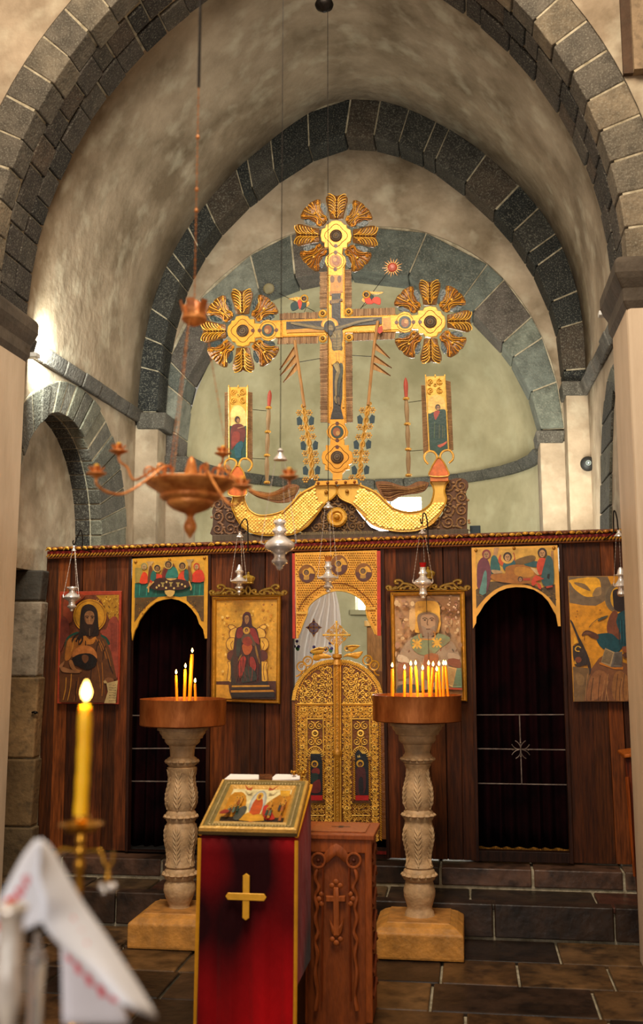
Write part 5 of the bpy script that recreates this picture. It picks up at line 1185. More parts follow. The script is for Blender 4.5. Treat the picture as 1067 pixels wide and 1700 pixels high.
# trefoil ends with leaves
def arm_end(c_px, dirs, ax, lens, leaves):
    """c_px: centre of the round boss; ax: unit vector (pixels, y down) pointing outwards; builds plate, medallion and leaves"""
    z = Z(0, 0, 1, YC-.055); cx, cy = c_px; ux, uy = ax; vx, vy = -uy, ux
    T = lambda a, b: (cx+ux*a+vx*b, cy+uy*a+vy*b)
    half = [(25.5, 0), (24, 8), (19, 13), (18, 17), (13, 18), (10, 24), (0, 26), (-9, 24), (-12, 19), (-20, 19), (-20, 12), (-31, 11), (-35, 16), (-43, 18), (-50, 15), (-54, 12), (-66, 12.5)]
    L_ = [T(a, b) for a, b in half]+[T(a, -b) for a, b in half[::-1]]
    mb = MB(); mb.prism(z.pts(L_, 0, 0), (0, .03, 0), '#e0992c', .35, .003); pl_ = mb.build('end_plate', GOLDFLAT, cross)
    mb = MB(); q = [T(17*math.cos(2*PI*k/48)*(1+.12*math.cos(4*2*PI*k/48)), 17*math.sin(2*PI*k/48)*(1+.12*math.cos(4*2*PI*k/48))) for k in range(48)]
    mb.tube(z.pts(q, -.001), .002, 4, '#5a3410', .1, closed=True); mb.tube(z.pts([T(-42+14*math.cos(2*PI*k/30), 14*math.sin(2*PI*k/30)) for k in range(30)], -.001), .0018, 4, '#6a4010', .1, closed=True)
    for (a, r) in ((-17, 3.2), (-28, 3.2), (-56, 3.2)): mb.add(z.pts(ell(*T(a, 0), r, r, 12), -.0025), [list(range(12))], '#5a2c18', .05)
    mb.add(z.pts(ell(*T(-42, 0), 10.5, 10.5, 22), -.003), [list(range(22))], '#23382e' if uy > -.5 else '#a87018', .05)
    mb.add(z.pts(ell(*T(-42, 1), 6.5, 7.5, 14), -.004), [list(range(14))], '#8a4a1e', .05); mb.add(z.pts(ell(*T(-40, -1), 3.4, 3.8, 10), -.005), [list(range(10))], '#b08040', .1)
    mb.build('medallion', GOLDFLAT, pl_)
    mb = MB(); C = z(*T(0, 0), -.004)
    for (r, w_, c) in ((.042, .004, '#4c3420'), (.034, .004, '#6a5238'), (.026, .004, '#3c2a1a'), (.018, .005, '#7a6244')): mb.tube([C+Vector((r*math.cos(2*PI*k/24), 0, r*math.sin(2*PI*k/24))) for k in range(24)], w_, 5, c, .1, closed=True)
    mb.ball(C, .036, '#4c3826', .1, 16, (1, .12, 1)); mb.ball(C, .010, '#8a6a3c' if uy <= 0 else '#6a5a4a', .2, 8); mb.build('boss', CARVEDWOOD, pl_)
    if leaves:
        for k in range(8):
            ang = k*PI/4
            da, db = math.cos(ang), math.sin(ang)
            if k == 4: continue
            dirp = (ux*da+vx*db, uy*da+vy*db)
            palm = (k % 2 == 0)
            leaf_of(z, cx, cy, dirp, palm)
def leaf_of(z, cx, cy, d, palm):
    ux, uy = d; vx, vy = -uy, ux; T = lambda a, b: (cx+ux*a*1.02+vx*b*1.12, cy+uy*a*1.02+vy*b*1.12)
    mb = MB(); c1, c2 = '#cc9024', '#74480e'
    if palm:
        half = [(27, 6), (28, 10), (36, 11), (48, 14), (56, 16), (62, 16), (66, 13), (67, 8), (66, 3), (64, 0)]
        mb.prism(z.pts([T(a, b) for a, b in half]+[T(a, -b) for a, b in half[::-1]]), (0, .014, 0), c2, .3, .003)
        mb.tube(z.pts([T(27, 0), T(64, 0)], -.004), .003, 4, '#4a2408', .2)
        for s in (-1, 1):
            for j in range(7):
                a0 = 29+j*4.6; e = (min(67, a0+12), 14.5-abs(j-5)*.8)
                mb.tube(z.pts([T(a0, s*1.2), T(a0+7, s*4.5), T(a0+11, s*(9+j*.2)), T(e[0], s*min(15.5, e[1]))], -.006, 3, False), .0036, 5, c1 if j % 2 else '#f0b440', .45)
            scroll(mb, z(*T(38, s*5.5), -.008), .014, 1.2, 0, s, .0035, '#e29a2a', .45)
    else:
        half = [(27, 3), (29, 8), (34, 10), (38, 9), (44, 11), (52, 13), (56, 18), (60, 20), (64, 17), (66, 12), (68, 5), (66, 0)]
        mb.prism(z.pts([T(a, b) for a, b in half]+[T(a, -b) for a, b in half[::-1]]), (0, .014, 0), c2, .3, .003)
        for s in (-1, 1):
            mb.prism(z.pts([T(35, s*9), T(42, s*17), T(50, s*20), T(54, s*18), T(52, s*11), T(44, s*8)], .002, 3), (0, .008, 0), '#0c2424', 0)
            for L_ in ([(28, 5), (34, 8), (40, 3), (48, 5), (56, 12), (62, 17)], [(30, 2), (38, 1), (50, 3), (58, 6), (66, 8)], [(34, 9), (42, 6), (50, 10), (55, 16)], [(56, 2), (62, 3), (67, 2)]):
                mb.tube(z.pts([T(a, s*b) for a, b in L_], -.006, 4, False), .0038, 5, random.choice((c1, '#e89c2a', '#b86c18')), .45)
            scroll(mb, z(*T(31, s*6), -.008), .014, 1.2, 1, s, .0035, '#d88c22', .45); scroll(mb, z(*T(59, s*13), -.007), .014, 1.1, 2, -s, .0035, '#d88c22', .45)
        mb.ball(z(*T(50, 0), -.008), .010, '#f0b040', .45, 7, (1, .6, 1))
    mb.build('leaf', GOLD, cross)
arm_end((557.5, 391), None, (0.02, -1), None, True)
arm_end((402.5, 549), None, (-1, .02), None, True)
arm_end((714, 534), None, (1, -.02), None, True)
arm_end((559.5, 759), None, (0, 1), None, False)
mb = MB(); z7 = Z(480, 660, 6.67, YC-.055)
mb.prism(z7.pts([(425, 730), (640, 730), (668, 760), (665, 795), (625, 800), (585, 845), (582, 905), (480, 912), (480, 845), (440, 805), (395, 800), (395, 740)], .006), (0, .03, 0), '#e4a238', .35); mb.build('foot', GOLDFLAT, cross)
mb = MB(); mb.hexa([z7(292, 972, .03), z7(765, 955, .03), z7(765, 955, -.02), z7(292, 972, -.02), z7(292, 925, .03), z7(752, 908, .03), z7(752, 908, -.02), z7(292, 925, -.02)], '#e4a238', .4)
for x in (320, 425, 520, 622, 722): mb.ball(z7(x, 950-(x-292)*.035, -.022), .011, '#8a4a10', .3, 8)
mb.build('base_bar', GOLDFLAT, cross)
# -- cherub plates, sun and moon on rods
def rodded(name, label, cat, build, p0, p1, c):
    t = thing(name, at(*c, YC-.06), label, cat); build(t)
    mb = MB(); mb.tube([at(*p0, YC-.045), at(*p1, YC-.05)], .0022, 5); mb.build('rod', IRON, t); return t
def angel(z, sgn, robe1, robe2):
    def f(t):
        mb = MB(); m = lambda L_: [((x if sgn > 0 else x), y) for x, y in L_]
        mb.prism(z.pts(robe1[1], 0, 3), (0, .008, 0), robe1[0]); mb.prism(z.pts(robe2[1], -.003, 3), (0, .008, 0), robe2[0]); mb.build('robe', PLAIN, t)
        return
    return f
zA = Z(460, 440, 5.335, YC-.07)
for (label, hx, hy, robes, wings, p0, p1, c) in (
    ('small painted angel in dark green on a rod, left of the cross top', 240, 297, (('#1c3c3c', [(120, 345), (150, 325), (185, 335), (190, 380), (140, 405), (120, 385)]), ('#1c3c3c', [(215, 335), (255, 330), (255, 365), (220, 395), (205, 380)]), ('#c8402c', [(180, 320), (205, 305), (220, 340), (205, 390), (190, 375)])),
     ([(100, 300), (160, 285), (200, 285), (215, 300), (170, 315), (120, 305)], [(240, 330), (275, 320), (285, 345), (262, 370), (240, 350)]), (463, 487), (522, 517), (500, 515)),
    ('small painted angel in red on a rod, right of the cross top', 790, 262, (('#d8452c', [(775, 290), (810, 280), (835, 310), (850, 340), (800, 345), (778, 325)]), ('#e04a30', [(840, 300), (880, 280), (915, 300), (910, 350), (870, 340), (845, 330)]), ('#16302c', [(812, 275), (850, 265), (850, 295), (825, 315)])),
     ([(820, 235), (880, 238), (940, 240), (900, 258), (840, 255)], [(755, 295), (775, 290), (775, 330), (750, 315)]), (641, 455), (598, 513), (618, 505))):
    t = thing('painted_angel', at(*c, YC-.07), label, 'angel figure')
    mb = MB()
    for (col, L_) in robes: mb.prism(zA.pts(L_, -.002*random.random(), 3), (0, .008, 0), col, bev=.002)
    mb.build('robe', PLAIN, t)
    for L_ in wings: mb = MB(); mb.prism(zA.pts(L_, .004, 3), (0, .006, 0), '#c88c20', .3); mb.build('wing', GOLD, t)
    mb = MB(); mb.tube([zA(hx+30*math.cos(2*PI*k/18), hy+30*math.sin(2*PI*k/18)) for k in range(18)], .0055, 5, '#dca02c', .4, closed=True); mb.build('halo', GOLD, t)
    mb = MB(); mb.ball(zA(hx-3, hy, .0), .0165, '#3a2010', 0, 10, (1, .5, 1)); mb.ball(zA(hx, hy+4, -.006), .011, '#7a5030', 0, 8, (1, .5, 1)); mb.build('head', PLAIN, t)
    mb = MB(); mb.tube([at(*p0, YC-.05), at(*p1, YC-.045)], .0022, 5); mb.tube([zA(hx+20, hy+70, .01), zA(hx+(0 if hx < 500 else -40), hy+(120 if hx < 500 else 110), .02)], .0018, 4)
    mb.build('rod', IRON, t)
def star(c, r0, r1, n, c1, c2, name, label, mat):
    C = at(*c, YC+.0); t = thing(name, C-Vector((0, 0, r1)), label, 'ornament'); mb = MB()
    for k in range(n):
        a = 2*PI*k/n; w = PI/n*.8; rr = r1*(1 if k % 2 else .85)
        w = PI/n*1.1; q = [C+Vector((r0*.8*math.cos(a-w), 0, r0*.8*math.sin(a-w))), C+Vector((rr*math.cos(a), 0, rr*math.sin(a))), C+Vector((r0*.8*math.cos(a+w), 0, r0*.8*math.sin(a+w)))]
        mb.prism(q, (0, .006, 0), c1, .3)
    mb.build('rays', mat, t); mb = MB(); mb.ball(C+Vector((0, -.002, 0)), r0, c2, .1, 18, (1, .22, 1)); mb.build('disc', mat, t); return t
star((651, 444), .034, .076, 18, '#b8791c', '#a83c1c', 'carved_sun', 'gilt sun with a red disc and pointed rays, up right of the cross', GOLD)
star((446, 479.5), .042, .074, 18, '#10130e', '#6a6242', 'carved_moon', 'dark sunburst with a dull greenish disc, up left of the cross', PLAIN)
# -- banners: long poles with three pennants, garlands of flowers below
def banner(pole, pens, label, garl, stay, red=None):
    b = at(*pole[-1], YC-.06); t = thing('banner_pole', b, label, 'banner pole')
    mb = MB(); mb.tube([at(x, y, YC-.07) for x, y in pole], .011, 8, '#b8844c'); mb.build('pole', CARVEDWOOD, t)
    for (A_, B_, Cc) in pens:
        mb = MB(); mb.prism([at(*A_, YC-.068), at(*B_, YC-.068), at(*Cc, YC-.068)], (0, .008, 0), '#b8864a'); mb.tube([at(*A_, YC-.072), at(*Cc, YC-.072)], .004, 4, '#7a4c24'); mb.build('pennant', CARVEDWOOD, t)
    mb = MB(); mb.tube([at(*stay[0], YC-.06), at(*stay[1], YC-.05)], .0025, 5); mb.build('stay_rod', IRON, t)
    if red: mb = MB(); mb.prism([at(x, y, YC-.075) for x, y in red], (0, .008, 0), '#c0402c'); mb.build('red_shield', PLAIN, t)
    z = Z(480, 660, 6.67, YC-.05); g = thing('flower_garland', z(*garl[-1]), garl_label[0] if garl[0][0] < 400 else garl_label[1], 'garland')
    mb = MB(); C_ = crom([z(x, y) for x, y in garl], 6)
    for s in (-1, 0, 1): mb.tube([p_+Vector((s*.012*math.sin(i*.9), -.008*abs(s), 0)) for i, p_ in enumerate(C_)], .009, 5, '#c8923a', .3)
    mb.build('stem', GOLD, g)
    R_ = resample(C_, 9)
    for k in range(1, 10):
        for s in (-1, 1):
            c = R_[k]+Vector((s*(.036 if k % 3 != 2 else .038), -.012, 0))
            if k % 3 == 2:
                mb = MB(); mb.prism([c+Vector((s*.002, 0, .034)), c+Vector((s*.024, 0, .020)), c+Vector((s*.020, 0, -.028)), c+Vector((-s*.010, 0, -.034)), c+Vector((-s*.016, 0, .004))], (0, .008, 0), '#1c3640', bev=.002); mb.build('blue_leaf', PLAIN, g)
            else:
                mb = MB(); rosette(mb, c+Vector((0, 0, random.uniform(-.008, .008))), .025, 6, '#d49a3c', .35, '#8a5a1c'); mb.build('flower', GOLD, g)
    return t
garl_label = ['gilt garland of small flowers with blue leaves, left of the cross foot', 'gilt garland of small flowers with blue leaves, right of the cross foot']
banner([(489, 565), (494, 600), (500, 640), (505, 675)], [((490, 573), (493, 585), (464, 614)), ((492, 587), (495, 599), (465, 624)), ((494, 600), (496, 612), (470, 635))], 'wooden banner pole with three pennants streaming left, left of the cross',
       [(155, 80), (170, 180), (190, 330), (215, 470), (235, 620), (250, 750), (240, 900)], ((497, 601), (532, 595)))
banner([(627, 533), (622, 565), (618, 600), (611, 672)], [((623, 570), (621, 580), (647, 595)), ((621, 590), (619, 601), (650, 611)), ((620, 603), (618, 613), (648, 624))], 'wooden banner pole with three pennants streaming right, right of the cross',
       [(890, 60), (870, 130), (850, 250), (830, 400), (805, 560), (790, 700), (790, 800), (750, 890)], ((584, 590), (618, 592)), [(627, 544), (634, 540), (635, 550), (630, 554), (625, 550)])
# -- carved torches beside the side panels
def torch(xs, label, stays):
    z = Z(0, 0, 1, YC-.05); t = thing('carved_torch', at(xs[-1][0], xs[-1][1]+8, YC-.05), label, 'torch')
    for i, ((x0, y0), (x1, y1)) in enumerate(zip(xs, xs[1:])):
        mb = MB(); n = 8; pts = [z(x0+(x1-x0)*k/n, y0+(y1-y0)*k/n) for k in range(n+1)]
        if i == 0: mb.tube(pts, [.004, .011, .015, .016, .016, .014, .013, .012, .012], 8, '#b0442c'); mb.build('red_tip', PLAIN, t)
        else: mb.tube(pts, [.010, .013, .015, .017, .017, .016, .014, .012, .010], 8, '#a08058'); mb.build('shaft', CARVEDWOOD, t)
    for (x, y) in xs[1:]:
        mb = MB(); c = z(x, y, -.003)
        for k in range(6): a = 2*PI*k/6; mb.ball(c+Vector((math.cos(a)*.013, math.sin(a)*.013, 0)), .011, '#d8a040', .4, 6)
        mb.ball(c, .015, '#c08a2c', .4, 8, (1, 1, .8)); mb.build('gilt_knot', GOLD, t)
    for (a, b) in stays: mb = MB(); mb.tube([z(*a), z(*b)], .002, 4); mb.build('stay_rod', IRON, t)
torch([(448, 648), (446, 677), (444.5, 717), (443, 756), (443, 801)], 'thin carved torch with a red tip and gilt knots, right of the left side panel', [((419, 680), (442, 682)), ((419, 761), (441, 762))])
torch([(673, 627), (674, 662), (676, 704), (677.5, 746), (678, 789)], 'thin carved torch with a red tip and gilt knots, left of the right side panel', [((678, 668), (700, 665)), ((680, 749), (702, 747))])
# -- side panels with standing figures on curling supports
def side_panel(z, gold, reedL, reedR, pic, fig, label, orange, rings, nk, tip):
    b = z(*tip); t = thing('side_icon_panel', Vector((b.x, YC-.05, z(*orange[0]).z)), label, 'icon')
    mb = MB(); mb.prism(z.pts(gold, 0), (0, .02, 0), '#dca640', .35); pn = mb.build('panel', GOLDFLAT, t)
    for (q, s) in ((reedL, -1), (reedR, 1)):
        A, B, C_, D = z.pts(q, .01); mb = MB(); mb.prism([A, B, C_, D], (0, .006, 0), '#5a3a26'); n = 46
        for i in range(n): t_ = (i+.5)/n; mb.tube([A.lerp(D, t_), B.lerp(C_, t_)], (D-A).length/n*.46, 5, (*vary('#a07a54', .15), 0))
        mb.build('reeded_edge', CARVEDWOOD, t)
    p = Paint(z, .0006); fig(p); p.mb.build('painting', PAINT, pn)
    mb = MB()
    (gx0, gy0), (gx1, gy1), (gx2, gy2), (gx3, gy3) = gold[0], gold[1], gold[2], gold[3]
    mb.tube(z.pts([(gx0+5, gy0), (gx3+5, gy3)], -.004), .005, 5, '#f0bc58', .4); mb.tube(z.pts([(gx1-5, gy1), (gx2-5, gy2)], -.004), .005, 5, '#f0bc58', .4)
    w = gx1-gx0; cx = (gx0+gx1)/2
    for sx in (-1, 1):
        for yy in (.26, .70): scroll(mb, z(cx+sx*w*.24, gy0+w*yy, -.006), .024, 1.5, PI/2*sx, sx, .0045, '#eeb64e', .4)
    for x_, k in ((gx0+4, 0), (cx, .1), (gx1-4, 0)): mb.ball(z(x_, gy0-12, -.002), .008, '#eeb64e', .4, 6, (.7, .7, 1.5))
    rosette(mb, z(cx, gy0+w*.40, -.006), .014, 8, '#eeb64e', .4)
    mb.build('fretwork', GOLD, pn)
    mb = MB(); mb.prism(z.pts(orange, -.012, 4), (0, .03, 0), '#e0702c', 0, .006); mb.build('orange_bulb', PAINT, t)
    mb = MB(); mb.tube(z.pts(orange, -.014, 4), .005, 5, '#e0a440', .4, closed=True); mb.build('bulb_edge', GOLD, t)
    for L_ in rings: mb = MB(); mb.tube(z.pts(L_, -.010, 5, False), .0075, 6, '#e6a840', .4); mb.build('curled_support', GOLD, t)
    if nk: mb = MB(); mb.prism(z.pts(nk, -.006), (0, .03, 0), '#e27a2c'); mb.build('neck', PAINT, t)
zl = Z(360, 630, 10, YC-.07)
def figL(p):
    p.lay('#e8c878', [(212, 600), (225, 540), (270, 450), (340, 425), (410, 450), (470, 530), (484, 600), (486, 780), (208, 780)], 2, .25)
    p.lay('#1c4a40', [(205, 770), (486, 770), (484, 1300), (410, 1330), (345, 1415), (290, 1340), (203, 1290)])
    p.lay('#e0b860', ell(338, 665, 62, 66), met=.3)
    p.lay('#6a2a22', [(235, 800), (300, 740), (400, 740), (470, 820), (465, 980), (420, 1060), (300, 1100), (240, 1170), (225, 1000)], 3); p.lay('#8c3426', [(260, 900), (320, 860), (380, 900), (370, 1020), (280, 1110), (240, 1080)], 3)
    p.lay('#1d5560', [(300, 1100), (400, 1020), (440, 1080), (400, 1200), (400, 1290), (310, 1290)], 3); p.lay('#3a1c14', ell(338, 665, 44, 56)); p.lay('#9a6a44', ell(350, 680, 26, 36)); p.ln('#a87a54', [(340, 810), (420, 790), (460, 780)], 14, 3)
side_panel(zl, [(192, 128), (512, 125), (500, 1330), (198, 1300)], [(128, 215), (190, 205), (196, 1180), (130, 1180)], [(512, 205), (588, 215), (592, 1370), (502, 1330)], None, figL,
           'narrow gilt icon of a red and blue robed figure above the left fish', [(205, 1920), (200, 1750), (225, 1580), (290, 1470), (340, 1430), (400, 1475), (455, 1580), (478, 1750), (470, 1920)],
           [[(310, 1450), (325, 1380), (280, 1330), (200, 1320), (140, 1370), (130, 1450), (165, 1530), (190, 1545)], [(370, 1450), (375, 1380), (420, 1320), (500, 1315), (570, 1370), (580, 1430), (545, 1500), (510, 1520)]], None, (345, 1420))
zr = Z(660, 610, 8.5, YC-.07)
def figR(p):
    p.lay('#e6bc62', [(415, 560), (440, 460), (480, 405), (540, 380), (600, 400), (650, 450), (682, 540), (690, 660), (425, 660)], 2, .25)
    p.lay('#1e4436', [(425, 650), (690, 640), (712, 1160), (640, 1170), (578, 1245), (520, 1180), (445, 1170)])
    p.lay('#1c3f34', [(440, 680), (530, 620), (620, 590), (690, 650), (700, 1080), (560, 1120), (450, 1100), (460, 900)], 3); p.lay('#a83c2c', [(505, 650), (540, 610), (595, 620), (560, 700), (530, 740)], 3)
    for k in range(8): p.ln(random.choice(('#4a5c30', '#12302a', '#5a5a34')), [(500+k*22, 760+k*10), (490+k*24, 1000)], 9)
    p.lay('#b85034', [(560, 1100), (640, 1070), (690, 1040), (685, 1075), (600, 1130)], 2)
    p.lay('#3a2418', ell(565, 560, 36, 40)); p.lay('#a07248', ell(568, 572, 24, 34)); p.ln('#201410', [(550, 566), (588, 566)], 7)
side_panel(zr, [(388, 130), (668, 120), (722, 1170), (440, 1190)], [(330, 250), (385, 250), (436, 1190), (362, 1220)], [(672, 180), (745, 200), (785, 1160), (722, 1180)], None, figR,
           'narrow gilt icon of a dark green robed figure above the right fish', [(452, 1530), (470, 1430), (510, 1350), (560, 1280), (600, 1280), (650, 1340), (695, 1430), (710, 1530)],
           [[(550, 1285), (548, 1240), (500, 1190), (430, 1185), (378, 1240), (385, 1310), (430, 1365)], [(600, 1285), (605, 1230), (650, 1180), (730, 1170), (780, 1230), (775, 1300), (720, 1350)]], [(455, 1545), (715, 1540), (712, 1600), (460, 1605)], (578, 1250))
# small dark box standing on the right end of the screen
t = MB(); t.box(at(780, 889, YC+.05), at(797, 875, YC+.15), '#1c3038'); tag(t.build('small_box', PLAIN, None, bevel=.004), 'small dark box on the screen top, beside the carved board end', 'box')
# ================================================================== OBJECTS IN THE NAVE
def prof_px(cx, Y, rows, k=1.0, x0=0, y0=0):
    """rows of (picture row, half width in picture columns) measured in a zoom of scale k with origin x0,y0"""
    out = []
    for (y, h) in rows:
        p = at(x0+cx/k, y0+y/k, Y); out.append((h/k*math.sqrt(p.x**2+p.y**2)/FPX*.985, p.z))
    return out
# ---- candle stands: carved stone balusters carrying copper sand trays
def candle(name, foot, top, r, label, group, curve=0., n=8, mat=WAXTAPER, flame=1.0, cat='candle', light=0):
    foot, top = Vector(foot), Vector(top); t = thing(name, foot, label, cat, group)
    mb = MB(); pts = [foot.lerp(top, i/n)+Vector((curve*math.sin(PI*i/n), 0, 0)) for i in range(n+1)]
    rr = [r*(1+.05*math.sin(i*2.1)) for i in range(n+1)]; rr[-1] = r*.82
    mb.tube(pts, rr, 10); mb.build('wax', mat, t)
    mb = MB(); mb.tube([top, top+Vector((.0004, 0, r*1.0)), top+Vector((.0012, 0, r*1.6))], r*.13, 5); mb.build('wick', IRON, t)
    def fl(s, zoff, m, nm):
        mb = MB(); h = .028*flame*s; w = .0068*flame*s; b = top+Vector((.0008, 0, r*.9+zoff))
        mb.lathe((b.x, b.y), [(w*a, b.z+h*c) for a, c in ((.2, 0), (.72, .14), (1, .34), (.92, .5), (.62, .7), (.3, .88), (.05, 1.0))], 10); return mb.build(nm, m, t)
    fl(1.0, 0, FLAME, 'flame'); 
    return t
def turned(mb, c, prof, col, n=32, **k): mb.lathe((c.x, c.y), prof, n, col, **k)
def stand(cx, Y, xx, rows_stone, tray, base, label):
    """base: (y of the lower front edge, half width) ; everything measured at the axis depth Y"""
    c = at(cx, 1300, Y); yb, hb, ysl, hs, yt = base
    t = thing('candle_stand', Vector((c.x, Y, 0)), label, 'candle stand')
    P = prof_px(cx, Y, rows_stone); hw = hb/FPX*(Y-.2)*1.02
    z1 = .13; z2 = P[-1][1]
    mb = MB(); x, y = c.x, Y
    def sq(h, z): return [Vector((x-h, y-h, z)), Vector((x+h, y-h, z)), Vector((x+h, y+h, z)), Vector((x-h, y+h, z))]
    rows = [sq(hw*.99, 0), sq(hw, .01), sq(hw, z1), sq(hw*.975, z1+.008), sq(hw*.86, z1+.03), sq(hw*.72, max(z2-.012, z1+.045)), sq(hw*.70, max(z2, z1+.05))]
    mb.grid(rows, '#c98c40', closed=True); mb.poly(rows[-1], '#b98040'); mb.poly(rows[0][::-1], '#b98040'); mb.s = [False]*len(mb.f); mb.build('plinth', MARBLE, t, bevel=.006)
    mb = MB(); turned(mb, c, P, '#c8a47a', 40); sh = mb.build('baluster', MARBLE, t)
    # rings of beads and upright acanthus leaves
    lf = MB(); rings = [r for r in xx if r[0] == 'ring']; fol = [r for r in xx if r[0] == 'leaf']
    for (_, y0, h) in rings:
        p = prof_px(cx, Y, [(y0, h)])[0]
        for k in range(14): a = 2*PI*k/14; lf.ball((x+p[0]*.93*math.cos(a), y+p[0]*.93*math.sin(a), p[1]), p[0]*.24, '#caa67c', 0, 7, (1, 1, .62))
    for (_, ytop, ybot, h0, h1, nl) in fol:
        a_, b_ = prof_px(cx, Y, [(ytop, h0), (ybot, h1)])
        def rad(z):
            for (r0, z0), (r1, zz1) in zip(P, P[1:]):
                if zz1 <= z <= z0: return r1+(r0-r1)*(z-zz1)/max(1e-6, z0-zz1)
            return P[0][0]
        for k in range(nl):
            a0 = 2*PI*(k+.5)/nl-PI/2-PI/nl
            zt, zb = a_[1], b_[1]
            def pp(da, tt, o=.003): z = zb+(zt-zb)*tt; r = rad(z)+o; return Vector((x+r*math.cos(a0+da), y+r*math.sin(a0+da), z))
            lf.tube([pp(0, i/8, .003) for i in range(9)], .0052, 5, '#d0ad82')
            for s in (-1, 1):
                for j in range(7):
                    t0 = .06+j*.12; lf.tube([pp(0, t0, .002), pp(s*.14, t0+.09, .003), pp(s*.27*(1-.25*t0), t0+.16, .001)], [.0054, .0062, .0024], 5, '#d0ad82')
    lf.build('acanthus_carving', MARBLE, sh)
    # copper tray
    (ty0, ty1, th) = tray; q = prof_px(cx, Y, [(ty1, th), (ty0, th*1.005)]); r, zb, zt = q[0][0], q[0][1], q[1][1]
    mb = MB(); turned(mb, c, [(.02, zb-.004), (r*.97, zb), (r, zb+.006), (r*1.0, zb+.05), (r*1.005, zt-.004), (r*1.01, zt), (r*.985, zt), (r*.975, zt-.01), (r*.97, zb+.01), (.02, zb+.008)], (1, 1, 1), 56); tr = mb.build('copper_tray', COPPER, t)
    mb = MB(); turned(mb, c, [(.01, zt-.05), (r*.965, zt-.045), (r*.965, zt-.040), (.01, zt-.038)], '#a07c50', 40); mb.build('sand', STONEW, tr)
    return t, Vector((c.x, Y, zt-.04)), r
YST = 6.40
k1 = 3.0909
def rows2(L, xo, yo, k): return [(yo+a/k, b/k) for a, b in L]
S2 = rows2([(432, 137), (447, 138), (449, 127), (464, 124), (478, 112), (491, 108), (493, 95), (520, 94), (536, 82), (540, 74), (556, 70), (582, 63), (592, 66), (600, 74), (618, 77), (634, 74), (640, 64), (646, 67), (665, 58), (700, 56), (730, 64), (765, 74), (800, 77), (835, 76), (865, 68), (876, 64), (884, 72), (905, 77), (924, 74), (932, 68), (945, 69), (960, 72), (1000, 79), (1030, 78), (1065, 70), (1110, 61), (1135, 60), (1160, 68), (1168, 71), (1176, 66), (1186, 76), (1210, 81), (1232, 78), (1242, 66), (1250, 70), (1290, 79), (1320, 77), (1350, 68), (1372, 62), (1385, 62), (1398, 70), (1412, 72), (1425, 78), (1440, 82)], 590, 1060, k1)
t2, sand2, r2 = stand(693.5, YST, [('ring', 1060+618/k1, 78/k1), ('ring', 1060+904/k1, 77/k1), ('ring', 1060+1210/k1, 80/k1), ('leaf', 1060+665/k1, 1060+870/k1, 60/k1, 70/k1, 6), ('leaf', 1060+950/k1, 1060+1160/k1, 70/k1, 66/k1, 6)],
                      S2, (1153.5, 1197, 72.5), (1592, 69.5, 1552, 60, 1528), 'carved pale stone candle stand with copper tray, right of the wooden box')
S1 = rows2([(485, 126), (500, 128), (502, 117), (515, 115), (530, 104), (541, 101), (543, 90), (560, 88), (574, 76), (578, 68), (600, 62), (635, 60), (645, 74), (660, 78), (676, 74), (686, 62), (692, 74), (712, 70), (740, 62), (780, 66), (820, 76), (860, 78), (895, 72), (910, 66), (922, 74), (942, 78), (960, 74), (972, 68), (985, 74), (1020, 79), (1060, 78), (1110, 68), (1160, 62), (1185, 70), (1196, 72), (1204, 64), (1215, 74), (1236, 78), (1258, 74), (1268, 64), (1290, 76), (1320, 79), (1350, 70), (1380, 58), (1400, 50), (1412, 54), (1420, 60), (1432, 70)], 200, 1050, k1)
t1, sand1, r1 = stand(301.5, YST, [('ring', 1050+660/k1, 77/k1), ('ring', 1050+942/k1, 77/k1), ('ring', 1050+1236/k1, 78/k1), ('leaf', 1050+700/k1, 1050+905/k1, 60/k1, 70/k1, 6), ('leaf', 1050+985/k1, 1050+1190/k1, 70/k1, 66/k1, 6)],
                      S1, (1160, 1204, 70), (1578, 66, 1540, 60, 1515), 'carved pale stone candle stand with copper tray, left of the velvet-draped stand')
def cand_on(sand, items, Y, grp, labels):
    for i, (xt, yt, xb, w, dy, cv) in enumerate(items):
        Yc = Y+dy; top = at(xt, yt, Yc); b = at(xb, 1165, Yc); foot = Vector((b.x, Yc, sand.z-.008))
        candle('taper_candle', foot, top, w/FPX*Yc/2, labels[i], grp, cv)
cand_on(sand1, [(292, 1121, 294, 4.6, -.03, 0), (307.5, 1111, 305.5, 5.2, .0, .001), (318.8, 1086, 314, 6.4, .02, 0), (323.6, 1135, 325, 4.2, -.02, 0)], YST, 'burning tapers in the left tray',
        ['leftmost lit yellow taper in the left copper tray', 'lit yellow taper just left of the tallest in the left tray', 'tallest and thickest lit taper in the left copper tray', 'short thin lit taper at the right in the left tray'])
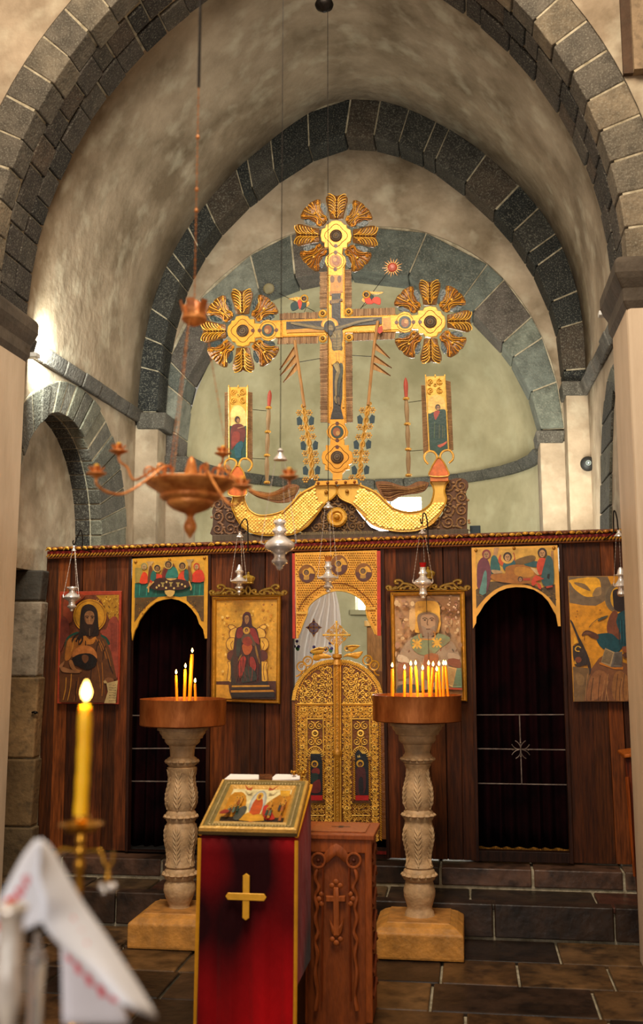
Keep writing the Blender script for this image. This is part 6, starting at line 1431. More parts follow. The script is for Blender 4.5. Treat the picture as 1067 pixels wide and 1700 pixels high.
cand_on(sand2, [(650.8, 1110, 651, 5.2, -.02, 0), (671.2, 1113, 671, 4.6, .05, 0), (681.6, 1107, 681.5, 4.6, -.05, 0), (689.5, 1106, 693.5, 4.6, .03, .002), (701.3, 1114, 702.5, 4.4, -.03, 0), (711, 1106, 713, 4.4, .06, 0), (718.6, 1108, 714.5, 4.4, -.05, 0), (724.6, 1116, 724.5, 4.6, .02, 0), (728.2, 1107, 731.5, 4.4, .07, 0), (735.8, 1106, 736, 4.8, -.06, 0), (739.5, 1106, 744.5, 4.4, .04, 0)], YST, 'burning tapers in the right tray',
        ['leftmost lit taper in the right tray, standing apart from the others', 'second lit taper from the left in the right copper tray', 'third lit taper from the left in the right tray', 'lit taper leaning left, fourth from the left in the right tray', 'short lit taper at the middle of the right tray', 'lit taper of the crossed pair in the right tray, tip at left', 'lit taper leaning right, crossing its neighbour in the right tray',
         'shortest lit taper right of the crossed pair in the right tray', 'lit taper leaning left behind the shortest one, right tray', 'upright lit taper second from the right in the right tray', 'rightmost lit taper in the right tray, leaning left'])
for (s_, e) in ((sand1, 2.0), (sand2, 4.0)): point('taper_glow', (s_.x, s_.y-.05, s_.z+.21), e, (1, .55, .18), .06)

# ---- lectern with velvet drape and framed icon lying on its sloping top
YF1 = 4.62
fl_, fr_ = at(329, 1387, YF1), at(497, 1389, YF1); bl, br = at(361, 1305, 5.02), at(512, 1305, 5.02)
zt = (fl_.z+fr_.z)/2; zb_ = (bl.z+br.z)/2
x0, x1 = fl_.x+.008, fr_.x-.012; y0, y1 = YF1, 5.02
lect = thing('lectern', Vector(((x0+x1)/2, (y0+y1)/2, 0)), 'slanted lectern draped in dark red velvet with gold edging and a gold cross', 'lectern')
mb = MB(); mb.hexa([(x0+.02, y0+.02, 0), (x1-.02, y0+.02, 0), (x1-.02, y1-.02, 0), (x0+.02, y1-.02, 0), (x0+.02, y0+.02, zt-.03), (x1-.02, y0+.02, zt-.03), (x1-.02, y1-.02, zb_-.03), (x0+.02, y1-.02, zb_-.03)], '#2a140c'); mb.build('body', WOOD, lect)
mb = MB(); rows = []                                                  # front fall of the drape
for j in range(15):
    t_ = j/14; z = (zt-.012)*(1-t_)+.05*t_
    rows.append([Vector((x0+(x1-x0)*i/30, y0-.004-.016*t_*(1+math.sin(i*.7+.8*math.sin(3*t_)))-.004*math.sin(i*1.9), z)) for i in range(31)])
mb.grid(rows, closed=False); mb.build('velvet_drape', VELVET, lect, solid=.004)
mb = MB(); mb.hexa([(x0, y0, zt-.02), (x1, y0, zt-.02), (x1, y1, zb_-.02), (x0, y1, zb_-.02), (x0, y0, zt-.004), (x1, y0, zt-.004), (x1, y1+.02, zb_+.002), (x0, y1+.02, zb_+.002)]); mb.hexa([(x1-.004, y0, .3), (x1+.002, y0, .3), (x1+.002, y1, .3), (x1-.004, y1, .3), (x1-.004, y0, zt-.01), (x1+.002, y0, zt-.01), (x1+.002, y1, zb_-.01), (x1-.004, y1, zb_-.01)]); mb.build('velvet_cover', VELVET, lect)
for nm, pts in (('gold_trim', [r[0]+Vector((.0, -.006, 0)) for r in rows]), ('gold_trim', [r[-1]+Vector((0, -.006, 0)) for r in rows]), ('gold_trim', [Vector((x0, y0, zt)), Vector((x0, y1+.02, zb_+.006))]), ('gold_trim', [Vector((x1, y0, zt)), Vector((x1, y1+.02, zb_+.006))])):
    mb = MB(); a = pts; mb.tube(a, .0085, 5, '#d8961c', .25, flat=.6); mb.build(nm, GOLDFLAT, lect)
cc = at(408, 1489, YF1-.035); mb = MB(); w_ = .0145
def cbar(L_): mb.prism([cc+Vector((a, 0, b)) for a, b in L_], (0, .006, 0), '#e8a826', .2, .002)
cbar([(-w_, -.085), (0, -.095), (w_, -.085), (w_, .085), (0, .095), (-w_, .085)]); cbar([(-.078, -w_), (-.078, w_), (-.088, 0)][::-1]) if 0 else None
cc = cc+Vector((0, -.002, 0)); cbar([(-.078, w_), (-.088, 0), (-.078, -w_), (.078, -w_), (.088, 0), (.078, w_)]); mb.build('gold_cross', GOLDFLAT, lect)
# framed icon lying on the slope
ic = thing('festal_icon', Vector(((x0+x1)/2, y0, zt)), 'framed painted feast scene with many figures, lying on the slanted lectern top', 'icon')
ex = Vector((1, 0, 0)); A0 = Vector((x0-.004, y0-.012, zt+.004)); B0 = Vector((x1+.004, y0-.012, zt+.004)); C0_ = Vector((x1-.004, y1-.012, zb_+.004)); D0 = Vector((x0+.006, y1-.012, zb_+.004))
nrm = (B0-A0).cross(D0-A0).normalized()
def sl(u, v, h=0.): return A0.lerp(B0, u).lerp(D0.lerp(C0_, u), v)+nrm*h
mb = MB(); mb.hexa([sl(0, 0, 0), sl(1, 0, 0), sl(1, 1, 0), sl(0, 1, 0), sl(0, 0, .016), sl(1, 0, .016), sl(1, 1, .016), sl(0, 1, .016)], '#6a5430', .2); pn = mb.build('panel', GOLD, ic)
mb = MB(); fr = [(0, .016), (.04, .03), (.20, .034), (.24, .026), (.72, .024), (.78, .032), (1, .016)]; cor = [(0, 0), (1, 0), (1, 1), (0, 1)]; inn = [(.17, .17), (.83, .17), (.83, .84), (.17, .84)]
for i in range(4):
    j = (i+1) % 4
    R_ = [[sl(cor[q][0]*(1-u)+inn[q][0]*u, cor[q][1]*(1-u)+inn[q][1]*u, h) for q in (i, j)] for u, h in fr]
    for a, ((u0, h0), c) in enumerate(zip(fr, ('#e0a850', '#d8a850', '#a88c50', '#857444', '#e0b464', '#d8a44a'))):
        mb.add(R_[a]+R_[a+1], [[0, 1, 3, 2]], c, .3)
frm = mb.build('frame', GOLD, ic)
mb = MB()
for i in range(4):                                                    # carved leaf running round the frame
    j = (i+1) % 4; n = 26
    for k in range(n):
        u = .48; a = Vector((cor[i][0]*(1-u)+inn[i][0]*u, cor[i][1]*(1-u)+inn[i][1]*u, 0)); b = Vector((cor[j][0]*(1-u)+inn[j][0]*u, cor[j][1]*(1-u)+inn[j][1]*u, 0)); p_ = a.lerp(b, (k+.5)/n); mb.ball(sl(p_.x, p_.y, .026), .0068, '#a8905a', .3, 6)
mb.build('leaf_carving', GOLD, frm)
class ZS_:
    def __call__(s, x, y, d=0.): return sl(.17+.66*x, .84-.67*y, .017-d*1.2)
    def pts(s, L, dy=0., sm=0, closed=True):
        if sm: L = [(p.x, p.y) for p in crom([(a, b, 0) for a, b in L], sm, closed)]
        return [s(a, b, dy) for a, b in L]
p = Paint(ZS_(), .0003); p.d = -.0004
p.lay('#e8d8a0', [(0, 0), (1, 0), (1, 1), (0, 1)], met=.1)
p.lay('#c8861c', [(0, .2), (.1, .1), (.2, .12), (.3, .35), (.32, .9), (0, .95)], 2, .2); p.lay('#b8781c', [(1, .15), (.88, .1), (.72, .3), (.62, .55), (.66, .95), (1, .95)], 2, .2); p.lay('#d8a030', [(.8, .02), (.98, .02), (.98, .2), (.84, .2)], met=.2); p.lay('#2a1a10', [(0, .85), (1, .85), (1, 1), (0, 1)])
p.lay('#a8a8a0', ell(.5, .42, .13, .38, 24)); p.lay('#c8c4b0', ell(.5, .40, .10, .32, 24))
p.lay('#c0501c', [(.44, .35), (.5, .22), (.57, .35), (.6, .6), (.56, .95), (.44, .95), (.42, .6)], 3); p.lay('#d89a2a', [(.3, .95), (.4, .72), (.5, .8), (.6, .76), (.7, .95)], 2, .1); p.lay('#e0a838', ell(.5, .24, .055, .12, 14), met=.3); p.lay('#8a5228', ell(.5, .25, .028, .07, 12))
p.lay('#b02a1c', [(.62, .55), (.68, .5), (.78, .7), (.86, .9), (.72, .92), (.64, .75)], 3); p.lay('#4a4a40', [(.2, .9), (.24, .6), (.34, .55), (.36, .72), (.3, .95)], 3)
for k in range(22):
    L_ = k % 2; x = (random.uniform(.04, .3) if L_ else random.uniform(.7, .96)); y = random.uniform(.35, .8); c = random.choice(('#7a2a1c', '#2c4438', '#c88830', '#34343c', '#a05a28', '#5a6450'))
    p.lay(c, [(x-.02, y+.18), (x-.014, y), (x+.014, y), (x+.022, y+.18)]); p.lay('#d8a038', ell(x, y-.02, .020, .05, 8), met=.2); p.lay('#7a4a28', ell(x, y-.015, .011, .03, 8))
for s in (-1, 1): p.lay('#a84a24', [(.5+s*.14, .1), (.5+s*.2, .16), (.5+s*.3, .02), (.5+s*.22, .2), (.5+s*.14, .22)], 1)
p.lay('#8a2c1c', [(0, .86), (.06, .8), (.14, .84), (.1, .92), (0, .93)], 2)
p.mb.build('painting', PAINT, pn)
# folded cloth behind the icon, small brown book-rest between
yk = y1+.03; mb = MB(); rows = []
cl = thing('folded_cloth', Vector(((x0+x1)/2-.02, yk, zb_)), 'white folded cloth lying along the top edge of the velvet lectern', 'cloth')
for (a, b, nm) in ((376, 430, 'left'), (452, 498, 'right')):
    P0, P1 = at(a-6, 1294, y1+.0), at(b, 1292, y1+.0); Q0, Q1 = at(a+6, 1284, y1+.05), at(b, 1285, y1+.05); mb = MB()
    mb.hexa([P0-Vector((0, 0, .01)), P1-Vector((0, 0, .01)), Q1-Vector((0, 0, .02)), Q0-Vector((0, 0, .02)), P0, P1, Q1, Q0], '#e8e0da', shrink=.001); mb.build('cloth_fold', CLOTH, cl, bevel=.003)
mb = MB(); P0, P1, Q0, Q1 = at(430, 1293, y1), at(452, 1293, y1), at(431, 1285, y1+.04), at(452, 1285, y1+.04); d_ = Vector((0, 0, .02)); mb.hexa([P0-d_, P1-d_, Q1-d_, Q0-d_, P0, P1, Q1, Q0], '#6a3c1c'); tag(mb.build('icon_rest', WOOD, None), 'small brown wooden rest between the two cloth folds on the lectern', 'rest')
# small brass hand cross standing behind
c = at(496, 1284, y1+.05); hc = thing('brass_cross', at(496, 1296, y1+.04), 'small brass cross on a foot at the back right corner of the lectern', 'cross')
mb = MB(); mb.tube([at(496, 1296, y1+.04), at(496.5, 1270, y1+.04)], .0035, 6); mb.tube([at(484, 1281, y1+.04), at(507, 1279, y1+.04)], .0035, 6)
for q in ((484, 1281), (507, 1279), (496.5, 1270)): mb.ball(at(*q, y1+.04), .007)
mb.lathe((at(496, 1290, y1+.04).x, y1+.04), [(.022, at(496, 1297, y1+.04).z), (.018, at(496, 1293, y1+.04).z), (.008, at(496, 1289, y1+.04).z), (.006, at(496, 1284, y1+.04).z)], 16); mb.build('cross_body', BRASS, hc)
for dx in (-.022, .022): mb = MB(); mb.ball(at(496, 1283, y1+.03)+Vector((dx, -.01, 0)), .011); mb.build('knob', BRASS, hc)

# ---- carved wooden box on legs
YB = 5.05
bx0, bx1 = at(502, 1450, YB).x, at(616, 1450, YB).x; zt = at(560, 1385, YB).z; YB1 = YB+.34
box = thing('donation_box', Vector(((bx0+bx1)/2, (YB+YB1)/2, 0)), 'carved brown wooden offering box with a cross on its front and a slot on top', 'box')
mb = MB(); mb.box((bx0+.006, YB+.012, 0), (bx1-.006, YB1-.01, zt-.03), '#8a4216'); mb.build('body', CARVEDWOOD, box, bevel=.006)
mb = MB(); 
for (o, z0, z1) in ((.014, zt-.022, zt), (.002, zt-.045, zt-.022)): mb.box((bx0-o, YB-o, z0), (bx1+o, YB1+o, z1), '#964818')
mb.box((bx0+.03, YB+.05, zt), (bx1-.03, YB1-.05, zt+.006), '#a05828'); ld = mb.build('lid', CARVEDWOOD, box, bevel=.005)
mb = MB(); m = Vector(((bx0+bx1)/2, (YB+YB1)/2, zt+.007)); mb.box(m+Vector((-.045, -.003, 0)), m+Vector((.045, .003, .001)), '#1a0a04'); mb.box(m+Vector((-.010, -.022, 0)), m+Vector((.012, .02, .001)), '#140a06'); mb.build('slot', PLAIN, ld)
zx = Z(310, 1260, 3.233, YB-.004)
mb = MB(); q = [(620, 430), (640, 430), (655, 1100), (655, 1400), (632, 1400)]
for (a, b, c, d) in ((622, 650, 432, 1420), (960, 992, 432, 1420), (650, 960, 432, 500)): mb.box(zx(a, d, .0), zx(b, c, .012)+Vector((0, .008, 0)), '#964816')
mb.build('frame', CARVEDWOOD, box, bevel=.004)
mb = MB(); cx = 800
for s in (-1, 1):
    mb.tube([zx(cx+s*95+14*math.cos(2*PI*k/20)*2.6, 545+38*math.sin(2*PI*k/20), -.002) for k in range(20)], .006, 6, '#9a4c1c', closed=True); mb.ball(zx(cx+s*95, 545, .0), .009, '#5a240c')
    L_ = [(cx+s*100, 590), (cx+s*112, 640), (cx+s*92, 690), (cx+s*112, 740), (cx+s*100, 800), (cx+s*112, 860), (cx+s*96, 930), (cx+s*112, 980), (cx+s*100, 1050), (cx+s*112, 1150), (cx+s*100, 1260), (cx+s*112, 1350)]
    mb.tube(crom(zx.pts(L_, -.001), 4), [.006+.004*abs(math.sin(i*.55)) for i in range(45)], 6, '#9a4c1c')
    mb.tube(zx.pts([(cx+s*78, 560), (cx+s*70, 620), (cx+s*74, 900), (cx+s*78, 1300)], -.001, 5, False), .0045, 5, '#7a3410')
mb.prism(zx.pts([(730, 520), (800, 455), (870, 520), (850, 560), (800, 520), (750, 560)], -.003, 3), (0, .01, 0), '#9a4c1c', bev=.003); mb.build('carved_border', CARVEDWOOD, box)
mb = MB(); C_ = (800, 752)
def lobe(x, y, r): mb.ball(zx(x, y, -.002), r, '#a45420', 0, 10, (1, .35, 1))
mb.prism(zx.pts([(786, 690), (814, 690), (816, 738), (850, 736), (850, 768), (816, 768), (818, 950), (786, 950), (784, 768), (745, 768), (745, 736), (784, 738)], -.006), (0, .014, 0), '#a45420', bev=.004)
for (x, y, dx, dy) in ((800, 680, 0, -1), (878, 752, 1, 0), (722, 752, -1, 0), (802, 968, 0, 1)):
    lobe(x+dx*14, y+dy*20, .013); lobe(x+dy*22, y+dx*26, .012); lobe(x-dy*22, y-dx*26, .012)
mb.prism(zx.pts([(765, 860), (786, 900), (800, 875), (816, 900), (840, 860), (830, 930), (802, 960), (776, 930)], -.004, 2), (0, .008, 0), '#a45420', bev=.003)
mb.build('carved_cross', CARVEDWOOD, box)
sx = bx1-.005; mb = MB()
for k in range(7): z0 = .12+k*.10; mb.tube([Vector((sx, YB+.06, z0)), Vector((sx+.006, YB+.17, z0+.05)), Vector((sx, YB+.28, z0))], .012, 6, '#7a3612')
mb.build('side_carving', CARVEDWOOD, box)

# ---- choir stall seen edge-on at the right
bn = thing('wooden_stall', Vector((at(1052, 1480, 6.0).x, 6.2, 0)), 'dark wooden stall end with an armrest, half hidden by the right pier', 'bench')
X_ = HWR-.035
mb = MB(); P = [at(1037, 1258, 6.75), at(1060, 1262, 6.75), at(1068, 1480, 6.75), at(1058, 1462, 6.75)]; P[2].z = P[3].z = ZP
mb.prism([P[0], P[1], P[2], P[3]], (0, .04, 0), '#6a2a10'); mb.build('end_panel', WOOD, bn, bevel=.004)
mb = MB(); a, b = at(1036, 1259, 6.72), at(1062, 1255, 6.72); mb.hexa([a, b, b+Vector((0, .3, 0)), a+Vector((0, .3, 0)), a+Vector((0, 0, .022)), b+Vector((0, 0, .022)), b+Vector((0, .3, .022)), a+Vector((0, .3, .022))], '#b8601c'); mb.build('armrest', WOOD, bn, bevel=.006)
mb = MB(); a, b = at(1041, 1290, 6.72), at(1053, 1455, 6.72); mb.tube([a, b], [.012, .008], 6, '#a04a14'); mb.build('moulding', WOOD, bn)

# ================================================================== HANGING LAMPS
def chainline(a, b, r, mb, sag=0.):
    a, b = Vector(a), Vector(b); L = (b-a).length; n = max(3, int(L/(r*5.0)))
    for i in range(n):
        p, q = a.lerp(b, (i+.08)/n), a.lerp(b, (i+.92)/n); u = Vector((1, 0, 0)) if i % 2 else Vector((0, 1, 0))
        mb.tube([p, p.lerp(q, .5)+u*r*.9, q], r*.45, 3); mb.tube([p, p.lerp(q, .5)-u*r*.9, q], r*.45, 3)
def hanging_lamp(cx, Y, rows, k, x0, y0, cap, label, handles, wire=None, cup='glass', hook=None, beadside=0):
    """cap: (px, py, half, height) of the small canopy; handles: picture offset where the chains meet the body"""
    P = prof_px(cx, Y, rows, k, x0, y0); c = at(x0+cx/k, y0+rows[0][0]/k, Y)
    t = thing('hanging_lamp', Vector((c.x, Y, P[-1][1])), label, 'hanging lamp')
    mb = MB(); mb.lathe((c.x, Y), P[::-1], 32, (1, 1, 1), flute=16, amp=.012); body = mb.build('body', SILVER, t)
    hy, hr = handles; ph = at(x0+cx/k, hy, Y); rr = hr*Y/FPX
    capc = at(cap[0], cap[1], Y); s = Y/FPX
    mb = MB(); mb.lathe((c.x, Y), [(cap[2]*s*a, capc.z-cap[3]*s/2+cap[3]*s*b) for a, b in ((1.05, 0), (1.0, .12), (.75, .3), (.42, .5), (.34, .65), (.5, .78), (.3, .9), (.1, 1.0))], 20); mb.build('canopy', SILVER, t)
    for a in (math.radians(200), math.radians(340), math.radians(80)):
        h = Vector((c.x+rr*math.cos(a), Y+rr*math.sin(a), ph.z)); mb = MB(); mb.tube([h+Vector((-.55*(h.x-c.x)*.3, -(h.y-Y)*.16, -3*s)), h+Vector((0, 0, -1*s)), h+Vector((0, 0, 3*s))], 1.0*s, 5); mb.build('handle', SILVER, body)
        mb = MB(); chainline(Vector((c.x+cap[2]*s*.7*math.cos(a), Y+cap[2]*s*.7*math.sin(a), capc.z-cap[3]*s*.5)), h, max(.0022, .55*s), mb); mb.build('chain', SILVER, t)
    if cup:
        r0, z0 = P[0]; mb = MB(); mb.lathe((c.x, Y), [(r0*.8, z0-.004), (r0*.95, z0+.012), (r0*1.15, z0+.03), (r0*1.0, z0+.03), (r0*.75, z0+.0)], 20); mb.build('glass_cup', {'glass': BRASSRED, 'red': REDGLASS, 'clear': GLASS}[cup], t)
    top = capc+Vector((0, 0, cap[3]*s*.5)); top.x = c.x
    if wire: mb = MB(); mb.tube([top-Vector((0, 0, .004)), Vector((c.x, Y, wire))], .0022 if Y > 5 else .0018, 5); mb.build('wire', IRON, t)
    return t, top
# iron hooks rising from the cornice that carry the lamps
def hook(pts, Y, label, th=.0045):
    P = [at(x, y, Y) for x, y in pts]; t = thing('lamp_hook', P[-1], label, 'hook'); mb = MB(); mb.tube(crom(P, 5), th, 6); mb.tube([P[-1], Vector((P[-1].x, YS-.03, P[-1].z))], th, 6); mb.build('hook_rod', IRON, t); return t
YLm = 6.98
L_a = rows_a = [(1070, 100), (1090, 108), (1105, 90), (1125, 55), (1150, 50), (1180, 62), (1205, 95), (1235, 130), (1265, 155), (1290, 145), (1320, 100), (1345, 62), (1380, 58), (1410, 62), (1435, 88), (1455, 80), (1475, 52), (1495, 26), (1515, 30), (1530, 18), (1538, 4)]
hanging_lamp(230, YLm, L_a, 11.33, 100, 880, (123, 910, 3.6, 10), 'small silver hanging lamp before the red-bordered icon at far left', (880+1250/11.33, 15), cup=None)
hook([(122.5, 897), (121, 900), (122.5, 905), (124, 903), (128, 892), (134, 880), (137, 893), (136, 912)], YLm, 'thin iron hook over the lamp at the far left of the screen')
L_b = [(800, 14), (840, 32), (870, 40), (890, 62), (905, 58), (925, 34), (960, 34), (985, 60), (1010, 100), (1030, 122), (1048, 100), (1060, 42), (1085, 34), (1105, 56), (1120, 60), (1135, 34), (1155, 22), (1175, 30), (1195, 12), (1215, 5)]
hanging_lamp(225, YLm, L_b, 8.208, 370, 840, (399, 887, 6, 10), 'silver hanging lamp in front of the throne icon, left of the middle', (840+1015/8.208, 14.5), cup=None)
hook([(399.5, 879), (399, 872), (402, 866), (406, 861.5), (409.5, 864), (411, 872), (411.5, 890), (411.5, 915)], YLm, 'iron hook carrying the lamp before the throne icon')
L_c = [(980, 62), (1000, 58), (1030, 52), (1060, 66), (1080, 84), (1095, 78), (1120, 56), (1160, 54), (1195, 70), (1225, 100), (1248, 165), (1275, 184), (1300, 130), (1330, 62), (1360, 52), (1390, 64), (1425, 92), (1445, 84), (1460, 50), (1490, 36), (1515, 42), (1535, 10)]
hanging_lamp(370, 6.3, L_c, 10.625, 510, 840, (543.5, 838, 8, 11), 'silver hanging lamp with amber cup in front of the gilt lattice panel', (840+1255/10.625, 18), wire=6.02, cup='glass')
L_d = [(905, 48), (930, 44), (960, 46), (985, 66), (1000, 68), (1015, 52), (1040, 48), (1070, 74), (1100, 120), (1125, 140), (1150, 138), (1180, 100), (1210, 54), (1240, 50), (1280, 56), (1300, 66), (1315, 50), (1335, 32), (1355, 34), (1368, 20), (1376, 5)]
hanging_lamp(370, YLm, L_d, 8.892, 660, 840, (701, 882, 6.4, 8), 'silver hanging lamp with a bright red cup before the worn pale icon', (840+1120/8.892, 17.5), cup='red')
hook([(697.5, 861), (699, 868), (701, 868.5), (701.5, 858), (703, 852), (706, 854), (709, 866), (710, 886), (711.5, 915)], YLm, 'iron hook carrying the lamp with the red cup')
L_e = [(1020, 20), (1060, 42), (1100, 52), (1128, 60), (1140, 92), (1152, 88), (1165, 46), (1200, 40), (1240, 54), (1275, 80), (1310, 112), (1335, 108), (1350, 56), (1400, 48), (1440, 60), (1465, 66), (1490, 40), (1508, 8)]
hanging_lamp(495, 6.72, L_e, 10, 980, 840, (1025.5, 885, 7.5, 11), 'silver hanging lamp at far right, beside the right pier', (840+1310/10, 13), cup=None)
hook([(1026, 880), (1025, 872), (1024, 862), (1021, 850), (1018.5, 849), (1018, 862), (1018.5, 884)], 6.72, 'iron hook over the lamp at the far right')
L_f = [(190, 68), (215, 88), (235, 90), (260, 62), (290, 66), (320, 92), (345, 108), (365, 90), (385, 66), (410, 76), (440, 108), (480, 168), (515, 200), (545, 210), (575, 200), (605, 165), (630, 110), (660, 78), (700, 72), (730, 92), (755, 112), (775, 106), (795, 78), (815, 52), (840, 46), (860, 34), (878, 10)]
hanging_lamp(775, 4.1, L_f, 8.208, 370, 840, (463.5, 754, 11.5, 21), 'large silver hanging lamp, closest and biggest of the silver lamps', (840+500/8.208, 32), wire=5.4, cup=None)
# iron ring plate in the crown of the vault that holds a lamp wire
pt_ = at(538, 8, 6.3); t = thing('ceiling_hook', Vector((pt_.x, 6.3, pt_.z-.03)), 'dark round iron hook plate hanging in the crown of the vault', 'hook')
mb = MB(); mb.lathe((pt_.x, 6.3), [(.012, pt_.z-.05), (.03, pt_.z-.035), (.055, pt_.z-.02), (.062, pt_.z+.0), (.055, pt_.z+.02), (.02, pt_.z+.03)], 20); mb.build('plate', IRON, t)
mb = MB(); mb.tube([(pt_.x, 6.3, pt_.z+.02), (pt_.x, 6.3, 6.31)], .008, 6); mb.build('stem', IRON, t)
# round black camera on the right pilaster
c = at(975.5, 770, YE-.06); t = thing('dome_camera', c, 'round black device with a small lens and cable on the right-hand pilaster', 'camera')
mb = MB(); mb.ball(c, .062, '#1e1e1c', 0, 20, (1, .8, 1)); mb.build('housing', PLAIN, t)
mb = MB(); mb.tube([c+Vector((.018*math.cos(2*PI*k/16), -.048, .018*math.sin(2*PI*k/16))) for k in range(16)], .005, 6, '#8a9490', closed=True); mb.ball(c+Vector((0, -.05, 0)), .009, '#e0f0f0'); mb.build('lens', PLAIN, t)
mb = MB(); mb.tube([at(982, 780, YE-.04), at(993, 795, YE-.02), at(996, 850, YE-.02), at(1000, 890, YE-.02)], .005, 5); mb.build('cable', IRON, t)
# small black clasp on the left stone jamb
c = at(58, 1183, 7.04); t = MB(); t.tube([c+Vector((-.02, 0, 0)), c+Vector((0, -.01, .006)), c+Vector((.02, 0, -.002))], .007, 6); t.ball(c+Vector((.005, -.008, 0)), .012); tag(t.build('iron_clasp', IRON, None), 'small black iron clasp on the stone jamb at left', 'clasp')

# ---- brass chandelier with flower-shaped candle cups
YCH = 2.8; cxh = 316
zch = Z(120, 720, 2.6675, YCH)
cc = at(cxh, 850, YCH)
ch = thing('chandelier', Vector((cc.x, YCH, at(cxh, 893, YCH).z)), 'antique brass chandelier with a ribbed dish and flower-shaped candle cups', 'chandelier')
rows = [(795, 30), (797, 72), (800, 77.5), (803, 77), (808, 70), (814, 60), (821, 50), (822, 50), (826, 51), (830, 48), (832, 40), (836, 40), (840, 37), (846, 28), (850, 18), (853, 9), (858, 5), (863, 6.5), (870, 10), (876, 11), (882, 9), (888, 4.5), (893, 2)]
mb = MB(); P = prof_px(cxh, YCH, rows); mb.lathe((cc.x, YCH), P[::-1], 48, (1, 1, 1), flute=24, amp=.018); mb.build('dish', BRASSRED, ch)
mb = MB(); P = prof_px(cxh, YCH, [(758, 2), (764, 6), (775, 9), (790, 13), (798, 14)]); mb.lathe((cc.x, YCH), P[::-1], 16); mb.build('centre_cone', BRASSRED, ch)
mb = MB(); P = prof_px(320, YCH, [(498, 3), (503, 12), (507, 16), (520, 18), (526, 21), (531, 22), (536, 17), (541, 6)]); c2 = at(320, 520, YCH); mb.lathe((cc.x, YCH), P[::-1], 24)
for k in range(6):
    a = 2*PI*k/6+.5; r_ = P[3][0]
    mb.add([Vector((cc.x+r_*math.cos(a+d), YCH+r_*math.sin(a+d), P[4][1]-.004)) for d in (-.38, .38)]+[Vector((cc.x+r_*1.45*math.cos(a+d), YCH+r_*1.45*math.sin(a+d), P[2][1]+.010)) for d in (.30, 0, -.30)], [[0, 1, 2, 3, 4]])
mb.build('crown_canopy', BRASSRED, ch)
s = YCH/FPX
for k in range(3):
    a = 2*PI*k/3+.35; mb = MB(); chainline((cc.x+18*s*math.cos(a), YCH+18*s*math.sin(a), P[4][1]), (cc.x+70*s*math.cos(a), YCH+70*s*math.sin(a), at(cxh, 798, YCH).z), .0022, mb); mb.build('chain', BRASSRED, ch)
zr_ = at(328, 145, YCH).z; mb = MB(); chainline((cc.x, YCH, P[0][1]-.004), (cc.x, YCH, zr_), .0026, mb)
for zz_ in (at(328, 228, YCH).z, at(328, 315, YCH).z, at(326, 350, YCH).z): mb.ball((cc.x, YCH, zz_), .006)
mb.build('hanging_chain', BRASSRED, ch)
mb = MB(); mb.tube([(cc.x, YCH, zr_), (cc.x, YCH, 5.2)], .0045, 6); mb.build('hanging_rod', IRON, ch)
cups = [((197, 748), 1.0, -.10), ((160, 785), 1.0, -.30), ((370, 752), 1.0, .22), ((480, 790), 1.0, -.12), ((402, 806), .9, -.30), ((262, 742), .0, .0)]
for (p0, sc_, dy) in cups[:5]:
    Yc = YCH+dy; c = at(*p0, Yc); e = Vector((cc.x, YCH, 0))-Vector((c.x, Yc, 0)); L_ = e.length; u = e.normalized(); zr2 = at(cxh, 797, YCH).z; r0 = 60*s
    mb = MB(); st_ = Vector((cc.x, YCH, zr2))-u*r0
    pts = [c+Vector((0, 0, -.012)), c+Vector((0, 0, -.03))+u*.004, c+Vector((0, 0, -.045))+u*L_*.12, c.lerp(st_, .4)+Vector((0, 0, -.05)), c.lerp(st_, .72)+Vector((0, 0, -.012)), st_+Vector((0, 0, .022))-u*.012, st_+Vector((0, 0, .024))+u*.02, st_+Vector((0, 0, .0))+u*.022]
    mb.tube(crom(pts, 5), .0036, 6); ar = mb.build('arm', BRASSRED, ch)
    q = st_-u*.02+Vector((0, 0, .012)); mb = MB(); mb.tube([q+u*(.02*(1-k/26)*math.cos(k*.5))+Vector((0, 0, .02*(1-k/26)*math.sin(k*.5))) for k in range(20)], .0028, 5); mb.build('curl', BRASSRED, ar)
    mb = MB(); mb.lathe((c.x, Yc), [(.002, c.z-.018), (.006, c.z-.012), (.018, c.z-.006), (.026, c.z-.002), (.024, c.z), (.010, c.z+.001), (.009, c.z+.018), (.007, c.z+.018)], 16)
    for k in range(6):
        a = 2*PI*k/6; f = lambda r_, h_, d: Vector((c.x+r_*math.cos(a+d), Yc+r_*math.sin(a+d), c.z+h_)); mb.add([f(.008, 0, -.4), f(.008, 0, .4), f(.019, .010, .32), f(.021, .018, 0), f(.019, .010, -.32)], [[0, 1, 2, 3, 4]])
    mb.build('candle_cup', BRASSRED, ch)
    mb = MB(); mb.lathe((c.x, Yc), [(.0065, c.z+.002), (.0065, c.z+.020), (.003, c.z+.022)], 10); mb.build('candle_stub', WAX, ch)

